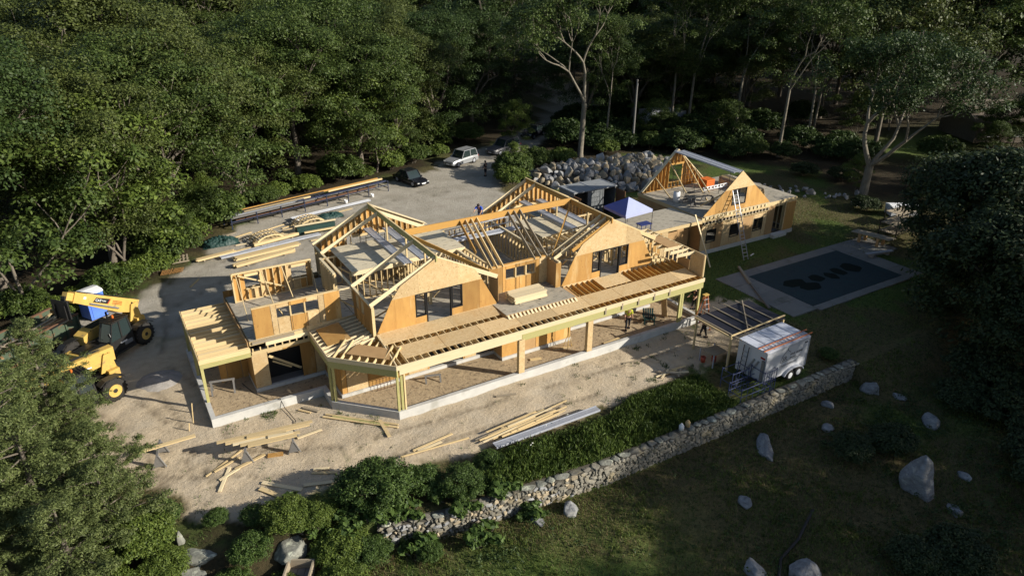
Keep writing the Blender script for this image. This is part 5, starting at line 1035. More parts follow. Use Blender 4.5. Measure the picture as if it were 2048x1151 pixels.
def text(parent, s, loc, size, rot, mat, name='lettering', align='LEFT', shear=0.0, ext=.003):
    cu = bpy.data.curves.new(name, 'FONT'); cu.body = s; cu.size = size; cu.extrude = ext; cu.align_x = align; cu.shear = shear; cu.materials.append(MATS[mat]); cu.resolution_u = 2
    q_ = bpy.data.objects.new(name, cu); COL.objects.link(q_); me_ = bpy.data.meshes.new_from_object(q_.evaluated_get(bpy.context.evaluated_depsgraph_get())); bpy.data.objects.remove(q_)
    me_.materials.clear(); me_.materials.append(MATS[mat]); o = bpy.data.objects.new(name, me_); o.location = loc; o.rotation_euler = rot; COL.objects.link(o); o.parent = parent; return o
FR = (math.pi/2, 0, 0)
text(tr, 'SR', (-.42, -1.006, 1.42), .42, FR, 'plastic_dark'); text(tr, 'FINE HOME', (.28, -1.006, 1.62), .22, FR, 'plastic_dark'); text(tr, 'BUILDERS', (.28, -1.006, 1.43), .13, FR, 'plastic_dark'); text(tr, 'srfinehomebuilders.com', (-.55, -1.006, 1.06), .155, FR, 'grey_wood')
tl(MB().bar((-.55, -1.005, 1.36), (1.35, -1.005, 1.36), .006, .022).bar((-.55, -1.005, 1.36), (-.45, -1.005, 1.75), .006, .022).bar((-.45, -1.005, 1.75), (-.02, -1.005, 2.1), .006, .03).bar((-.02, -1.005, 2.1), (.3, -1.005, 1.86), .006, .03).bar((-.02, -1.005, 2.08), (-.02, -1.005, 2.26), .006, .03), 'house_emblem', 'plastic_dark')
ladder('roof_ladder', 'orange fibreglass ladder lying on the trailer roof', (18.8, -7.62, 2.47), (23.1, -7.5, 2.47), .4, 'fiber_orange', .3, side=(0, 1, 0))
ladder('front_ladder', 'short dark ladder standing on the front end of the trailer', (18.82, -6.5, .3), (18.9, -6.55, 2.2), .35, 'machine_black', .3, side=(0, 1, 0), rail=.04)
bc = thing('steel_cage', 'blue steel scaffold frames stacked in front of the trailer', 'scaffold', (18.4, -7.5, -.2))
for x0, x1, y0, y1, h in ((17.0, 19.4, -8.2, -7.3, .95), (17.3, 18.6, -7.2, -6.4, 1.35), (18.9, 19.9, -8.1, -7.1, 1.4)):
    for z in (.05, h*.5, h):
        for a, b in (((x0, y0), (x1, y0)), ((x1, y0), (x1, y1)), ((x1, y1), (x0, y1)), ((x0, y1), (x0, y0))): MB().tube([(a[0], a[1], z-.25), (b[0], b[1], z-.25)], .022, 5).build('tube', 'cage_blue', bc)
    for x, y in ((x0, y0), (x1, y0), (x1, y1), (x0, y1)): MB().tube([(x, y, -.3), (x, y, h-.15)], .026, 6).build('tube', 'cage_blue', bc)
    for k in range(1, 5): MB().tube([(x0+(x1-x0)*k/5, y0, -.2), (x0+(x1-x0)*k/5, y0, h-.25)], .014, 5).build('tube', 'cage_blue', bc)
# tarp shelter beside it
sh = thing('tarp_shelter', 'lean-to of dark sheets and battens between trailer and porch', 'shelter', (21, -3.8, 0))
for k in range(5): box('roof_panel', (18.8+k*.94, -5.5, 2.28+.004*(k % 2)), (18.8+k*.94+.925, -2.5, 2.30+.004*(k % 2)), 'dark_tarp', sh)
for x in (18.85, 19.75, 20.65, 21.6, 22.6): beam('batten', (x, -2.2+.15*random.random(), 2.345), (x+.1, -6.1, 2.345), .07, .05, 'old_wood', sh)
beam('batten', (18.7, -5.5, 2.41), (23.6, -5.3, 2.41), .08, .06, 'pine', sh); beam('batten', (22.9, -2.5, 2.41), (20.2, -5.4, 2.41), .06, .05, 'old_wood', sh); beam('batten', (18.75, -2.5, 2.27), (18.75, -5.5, 2.27), .06, .12, 'pine', sh)
for x, y in ((18.85, -2.6), (23.4, -2.6), (18.85, -5.4), (23.4, -5.4)): box('post', (x-.05, y-.05, -.1), (x+.05, y+.05, 2.2), 'pine', sh)
wt = thing('work_table', 'cluttered work table with red buckets under the tarp shelter', 'table', (18.6, -4.3, 0))
box('table_top', (18.3, -4.8, .8), (19.4, -3.9, .84), 'old_wood', wt)
for x, y in ((18.3, -4.8), (19.5, -4.8), (18.3, -3.7), (19.5, -3.7)): box('leg', (x-.03, y-.03, -.05), (x+.03, y+.03, .8), 'alu_dull', wt)
for i, (x, y, lab) in enumerate(((18.3, -4.0, 'red bucket under the work table, left one'), (18.9, -4.3, 'red bucket under the work table, right one'))): o = MB().lathe([(0, 0), (.13, 0), (.16, .36), (.15, .36), (.12, .04), (0, .04)], (x, y, 0), n=14).build('bucket', 'bucket_red', None, True); tag(o, lab, 'bucket', 'red buckets')
# ================================================================ SHED, CANOPY, POLE
st = thing('storage_container', 'dark grey storage container with open doors in front of the rock pile', 'container', (28.8, 22, 0))
box('roof', (26.3, 20.9, 2.56), (31.4, 23.5, 2.66), 'container_roof', st); box('rear_wall', (26.4, 23.35, .1), (31.3, 23.4, 2.555), 'container', st); box('end_wall', (26.4, 21.05, .1), (26.45, 23.345, 2.555), 'container', st); box('end_wall', (31.25, 21.05, .1), (31.3, 23.345, 2.555), 'container', st)
box('floor', (26.4, 21.0, .02), (31.3, 23.4, .095), 'machine_black', st)
for k in range(9): box('front_panel', (28.1+k*.19, 21.02, .1), (28.1+k*.19+.17, 21.06+.02*(k % 2), 2.55), 'container', st)
for x in (26.45, 28.05, 29.85, 31.25): box('frame_post', (x-.04, 20.98, .1), (x+.04, 21.08, 2.55), 'steel', st)
for x in (26.4, 28.85, 31.3): box('roof_bar', (x-.03, 20.85, 2.665), (x+.03, 23.55, 2.70), 'alu_dull', st)
box('door', (31.35, 19.6, .15), (31.4, 20.95, 2.4), 'door_brown', st); box('door', (26.3, 19.8, .15), (26.36, 20.95, 2.4), 'door_brown', st)
cn = thing('canopy_tent', 'blue pop-up canopy tent standing on the connector roof', 'canopy', (23, 9.4, 3.32))
c4 = [(21.55, 7.95), (24.4, 8.2), (24.3, 10.9), (21.65, 10.7)]; ap = (22.98, 9.42, 6.05)
for i in range(4):
    a, b = c4[i], c4[(i+1) % 4]; MB().add([(*a, 5.2), (*b, 5.2), ap, (*a, 5.0), (*b, 5.0)], [(0, 1, 2), (0, 3, 4, 1)]).build('canopy_panel', 'canopy_lit' if i in (0, 1) else 'canopy_shaded', cn) if i != 3 else MB().add([(*a, 5.2), (*b, 5.2), ap, (*a, 5.0), (*b, 5.0)], [(0, 1, 2), (0, 3, 4, 1)]).build('canopy_panel', 'canopy_shaded', cn)
    MB().tube([(*a, 3.33), (*a, 5.2)], .02, 6).build('leg', 'machine_black', cn)
o = MB().box((23.5, 8.3, 3.95), (24.6, 9.0, 4.0)).bar((23.6, 8.4, 3.33), (23.6, 8.4, 3.95), .04).bar((24.5, 8.4, 3.33), (24.5, 8.4, 3.95), .04).bar((24.5, 8.9, 3.33), (24.5, 8.9, 3.95), .04).bar((23.6, 8.9, 3.33), (23.6, 8.9, 3.95), .04).build('folding_table', 'navy_cloth'); tag(o, 'small table with navy cloth under the canopy tent', 'table')
up_ = thing('utility_pole', 'bare grey wooden utility pole at the edge of the woods', 'pole', (49.4, 39.9, 0)); MB().tube([(49.4, 39.9, -.2), (49.4, 39.9, 8.6)], [.17, .12], 10).build('pole', 'grey_wood', up_); MB().bar((49.4, 39.75, 8.0), (49.4, 40.05, 8.0), .08, .3).build('pole_cap', 'steel', up_)
# truck body in the woods, neighbour house
tk = thing('box_truck', 'pale grey box truck half hidden in the woods behind the utility pole', 'truck', (60.3, 47.6, 0), rz=-.2)
local(tk, MB().box((-2.4, -1.1, .9), (2.4, 1.1, 2.6)), 'cargo_box', 'alu_dull'); local(tk, MB().box((2.45, -1.0, .6), (4.2, 1.0, 2.3)), 'cab', 'alu_dull')
for x in (-1.6, 3.2):
    for y in (-1, 1): local(tk, MB().lathe([(0, -.14), (.42, -.14), (.45, 0), (.42, .14), (0, .14)], (x, y, .45), 'y', 16), 'wheel', 'rubber')
nh = thing('neighbour_house', 'brown roofed ranch house behind trees at the upper right', 'house', (99, 18, 0), rz=-.5); nh.location.z = float(ground_h(99, 18))
local(nh, MB().box((-8, -4, 0), (8, 4, 2.7)), 'wall', 'shingle'); local(nh, MB().prism([(-4.6, 2.71), (4.6, 2.71), (0, 5.0)], lambda u, v: (-8.5, u, v), lambda u, v: (8.5, u, v)), 'roof', 'shingle')
for x in (-5.5, -2.2, 1.2, 4.5): w_ = local(nh, MB().box((x-.7, -4.04, .9), (x+.7, -4.0, 2.2)), 'window', 'glass'); f_ = MB().box((x-.8, -4.06, .8), (x+.8, -4.041, .9)).build('sill', 'white'); f_.parent = w_
# ================================================================ CARS
def car(name, label, loc, rz, paint, L=4.5, Wd=1.78, H=1.45, suv=False, z=0.0):
    t = thing(name, label, 'car', (*loc, z), 'cars parked at the end of the driveway', rz); h = L/2; w = Wd/2; zb = .72 if not suv else .92; zr = H
    st_ = [(-h, .35, zb-.08, .86), (-h+.12, .25, zb, .95), (-h*.5, .22, zb+.02, 1), (0, .22, zb, 1), (h*.42, .22, zb-.02, 1), (h*.75, .22, zb-.10, .97), (h-.12, .27, zb-.2, .9), (h, .35, zb-.3, .8)]
    mb = MB(); rings = []
    for x, z0, z1, k in st_:
        ring = [(x, -w*k, z0+.05), (x, -w*k*1.0, z1-.18), (x, -w*k*.93, z1), (x, w*k*.93, z1), (x, w*k, z1-.18), (x, w*k, z0+.05), (x, w*k*.8, z0), (x, -w*k*.8, z0)]; rings.append(len(mb.v)); mb.v += ring
    for a, b in zip(rings, rings[1:]):
        for k in range(8): mb.f.append((a+k, a+(k+1) % 8, b+(k+1) % 8, b+k))
    mb.f.append(tuple(range(8))); mb.f.append(tuple(range(rings[-1], rings[-1]+8))); local(t, mb, 'body', paint)
    x0, x1 = (-h*.92, h*.32) if suv else (-h*.78, h*.36); xr0, xr1 = (-h*.80, h*.08) if suv else (-h*.42, h*.08); wt_ = w*.80
    v = [(x0, -w*.92, zb-.03), (x1, -w*.92, zb-.05), (x1, w*.92, zb-.05), (x0, w*.92, zb-.03), (xr0, -wt_, zr-.05), (xr1, -wt_, zr-.05), (xr1, wt_, zr-.05), (xr0, wt_, zr-.05)]
    local(t, MB().add(v, [(0, 1, 5, 4), (1, 2, 6, 5), (2, 3, 7, 6), (3, 0, 4, 7), (4, 5, 6, 7)]), 'windows', 'glass')
    local(t, MB().prism([(xr0-.06, -wt_-.02), (xr1+.06, -wt_-.02), (xr1+.06, wt_+.02), (xr0-.06, wt_+.02)], lambda a, b: (a, b, zr-.05), lambda a, b: (a*.98, b*.94, zr)), 'roof', paint)
    for s in (-1, 1):
        for xa, xb in ((x0, xr0), (x1, xr1)): local(t, MB().bar((xa, s*w*.925, zb-.03), (xb, s*(wt_+.01), zr-.04), .07, .09), 'pillar', paint)
        xm = (xr0+xr1)/2; local(t, MB().bar((xm, s*w*.925, zb), (xm, s*(wt_+.01), zr-.05), .08, .04), 'pillar', 'plastic_dark' if paint != 'car_silver' else paint)
        for x in (-h*.6, h*.62):
            wh = local(t, MB().lathe([(0, -.1), (.22, -.1), (.31, -.1), (.335, -.03), (.335, .03), (.31, .1), (.22, .1), (0, .1)], (x, s*(w-.08), .335), 'y', 20), 'wheel', 'rubber', True)
            r_ = MB().lathe([(0, s*.115), (.07, s*.12), (.2, s*.105), (.215, s*.08)], (x, s*(w-.08), .335), 'y', 16).build('rim', 'alu'); r_.parent = wh
        local(t, MB().box((h-.20, s*w*.74-.12, zb-.26), (h-.06, s*w*.74+.12, zb-.19)), 'headlight', 'lamp_glass'); local(t, MB().box((-h-.01, s*w*.76-.14, zb-.2), (-h+.12, s*w*.76+.14, zb-.04)), 'tail_light', 'lamp_red')
        local(t, MB().box((h*.30, s*(w+.02)-.07, zb), (h*.36, s*(w+.02)+.07, zb+.12)), 'mirror', paint)
    local(t, MB().box((h-.02, -w*.5, .42), (h+.012, w*.5, .55)), 'grille', 'plastic_dark'); local(t, MB().box((h+.0, -.26, .36), (h+.03, .26, .48)), 'number_plate', 'white')
    if suv:
        for s in (-1, 1): local(t, MB().bar((xr0+.1, s*wt_*.85, zr+.04), (xr1-.1, s*wt_*.85, zr+.04), .04, .04), 'roof_rail', 'plastic_dark')
        local(t, MB().box((-h*.95, -w-.012, .30), (h*.95, -w+.02, .42)), 'side_trim', 'plastic_dark')
    return t
car('parked_car', 'black hatchback parked at the edge of the driveway', (18.1, 39.7), R_(-75), 'car_black', 4.4)
car('parked_car', 'silver sport utility car parked behind the black hatchback', (26.4, 43.9), R_(200), 'car_silver', 4.5, 1.82, 1.72, True)
car('parked_car', 'dark grey car in the shade behind the silver one', (33.6, 46.2), R_(197), 'car_grey', 4.9, 1.85, 1.75, True)
car('parked_car', 'dark car hidden in the shade at the end of the driveway', (41.5, 51.5), R_(210), 'car_black', 4.5, 1.8, 1.6, True)
# ================================================================ TELEHANDLERS
def telehandler(label, loc, rz, raise_, boom_len, forks=True, logo=True, old=False):
    t = thing('telehandler', label, 'forklift', (*loc, float(ground_h(*loc))), 'yellow telehandlers', rz)
    def a(mb, nm, mat, sm=False): return local(t, mb, nm, mat, sm)
    a(MB().box((-2.3, -.42, .6), (2.2, .42, 1.15)), 'chassis', 'machine_black'); a(MB().box((-2.5, -.6, .85), (-1.9, .6, 1.5)), 'counterweight', 'yellow')
    for x in (-1.65, 1.65):
        a(MB().bar((x, -1.0, .66), (x, 1.0, .66), .22, .22), 'axle', 'machine_black')
        for s in (-1, 1):
            y = s*1.12; wh = a(MB().lathe([(0, -.24), (.34, -.24), (.60, -.22), (.68, -.15), (.69, .15), (.60, .22), (.34, .24), (0, .24)], (x, y, .68), 'y', 24), 'wheel', 'rubber', True)
            rm = MB().lathe([(0, s*.16), (.12, s*.17), (.13, s*.25), (.30, s*.245), (.37, s*.25), (.38, s*.2)], (x, y, .68), 'y', 18).build('rim', 'yellow'); rm.parent = wh
            lg = MB()
            for k in range(18):
                an = 6.283*k/18; c, s_ = math.cos(an), math.sin(an); lg.bar((x+c*.69, y-.2, .68+s_*.69), (x+c*.70+.0, y+.2, .68+s_*.70), .07, .05, upv=(c, 0, s_))
            lo = lg.build('tread', 'rubber'); lo.parent = wh
            a(MB().prism([(x-.72, 1.25), (x-.4, 1.46), (x+.4, 1.46), (x+.72, 1.25), (x+.7, 1.21), (x+.4, 1.42), (x-.4, 1.42), (x-.7, 1.21)], lambda u, v: (u, y-.24, v), lambda u, v: (u, y+.24, v)), 'mudguard', 'machine_black')
    # cab on the left, engine hood on the right
    a(MB().box((-.75, .42, .62), (1.0, 1.32, 1.35)), 'cab_base', 'machine_black')
    a(MB().add([(-.7, .44, 1.35), (.95, .44, 1.35), (.95, 1.3, 1.35), (-.7, 1.3, 1.35), (-.6, .48, 2.42), (.55, .48, 2.42), (.55, 1.24, 2.42), (-.6, 1.24, 2.42)], [(0, 1, 5, 4), (1, 2, 6, 5), (2, 3, 7, 6), (3, 0, 4, 7)]), 'cab_glass', 'glass')
    for p, q in (((-.7, 1.3, 1.35), (-.6, 1.24, 2.42)), ((.95, 1.3, 1.35), (.55, 1.24, 2.42)), ((-.7, .44, 1.35), (-.6, .48, 2.42)), ((.95, .44, 1.35), (.55, .48, 2.42)), ((.1, 1.31, 1.35), (.05, 1.26, 2.42))): a(MB().bar(p, q, .08, .08), 'cab_pillar', 'machine_black')
    rf = a(MB().box((-.68, .4, 2.42), (.62, 1.32, 2.5)), 'cab_roof', 'machine_black')
    for k in range(7): b_ = MB().box((-.6+k*.17, .45, 2.5), (-.56+k*.17, 1.28, 2.54)).build('guard_bar', 'machine_black'); b_.parent = rf
    a(MB().prism([(-1.2, 1.0), (1.2, 1.0), (1.15, 1.55), (.6, 1.75), (-1.0, 1.75), (-1.2, 1.6)], lambda u, v: (u, -1.28, v), lambda u, v: (u, -.5, v)), 'engine_hood', 'yellow' if old else 'yellow'); a(MB().box((-.9, -1.15, 1.752), (.4, -.6, 1.80)), 'hood_grille', 'machine_black'); a(MB().tube([(-.9, -.7, 1.75), (-.9, -.7, 2.25)], .06, 8), 'exhaust', 'machine_black')
    a(MB().box((-.2, 1.33, 1.0), (.3, 1.345, 1.08)), 'cab_mark', 'white')
    # boom: tower at the rear, main tube, inner tube, head with carriage
    for s in (-1, 1): a(MB().prism([(-2.5, 1.4), (-1.6, 1.4), (-1.95, 2.45), (-2.35, 2.45)], lambda u, v: (u, s*.30-.04, v), lambda u, v: (u, s*.30+.04, v)), 'tower_plate', 'yellow')
    bm_ = bpy.data.objects.new('boom', None)
    ca, sa = math.cos(raise_), math.sin(raise_); RB = Matrix.Translation((-2.15, 0, 2.3)) @ Matrix.Rotation(-raise_, 4, 'Y')
    def bb(mb, nm, mat, par=None):
        o_ = mb.build(nm, mat, None, m=RB); o_.parent = par or t; return o_
    bo = bb(MB().prism([(-.45, -.42), (.9, -.55), (boom_len, -.30), (boom_len, .30), (-.45, .38)], lambda u, v: (u, -.22, v), lambda u, v: (u, .22, v)), 'boom', 'yellow')
    bb(MB().box((boom_len, -.18, -.22), (boom_len+.5, .18, .24)), 'inner_boom', 'yellow'); bb(MB().box((boom_len-.02, -.26, -.33), (boom_len+.07, .26, .33)), 'boom_collar', 'yellow', bo)
    bb(MB().tube([(.5, 0, -.45), (1.6, 0, -.6)], .07, 8), 'lift_cylinder', 'steel'); bb(MB().bar((.15, .25, -.3), (.15, .25, .18), .05, .12), 'hose_bracket', 'machine_black')
    for x, z in ((-.1, .12), (-.1, -.12), (.12, -.12)): bb(MB().lathe([(0, .235), (.05, .235), (.05, .22)], (x, 0, z), 'y', 8), 'bolt', 'machine_black', bo)
    if logo:
        pl = bb(MB().prism([(boom_len*.42, -.17), (boom_len*.66, -.17), (boom_len*.70, .17), (boom_len*.44, .17)] if False else [(boom_len*.70, -.13), (boom_len*.44, -.13), (boom_len*.41, .19), (boom_len*.66, .16)], lambda u, v: (u, .221, v), lambda u, v: (u, .226, v)), 'badge', 'black', bo)
        bb(MB().prism([(boom_len*.455, -.125), (boom_len*.44, -.125), (boom_len*.41, .185), (boom_len*.425, .185)], lambda u, v: (u, .227, v), lambda u, v: (u, .230, v)), 'badge_stripe', 'red', bo)
        def tx(s_, u, v, size, mat):
            o_ = text(t, s_, (0, 0, 0), size, (0, 0, 0), mat); o_.matrix_basis = RB @ Matrix.Translation((u, .232, v)) @ Matrix.Rotation(math.pi, 4, 'Z') @ Matrix.Rotation(math.pi/2, 4, 'X'); return o_
        tx('CAT', boom_len*.665, -.06, .22, 'white_text'); tx('TL943', boom_len*.56, -.02, .12, 'white_text')
        for k in range(3): bb(MB().box((boom_len*.20, .2215, -.10+k*.09), (boom_len*.37, .2245, -.045+k*.09)), 'decal_line', 'decal_red', bo)
        bb(MB().prism([(boom_len*.86, -.02), (boom_len*.82, -.02), (boom_len*.82, .12), (boom_len*.86, .12)], lambda u, v: (u, .2215, v), lambda u, v: (u, .225, v)), 'warning_label', 'white', bo)
    H_ = RB @ Vector((boom_len+.5, 0, 0))
    a(MB().bar(H_, H_+Vector((.25, 0, -.9)), .3, .25), 'boom_head', 'machine_black'); c_ = H_+Vector((.35, 0, -.85))
    a(MB().box((c_.x, -.6, c_.z-.35), (c_.x+.08, .6, c_.z+.75)), 'carriage', 'machine_black')
    if forks:
        for s in (-1, 1): a(MB().bar((c_.x+.1, s*.38, c_.z+.5), (c_.x+.1, s*.38, c_.z-.4), .12, .06).bar((c_.x+.08, s*.38, c_.z-.38), (c_.x+1.3, s*.38, c_.z-.42), .12, .05), 'fork', 'machine_black')
    for k in (-.12, -.04, .05): bb(MB().tube([(.2, k, .36), (boom_len*.3, k, .40), (boom_len*.7, k, .37), (boom_len-.1, k, .33)], .025, 5), 'hose', 'machine_black', bo)
    bb(MB().tube([(boom_len*.25, .27, -.30), (boom_len*.75, .27, -.24)], .05, 8), 'extend_cylinder', 'steel', bo)
    a(MB().bar((.98, .5, 1.5), (1.5, .1, 1.5), .03, .03).bar((1.0, 1.34, 1.9), (1.05, 1.55, 2.0), .03, .2), 'mirror', 'machine_black'); a(MB().tube([(.0, .85, 2.54), (.0, .85, 2.72)], .06, 8), 'beacon', 'orange')
    a(MB().box((-.72, 1.30, .45), (.98, 1.42, .6)), 'cab_step', 'machine_black'); a(MB().box((-.6, 1.325, .75), (.0, 1.335, 1.0)), 'side_grille', 'steel')
    # front stabilisers
    for s in (-1, 1):
        a(MB().bar((2.0, s*.4, .95), (2.75, s*1.15, .45), .2, .25), 'stabiliser_arm', 'yellow'); a(MB().box((2.6, s*1.15-.22, .12), (3.0, s*1.15+.22, .2)), 'stabiliser_foot', 'machine_black')
    a(MB().box((2.0, -.8, .7), (2.35, .8, 1.05)), 'front_frame', 'yellow')
    return t
telehandler('yellow telehandler with raised boom and black cab beside the dumpster', (-12.75, 15.6), math.atan2(-.655, -.755), R_(31), 4.3)
telehandler('older yellow telehandler half hidden behind the cedars', (-14.9, 10.05), math.atan2(-.43, -.9), R_(1), 3.7, logo=False)
# dumpster with debris
dm = thing('dumpster', 'rusty green open dumpster full of scrap wood behind the cedars', 'dumpster', (-16.4, 17.0, 0), rz=math.atan2(.655, .755))
for y in (0, 2.3): local(dm, MB().box((-3.6, y-.04, .2), (3.0, y+.04, 1.55)), 'side_panel', 'dump_green'); 
for k in range(8): local(dm, MB().box((-3.5+k*.9, -.12, .2), (-3.4+k*.9, -.041, 1.5)), 'side_rib', 'dump_green')
local(dm, MB().box((2.96, .04, .2), (3.03, 2.26, 1.55)), 'end_panel', 'dump_green'); local(dm, MB().box((-3.63, .04, .2), (-3.56, 2.26, 1.55)), 'end_panel', 'dump_green'); local(dm, MB().box((-3.55, .04, .2), (2.95, 2.26, .9)), 'rubbish_fill', 'rust')
for s in (0, 2.3): local(dm, MB().box((-3.63, s-.07, 1.55), (3.03, s+.07, 1.63)), 'top_rail', 'rust')
g4 = random.Random(12); dmM = Matrix.Translation((-16.4, 17.0, 0)) @ Matrix.Rotation(math.atan2(.655, .755), 4, 'Z')
for i in range(34):
    p = Vector((-3.0+5.5*(i+g4.random())/34, .3+1.7*g4.random(), 1.0+.5*g4.random())); d = Vector((g4.gauss(0, 1), g4.gauss(0, .5), g4.gauss(0, .25))).normalized()*(.5+.6*g4.random())
    o = beam('scrap_board', dmM @ (p-d), dmM @ (p+d), .1+.1*g4.random(), .03, g4.choice(['old_wood', 'pine', 'ply_brown', 'grey_wood', 'rust'])); tag(o, 'piece of scrap wood lying in the green dumpster, %s from its left end' % ordw(i), 'board', 'scrap wood in the dumpster')
pt = thing('portable_toilet', 'blue portable toilet with white roof behind the dumpster', 'toilet', (-13.3, 21.6, 0), rz=.5)
local(pt, MB().box((-.58, -.58, .06), (.58, .58, 1.85)), 'cabin', 'bin_blue'); local(pt, MB().prism([(-.62, 1.85), (.62, 1.85), (.5, 2.0), (0, 2.08), (-.5, 2.0)], lambda u, v: (-.62, u, v), lambda u, v: (.62, u, v)), 'roof', 'white'); local(pt, MB().box((-.42, -.61, .15), (.42, -.585, 1.75)), 'door', 'bin_blue'); local(pt, MB().box((-.62, -.62, 0), (.62, .62, .06)), 'skid', 'plastic_dark'); local(pt, MB().box((.3, -.64, 1.0), (.36, -.61, 1.15)), 'handle', 'plastic_dark')
tbx = thing('tarped_pile', 'low pile under a black tarp behind the left wing', 'tarp', (-5.4, 16.6, 0))
MB().add([(-6.6, 15.6, 0), (-4.2, 15.6, 0), (-4.2, 17.6, 0), (-6.6, 17.6, 0), (-6.2, 16.0, .95), (-4.6, 15.9, .8), (-4.6, 17.3, 1.0), (-6.3, 17.3, .85), (-5.4, 16.6, 1.15)], [(0, 1, 5, 4), (1, 2, 6, 5), (2, 3, 7, 6), (3, 0, 4, 7), (4, 5, 8), (5, 6, 8), (6, 7, 8), (7, 4, 8)]).build('tarp', 'dark_tarp', tbx); beam('batten', (-6.5, 16.1, .98), (-4.3, 16.3, 1.02), .06, .04, 'old_wood', tbx)
# ================================================================ STORAGE YARD
def bundle(name, label, a, b, nw, nh, w, h, mat, z0=.12, group=None, jit=.25):
    a, b = Vector((*a, z0)), Vector((*b, z0)); x = (b-a).normalized(); s = Vector((-x.y, x.x, 0)); t = thing(name, label, 'lumber', a, group)
    for k in (.2, .8): p = a.lerp(b, k); beam('bearer', p-s*nw*w*.6-Vector((0, 0, z0*.5)), p+s*nw*w*.6-Vector((0, 0, z0*.5)), .09, z0*.95, 'old_wood', t)
    for i in range(nw):
        for j in range(nh):
            o = s*((i-(nw-1)/2)*w*1.03)+Vector((0, 0, j*h*1.03+h/2)); e0, e1 = random.random()*jit, random.random()*jit; beam('board', a+o+x*e0, b+o-x*e1, w, h, mat if random.random() < .8 else 'pine', t)
    return t
bundle('lumber_bundle', 'bundle of pale boards on the gravel nearest the pallet', (-5.9, 28.0), (-2.6, 28.7), 3, 2, .16, .06, 'pine', group='lumber bundles on the gravel')
bundle('lumber_bundle', 'long bundle of pale joists behind the left wing, rear one', (-3.2, 26.7), (2.4, 27.5), 5, 2, .13, .1, 'pine', group='lumber bundles on the gravel')
bundle('lumber_bundle', 'long bundle of pale joists behind the left wing, front one', (-3.5, 25.2), (1.7, 26.4), 4, 2, .14, .1, 'pine', group='lumber bundles on the gravel')
plank('long grey aluminium plank lying on the gravel behind the lumber bundles', (-4.0, 27.6, .2), (4.6, 28.9, .2), .45); plank('long white plank in front of the steel storage rack', (3.5, 34.0, .25), (11.8, 35.6, .25), .4, mat='white')
bundle('lumber_bundle', 'pale boards under the arched frames', (-1.0, 29.6), (3.6, 31.2), 2, 1, .3, .05, 'pine_pale', group='lumber bundles on the gravel'); bundle('lumber_bundle', 'white boards lying in front of the nearer arched frame', (-1.3, 28.9), (3.2, 29.9), 1, 1, .3, .25, 'pine_pale', group='lumber bundles on the gravel')
def arch(label, c, rz, L=2.6, w=.75, h=.62):
    t = thing('arched_frame', label, 'frame', (*c, .15), 'arched lattice frames', rz); n = 14
    for y in (-w, 0, w):
        pr = [(L/2*math.cos(a)*-1, h*math.sin(a)) for a in np.linspace(0, math.pi, n)]; po = pr+[(u*.86, v*.84) for u, v in pr[::-1]]
        local(t, MB().prism(po, lambda u, v: (u, y-.03, v), lambda u, v: (u, y+.03, v)), 'arch_rib', 'pine')
    for k in range(1, n-1):
        a_ = math.pi*k/(n-1); local(t, MB().bar((-L/2*math.cos(a_)*.97, -w+.03, h*math.sin(a_)*.97), (-L/2*math.cos(a_)*.97, w-.03, h*math.sin(a_)*.97), .04, .07), 'slat', 'pine_pale')
    return t
arch('arched wooden lattice frame lying near the green tarp, left one', (.3, 30.0), .2); arch('arched wooden lattice frame lying near the green tarp, right one', (4.6, 32.2), .2)
rk = thing('storage_rack', 'long steel storage rack loaded with beams along the edge of the woods', 'rack', (6, 37, 0))
ra, rb_ = Vector((-1.9, 35.2, 0)), Vector((14.6, 39.0, 0)); rx_ = (rb_-ra).normalized(); rs = Vector((-rx_.y, rx_.x, 0))
for k in range(8):
    p = ra.lerp(rb_, k/7)
    for s in (-.9, .9): beam('post', p+rs*s, p+rs*s+Vector((0, 0, 1.15)), .08, .08, 'blue_steel', rk)
    for z in (.35, .95): beam('arm', p-rs*.95+Vector((0, 0, z)), p+rs*.95+Vector((0, 0, z)), .07, .07, 'machine_black', rk)
for s in (-.9, .9): beam('rail', ra+rs*s+Vector((0, 0, .7)), rb_+rs*s+Vector((0, 0, .7)), .06, .06, 'blue_steel', rk)
g5 = random.Random(3)
for i, (o_, z, k0, k1, m_, w_, lab) in enumerate(((.75, 1.06, -.03, .99, 'lvl', .16, 'long orange beam on top of the steel storage rack, rear edge'), (.45, 1.04, 0, .6, 'black', .2, 'long dark beam on top of the storage rack'), (.1, 1.03, .1, .5, 'pine', .2, 'pale board on top of the storage rack'), (-.2, 1.03, 0, .45, 'steel', .25, 'steel channel on top of the storage rack, left half'), (-.55, 1.05, .4, 1.0, 'blue_steel', .2, 'dark blue steel beam on the storage rack, right half'), (-.8, 1.02, 0, .5, 'grey_wood', .15, 'grey board on the front edge of the storage rack'), (.3, .45, .05, .95, 'rust', .3, 'rusty beam on the lower level of the storage rack'), (-.4, .44, .0, .7, 'black', .3, 'dark beam on the lower level of the storage rack'), (.15, 1.12, .62, 1.0, 'pine', .15, 'yellow board at the right end of the storage rack'))):
    a_, b_ = ra.lerp(rb_, k0), ra.lerp(rb_, k1); o = beam('long_beam', a_+rs*o_+Vector((0, 0, z)), b_+rs*o_+Vector((0, 0, z)), w_, .14, m_); tag(o, lab, 'beam', 'beams on the storage rack')
for i, (x, y, lab) in enumerate(((9.6, 36.4, 'white bucket in front of the storage rack, left one'), (12.6, 37.0, 'white bucket in front of the storage rack, right one'), (3.9, 33.2, 'white bucket at the end of the white plank'))): o = MB().lathe([(0, 0), (.14, 0), (.17, .38), (.16, .38), (.13, .05), (0, .05)], (x, y, 0), n=14).build('bucket', 'white', None, True); tag(o, lab, 'bucket', 'white buckets')
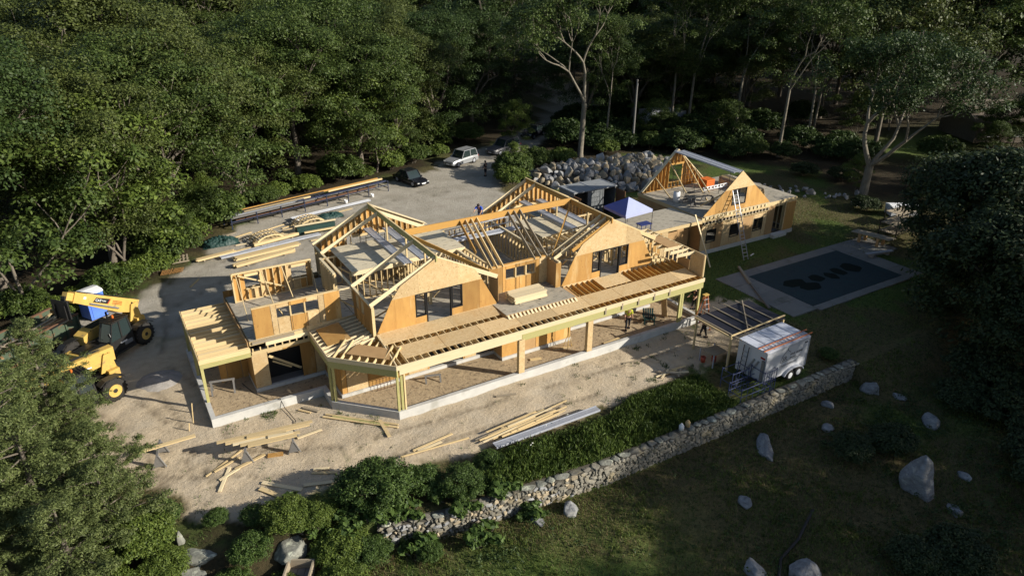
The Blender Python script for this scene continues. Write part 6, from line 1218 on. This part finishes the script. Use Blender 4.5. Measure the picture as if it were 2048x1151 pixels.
def crumple(label, c, sx, sy, h, mat, seed):
    gn_ = np.random.default_rng(seed); n_ = 40; u, v = np.meshgrid(np.linspace(-1, 1, n_), np.linspace(-1, 1, n_)); rr = np.clip(1-(np.abs(u)**2.5+np.abs(v)**2.5), 0, 1)
    z = rr**.6*h*(.25+.5*fbm(u*2.2+5, v*2.2+seed, seed)+.9*np.abs(fbm(u*5+2, v*6+seed, seed+9)-.47))+.02; x = c[0]+u*sx*(1+.12*gn_.normal(size=u.shape)*.3); y = c[1]+v*sy*(1+.1*gn_.normal(size=u.shape)*.3)
    i_ = np.arange(n_*n_).reshape(n_, n_); F = np.stack([i_[:-1, :-1].ravel(), i_[:-1, 1:].ravel(), i_[1:, 1:].ravel(), i_[1:, :-1].ravel()], 1)
    o = bpy.data.objects.new('crumpled_tarp', np_mesh('crumpled_tarp', np.stack([x.ravel(), y.ravel(), z.ravel()], 1), F, mat, True)); link(o); tag(o, label, 'tarp', 'green tarps')
crumple('crumpled dark green tarp at the edge of the brush', (-3.3, 31.3), 1.5, .8, .9, 'green_tarp', 3); crumple('crumpled green tarp between storage rack and left gable', (6.9, 33.4), 1.3, .7, .6, 'green_tarp', 5)
gw = thing('wrapped_lumber', 'lumber pile wrapped in green mesh in front of the arched frame', 'lumber', (4.4, 30.2, 0)); box('mesh_wrap', (2.9, 29.7, .05), (6.3, 30.5, .75), 'green_tarp', gw); box('top_board', (2.8, 30.1, .755), (6.5, 30.3, .85), 'pine_pale', gw); box('top_board', (3.4, 29.3, .3), (6.5, 29.5, .42), 'pine', gw)
pl = thing('pallet', 'wooden pallet leaning at the edge of the brush', 'pallet', (-6.95, 28.6, 0))
for k in range(5): beam('slat', (-7.5+k*.28, 28.2, .28), (-7.4+k*.28, 29.0, .5), .12, .025, 'old_wood', pl)
for k in range(3): beam('runner', (-7.55, 28.25+k*.36, .2+k*.1), (-6.25, 28.25+k*.36, .2+k*.1), .05, .1, 'old_wood', pl)
for i in range(16):
    x = -8.6+i*.1; o = beam('stake', (x, 26.5+random.random()*.1, .05), (x+.25, 27.2, .12+random.random()*.1), .04, .04, 'straw'); tag(o, 'thin brown stake in the row lying below the pallet, %s from left' % ordw(i), 'stake', 'brown stakes')
g7 = random.Random(77)
yb = sorted([(-4.5+15*g7.random(), g7.random()) for _ in range(22)])
for i, (x, t_) in enumerate(yb):
    y = 25.6+t_*8+x*.22; ln = 1.2+2.6*g7.random(); an = .18+g7.gauss(0, .12); o = beam('yard_board', (x, y, .05), (x+ln*math.cos(an), y+ln*math.sin(an), .06), .1+.12*g7.random(), .05, g7.choice(['pine', 'pine', 'pine_pale', 'old_wood'])); tag(o, 'loose board on the gravel yard behind the left gable, %s from left' % ordw(i), 'board', 'loose boards in the gravel yard')
# ================================================================ SAWHORSES, LOOSE BOARDS
def sawhorse(label, a, b, h=.75, mat='grey_wood', z=0., gusset=True):
    a, b = Vector((*a, z)), Vector((*b, z)); t = thing('sawhorse', label, 'sawhorse', (a+b)/2, 'sawhorses'); x = (b-a).normalized(); s = Vector((-x.y, x.x, 0))
    beam('top_rail', a+Vector((0, 0, h)), b+Vector((0, 0, h)), .09, .09, mat, t)
    for p in (a.lerp(b, .06), a.lerp(b, .94)):
        for k in (-1, 1): beam('leg', p+s*k*.3, p+s*k*.04+Vector((0, 0, h-.04)), .09, .04, mat, t)
        if gusset: MB().prism([(-.27, .08), (.27, .08), (.05, h-.06), (-.05, h-.06)], lambda u, v: p+s*u+x*.02+Vector((0, 0, v)), lambda u, v: p+s*u-x*.02+Vector((0, 0, v))).build('end_panel', mat, t)
    return t
sawhorse('grey sawhorse under the single board near the cedars', (-11.6, 2.1), (-11.3, 3.4)); board_t('single long board lying across a sawhorse near the cedars', (-12.65, 2.75, .84), (-9.75, 2.7, .88), .24, .05, 'pine')
sawhorse('grey sawhorse under the pile of boards, left one', (-7.9, .3), (-7.5, 1.6)); sawhorse('grey sawhorse under the pile of boards, right one', (-5.7, -.1), (-5.4, 1.3))
for i, (a, b, w, z, m_) in enumerate((((-8.95, 1.6), (-4.4, .98), .2, .84, 'pine'), ((-8.6, 1.3), (-4.6, .78), .2, .84, 'pine'), ((-8.3, 1.05), (-5.6, .62), .18, .84, 'pine_pale'), ((-8.0, .8), (-5.2, .4), .2, .84, 'pine'), ((-7.7, .55), (-5.4, .2), .18, .84, 'pine'), ((-7.6, 1.2), (-5.8, .7), .2, .90, 'pine'), ((-6.7, .7), (-5.5, .5), .2, .90, 'pine_pale'))): board_t('board of the pile across the two grey sawhorses, %s from the back' % ordw(i), (*a, z), (*b, z), w, .05, m_, 'boards on the two sawhorses')
LB = [((-5.25, 1.05), (-3.95, 1.15), .14, 'pine_pale', 'short pale board right of the sawhorse pile'), ((-7.6, -1.45), (-6.15, -2.9), .22, 'pine_pale', 'board pointing at the round shrub, upper of two'), ((-7.8, -1.85), (-6.7, -3.5), .24, 'pine', 'board pointing at the round shrub, lower of two'), ((-6.0, -2.65), (-4.5, -3.2), .2, 'pine_pale', 'board at the edge of the round shrub'), ((-5.4, -1.95), (-4.35, -2.6), .15, 'pine', 'short board in mid sand, lower of a pair'), ((-5.25, -1.75), (-4.6, -2.1), .13, 'pine_pale', 'short board in mid sand, upper of a pair'),
      ((-3.35, 2.35), (-.35, -.55), .13, 'pine', 'long stud lying along the angled foundation, inner one'), ((-3.55, 2.2), (-.45, -.75), .13, 'pine', 'long stud lying along the angled foundation, outer one'), ((-3.1, 1.95), (-.8, -.35), .13, 'treated', 'greenish stud between the two along the angled foundation'), ((-1.05, .35), (-1.15, -1.25), .17, 'pine', 'board lying across the studs near the porch corner'), ((-1.3, -3.1), (2.35, -3.4), .08, 'pine', 'thin long stick on the sand before the shrubs'), ((-.55, -2.9), (1.75, -2.7), .12, 'pine', 'board on the sand before the shrubs, rear one'), ((-.35, -3.05), (1.0, -2.95), .14, 'pine_pale', 'short board on the sand before the shrubs'),
      ((-9.4, .4), (-8.1, .95), .1, 'pine', 'stick leaning from sand to the sawhorse pile'), ((-9.45, -1.1), (-8.7, .4), .15, 'pine_pale', 'board crossing others left of the sawhorses'), ((-9.8, .35), (-7.9, 1.5), .08, 'pine', 'thin stick left of the sawhorses'), ((-9.3, -.3), (-8.3, .1), .14, 'pine_pale', 'short board below the crossing boards'), ((-8.5, .1), (-7.0, .55), .16, 'pine', 'board end under the sawhorse pile'), ((-6.9, .35), (-6.2, .15), .3, 'ply', 'orange plywood scrap under the sawhorse pile'),
      ((-4.2, 3.6), (-3.6, 2.8), .18, 'old_wood', 'weathered board stub in the foundation corner'), ((-4.5, 3.5), (-4.0, 2.9), .12, 'pine', 'short stub beside the weathered board in the corner'), ((5.4, -.9), (6.5, -1.3), .14, 'old_wood', 'dark board scrap near the middle of the porch'), ((13.9, -1.7), (15.2, -2.0), .1, 'old_wood', 'brown stick on the shaded sand'), ((-16.5, 22.5), (-14.6, 22.9), .12, 'pine', 'board lying in the grass behind the portable toilet'), ((-7.0, 23.2), (-6.2, 24.4), .14, 'pine', 'board lying in grass at the gravel edge'), ((34.0, 6.3), (34.6, 6.5), .1, 'white', 'white stick in the grass below the garage windows')]
for a, b, w, m_, lab in LB:
    za, zb = float(ground_h(*a))+.05, float(ground_h(*b))+.05; board_t(lab, (*a, za), (*b, zb), w, .045, m_, 'loose boards on the ground')
g6 = random.Random(31)
for i in range(15):
    y = -4.4+.8*(i/14)+g6.gauss(0, .05); x0 = 2.4+2.6*g6.random(); ln = 2.0+3*g6.random(); sl = .06+.08*g6.random()
    board_t('board of the loose heap beside the plant bed, %s from the wall side' % ordw(i), (x0, y, .07+.04*(i % 4)), (x0+ln, y+ln*sl, .09+.05*(i % 3)), .09, .04, g6.choice(['pine', 'pine', 'pine_pale', 'old_wood']), 'loose heap by the plant bed')
for i in range(9): board_t('short offcut in the heap on the shaded sand before the trailer, %s from left' % ordw(i), (14.6+i*.16, -4.0+g6.gauss(0, .2), .05+.03*(i % 3)), (15.5+i*.16+g6.random()*.4, -4.1+g6.gauss(0, .25), .07+.03*(i % 3)), .11, .04, g6.choice(['pine_pale', 'old_wood', 'pine']), 'offcuts before the trailer')
plank('long metal plank lying against the plant bed', (3.0, -4.95, .3), (9.4, -5.05, .34), .42, mat='alu')
bundle('lumber_stack', 'stack of pale lumber on the little balcony between the gables', (8.5, 2.55), (10.95, 2.85), 4, 5, .24, .075, 'pine_pale', z0=3.66) if False else None
ls = thing('lumber_stack', 'stack of pale lumber on the little balcony between the gables', 'lumber', (9.7, 2.7, 3.62))
for k in (8.9, 10.4): box('bearer', (k-.05, 2.2, 3.622), (k+.05, 3.3, 3.68), 'old_wood', ls)
for i in range(5):
    for j in range(6): e = random.random()*.16; box('board', (8.45+e, 2.25+i*.215, 3.682+j*.075), (10.9-random.random()*.12, 2.25+i*.215+.205, 3.682+j*.075+.068), 'pine_pale', ls)
gs = thing('lumber_stack', 'stack of long joists on the right side of the garage building deck', 'lumber', (39, 12, 3.35))
for i in range(6):
    for j in range(3): beam('board', (38.3+i*.17, 9.9+random.random()*.3, 3.45+j*.24), (38.7+i*.17, 15.0, 3.45+j*.24), .05, .22, 'pine' if random.random() < .7 else 'old_wood', gs)
o = box('orange_crate', (36.3, 14.2, 3.35), (37.3, 15.2, 4.2), 'orange'); tag(o, 'orange panel box inside the rear gable of the garage building', 'box') if False else None
bpy.data.objects.remove(o); oc = thing('orange_crate', 'bright orange crate at the rear gable of the garage building', 'crate', (36.8, 14.7, 3.35))
for k in range(4): box('crate_slat', (36.3, 14.2, 3.36+k*.2), (37.3, 15.2, 3.36+k*.2+.17), 'orange', oc)
sawhorse('dark sawhorse with saw on the garage building deck, left one', (31.6, 11.0), (31.9, 12.4), .7, 'grey_wood', 3.34); sawhorse('dark sawhorse on the garage building deck, right one', (33.4, 10.6), (33.6, 11.9), .7, 'grey_wood', 3.34)
for i, (a, b) in enumerate((((31.2, 11.2), (33.9, 10.9)), ((31.3, 11.6), (34.0, 11.3)), ((31.4, 12.0), (33.2, 11.8)))): board_t('board across the sawhorses on the garage building deck, %s from front' % ordw(i), (*a, 4.12), (*b, 4.12), .24, .04, 'old_wood', 'boards on the garage deck')
ts = thing('table_saw', 'small dark saw on a stand on the garage building deck', 'saw', (32.6, 12.3, 3.35)); box('saw_table', (32.3, 12.0, 4.0), (32.9, 12.6, 4.12), 'machine_black', ts); box('motor_box', (32.4, 12.1, 3.7), (32.8, 12.5, 3.998), 'plastic_dark', ts)
for x in (32.35, 32.85): box('stand_leg', (x-.03, 12.05, 3.35), (x+.03, 12.55, 3.7), 'steel', ts)
gr_ = thing('white_barrel', 'white drum on the garage building deck', 'barrel', (31.3, 12.8, 3.34)); MB().lathe([(0, 0), (.28, 0), (.3, .45), (.28, .9), (0, .9)], (31.3, 12.8, 3.34), n=16).build('drum', 'white', gr_, True); MB().lathe([(0, .905), (.2, .905), (.2, .93), (0, .93)], (31.3, 12.8, 3.34), n=12).build('lid', 'grey_wood', gr_)
lf = thing('lift_frame', 'white slotted beam lying on the garage building deck', 'beam', (37, 13.6, 3.4)); box('flange', (35.2, 13.5, 3.5), (38.2, 13.56, 3.6), 'white', lf); box('flange', (35.2, 13.5, 3.75), (38.2, 13.56, 3.82), 'white', lf)
for k in range(8): box('web', (35.25+k*.41, 13.505, 3.6), (35.4+k*.41, 13.555, 3.75), 'white', lf)
# porch clutter
sawhorse('grey sawhorse on the porch sand at the left end', (-8.3, 7.2), (-7.0, 6.9), .75, 'grey_wood', .25, False); sawhorse('weathered sawhorse lying on the porch sand', (2.5, 2.3), (3.4, 2.0), .35, 'grey_wood', .25, False)
for i, (a, b, w, m_, lab) in enumerate((((10.9, 1.55), (12.0, 1.25), .14, 'pine', 'board on the porch sand by the bump-out wall'), ((14.1, .45), (16.2, .6), .2, 'pine', 'long board on the porch sand before the worker'), ((9.0, 1.2), (9.7, 1.0), .2, 'pine', 'short thick board on the porch sand'))): board_t(lab, (*a, .29), (*b, .29), w, .06, m_, 'boards on the porch')
o = beam('plywood_sheet', (20.0, 1.35, .26), (20.1, 1.75, 1.75), .55, .02, 'osb', None, (1, 0, 0)); tag(o, 'narrow plywood sheet leaning at the right end of the porch', 'plywood')
lvl_ = thing('yellow_stand', 'yellow tripod stand on the porch beside the bump-out', 'stand', (11.9, 1.3, .25))
for dx, dy in ((.3, 0), (-.2, .25), (-.2, -.25)): MB().tube([(11.9+dx, 1.3+dy, .25), (11.9, 1.3, 1.3)], .02, 6).build('leg', 'yellow', lvl_)
MB().bar((11.9, 1.3, 1.3), (11.9, 1.3, 1.75), .05, .09).build('column', 'yellow', lvl_)
rr_ = thing('wire_rack', 'rusty wire rack on the porch sand under the angled roof', 'rack', (.4, 3.0, .25))
for k in range(7): MB().tube([(-.2+k*.2, 2.7, .27), (-.2+k*.2, 2.75, 1.0)], .012, 5).build('wire', 'rust', rr_)
for z in (.3, .65, 1.0): MB().tube([(-.25, 2.72, z), (1.1, 2.72, z)], .015, 5).build('rail', 'rust', rr_)
ac = thing('garden_chair', 'dark green adirondack chair standing on the porch sand', 'chair', (18.5, 1.3, .25), rz=2.6); ac.scale = (.85, .85, .85)
for k in range(5): local(ac, MB().bar((-.32+k*.16, -.2, .3), (-.36+k*.18, -.55, 1.0), .14, .025), 'back_slat', 'chair_green')
for k in range(4): local(ac, MB().bar((-.36, -.15+k*.15, .3+k*.035), (.36, -.15+k*.15, .3+k*.035), .13, .025), 'seat_slat', 'chair_green')
for s in (-1, 1):
    local(ac, MB().bar((s*.42, -.4, .58), (s*.42, .45, .58), .14, .03), 'arm_rest', 'chair_green'); local(ac, MB().bar((s*.38, .42, 0), (s*.38, .42, .57), .1, .04), 'leg', 'chair_green'); local(ac, MB().bar((s*.36, .42, .32), (s*.34, -.6, .02), .04, .12), 'leg', 'chair_green')
sl_ = thing('step_ladder', 'step ladder with yellow top at the right corner of the porch', 'ladder', (21.6, -1.0, 0))
for s in (-.22, .22): MB().bar((21.4+s, -1.3, 0), (21.5+s*.6, -.7, 2.4), .05, .08).build('rail', 'fiber_orange', sl_); MB().bar((21.6+s, .0, 0), (21.5+s*.6, -.65, 2.4), .04, .06).build('rear_rail', 'fiber_orange', sl_)
for k in range(7): f_ = (k+.6)/7.5; MB().bar((21.4-.22+.1*f_, -1.3+.6*f_, 2.4*f_), (21.4+.22+.1*f_, -1.3+.6*f_, 2.4*f_), .08, .03).build('step', 'alu', sl_)
MB().box((21.3, -.8, 2.38), (21.7, -.55, 2.44)).build('cap', 'yellow', sl_)
for i, (x, y, m_, lab) in enumerate(((12.25, -8.5, 'white', 'white jug standing on the stone wall'), (12.75, -8.45, 'hat', 'tan jug standing on the stone wall'))):
    o = MB().lathe([(0, 0), (.13, 0), (.14, .25), (.06, .34), (.06, .38), (0, .38)], (x, y, .06), n=12).build('jug', m_, None, True); tag(o, lab, 'jug', 'jugs on the wall')
for i, (x, y) in enumerate(((-9.6, 5.2), (-9.5, 6.2), (-9.9, 4.6))): o = beam('grade_stake', (x, y, -.1), (x+.08, y, .75-.15*i), .05, .04, 'pine'); tag(o, 'thin wooden stake in the ground left of the foundation, %s from the house corner' % ordw(i), 'stake', 'grade stakes')
hb = MB(); hp = [(10.0, -17.0), (11.0, -16.3), (12.5, -16.0), (13.5, -15.6), (14.5, -15.2)]
hb.tube([(x, y, float(ground_h(x, y))+.08) for x, y in hp], .07, 6); o = hb.build('drain_hose', 'black'); tag(o, 'black hose lying over the boulder at the bottom edge', 'hose')
co = MB().tube([(-6.6, 7.4, .28), (-6.3, 6.2, .28), (-5.7, 5.0, .3), (-5.2, 4.3, .56), (-5.1, 4.0, .1), (-4.9, 2.6, .06), (-5.3, 1.6, .05)], .02, 5).build('power_cord', 'black'); tag(o, None); tag(co, 'black power cord running over the left foundation', 'cord')
tb_ = MB(); [tb_.tube([(28.5, 7.6, .0), (28.6, 7.6, .9)], .02, 5)]
# ================================================================ PEOPLE
def skin_mesh(name, J, E, mat, sub=1):
    me = bpy.data.meshes.new(name); me.from_pydata([j[:3] for j in J], E, []); o = bpy.data.objects.new(name, me); COL.objects.link(o)
    md = o.modifiers.new('s', 'SKIN'); md.use_smooth_shade = True
    for i, j in enumerate(J): me.skin_vertices[0].data[i].radius = (j[3], j[4] if len(j) > 4 else j[3]); me.skin_vertices[0].data[i].use_root = i == 0
    m2 = o.modifiers.new('d', 'SUBSURF'); m2.levels = sub; m2.render_levels = sub
    dg = bpy.context.evaluated_depsgraph_get(); nm = bpy.data.meshes.new_from_object(o.evaluated_get(dg)); bpy.data.objects.remove(o); nm.materials.clear(); nm.materials.append(MATS[mat]); nm.shade_smooth(); nm.name = name; return nm
def person(label, loc, rz, shirt, pants, lean=0., arms=((.2, .3), (.2, .3)), head='hat', stride=.15, sit=False, shorts=False):
    """facing +y; arms: per side (forward swing, elbow bend) in radians; lean forward in radians"""
    t = thing('person', label, 'person', loc, 'people on the site', rz)
    hip = Vector((0, 0, .92)); c, s = math.cos(lean), math.sin(lean)
    def up3(x, z, y=0.): return Vector((x, s*z+c*y, .92+c*z-s*y))
    chest, neck, hd = up3(0, .38), up3(0, .56), up3(0, .70, .02)
    J = [(0, 0, .92, .15, .11), (*up3(0, .18), .14, .10), (*chest, .17, .11), (*neck, .055, .055), (*up3(0, .63, .01), .06, .065), (*hd, .088, .10), (*up3(0, .80, .02), .07, .085)]; E = [(0, 1), (1, 2), (2, 3), (3, 4), (4, 5), (5, 6)]
    hands = []
    shJ = [(0, 0, .90, .165, .125), (*up3(0, .18), .155, .115), (*chest, .185, .125), (*up3(0, .52), .08, .08)]; shE = [(0, 1), (1, 2), (2, 3)]
    paJ = [(0, 0, .96, .16, .12)]; paE = []
    for k, (sw_, el) in zip((-1, 1), arms):
        sh_ = up3(k*.2, .48); d1 = Vector((k*.12, math.sin(sw_), -math.cos(sw_))).normalized(); elb = sh_+d1*.29; d2 = Vector((0, math.sin(sw_+el), -math.cos(sw_+el))).normalized(); wr = elb+d2*.25; n0 = len(J)
        J += [(*sh_, .062), (*elb, .045), (*wr, .032), (*(wr+d2*.09), .04, .022)]; E += [(2, n0), (n0, n0+1), (n0+1, n0+2), (n0+2, n0+3)]; hands.append((wr+d2*.10, d2, k))
        m0 = len(shJ); shJ += [(*sh_, .08), (*(sh_+d1*.2), .066), (*(sh_+d1*.26), .064)]; shE += [(2, m0), (m0, m0+1), (m0+1, m0+2)]
    for k in (-1, 1):
        st_ = stride*k; th = Vector((k*.1, st_*.5, .50)); an = Vector((k*.11, st_, .09)); n0 = len(J)
        J += [(k*.09, 0, .86, .10, .10), (*th, .068), (*an, .042), (an.x, an.y+.12, .04, .042, .035)]; E += [(0, n0), (n0, n0+1), (n0+1, n0+2), (n0+2, n0+3)]
        m0 = len(paJ); paJ += [(k*.095, 0, .85, .115, .115), (*th, .085), (*(th.lerp(an, .2 if shorts else .92)), .075 if shorts else .06)]; paE += [(0, m0), (m0, m0+1), (m0+1, m0+2)]
    b = bpy.data.objects.new('body', skin_mesh('body', J, E, 'skin')); COL.objects.link(b); b.parent = t
    for nm, jj, ee, m_ in (('shirt', shJ, shE, shirt), ('trousers', paJ, paE, pants)):
        o_ = bpy.data.objects.new(nm, skin_mesh(nm, jj, ee, m_)); COL.objects.link(o_); o_.parent = t
    for p, d, k in hands:
        sd_ = d.cross(Vector((0, 1, 0))).normalized() if abs(d.y) < .9 else Vector((1, 0, 0)); fg = MB()
        for q, L in ((-.03, .07), (-.01, .085), (.01, .08), (.03, .062)): fg.tube([p+sd_*q, p+sd_*q+d*L*.5, p+sd_*q*.9+d*L+Vector((0, .015, 0))], [.009, .008, .006], 5)
        fg.tube([p-d*.06-sd_*k*.03, p-d*.02-sd_*k*.06, p+d*.02-sd_*k*.055], [.01, .009, .007], 5); f_ = fg.build('fingers', 'skin'); f_.parent = b
    for k in (-1, 1):
        an = Vector((k*.11, stride*k, .06)); f_ = MB().box((an.x-.05, an.y-.1, 0), (an.x+.05, an.y+.19, .1)).build('boot', 'cloth_black'); f_.parent = t
    nd = up3(0, .715, .13); MB_ = MB().prism([(-.012, -.02), (.012, -.02), (0, .03)], lambda u, v: nd+Vector((u, -.03, v)), lambda u, v: nd+Vector((u*.5, .005, v))); f_ = MB_.build('nose', 'skin'); f_.parent = b
    for k in (-1, 1): e_ = up3(k*.032, .74, .118); f_ = MB().box(e_-Vector((.011, .004, .006)), e_+Vector((.011, .006, .006))).build('eye', 'hair'); f_.parent = b
    m_ = up3(0, .665, .118); f_ = MB().box(m_-Vector((.022, .004, .005)), m_+Vector((.022, .004, .005))).build('mouth', 'cloth_pink'); f_.parent = b
    R3 = Matrix.Translation(hd) @ Matrix.Rotation(-lean, 4, 'X')
    if head in ('hat', 'helmet_pink', 'cap'):
        mt = {'hat': 'hat', 'cap': 'cloth_black'}.get(head, 'cloth_pink'); f_ = MB().lathe([(.19 if head == 'hat' else .125, .06), (.115, .075), (.105, .15), (.06, .19), (0, .195)], (0, .0, 0), n=16).build('hat', mt, None, True, m=R3); f_.parent = t
    f_ = MB().lathe([(.088, -.02), (.108, .04), (.1, .1), (.06, .145), (0, .155)], (0, -.022, 0), n=14).build('hair', 'hair', None, True, m=R3); f_.parent = t
    return t
person('worker in yellow shirt and straw hat walking on the porch', (16.7, 1.3, .25), 2.5, 'cloth_yellow', 'cloth_black', .08, ((.2, 1.3), (-.1, .9)), 'hat', .2)
person('worker in blue shirt bending over the middle roof', (11.35, 11.6, 5.42), 2.4, 'cloth_blue', 'jeans', .75, ((.9, .4), (1.1, .3)), 'none', .1)
person('person in black shirt and shorts standing on the driveway', (26.4, 37.9, 0), .4, 'cloth_black', 'cloth_black', .02, ((.15, .4), (.15, .5)), 'cap', .05, shorts=True)
person('worker with pink helmet behind the right porch corner', (23.0, 1.6, 0), 1.8, 'cloth_black', 'cloth_black', .15, ((.4, .8), (.5, .8)), 'helmet_pink', .1)
person('worker in pink shirt crouching beside the step ladder', (20.6, -1.7, 0), .9, 'cloth_pink', 'cloth_black', .5, ((.7, .4), (.8, .4)), 'cap', .2)
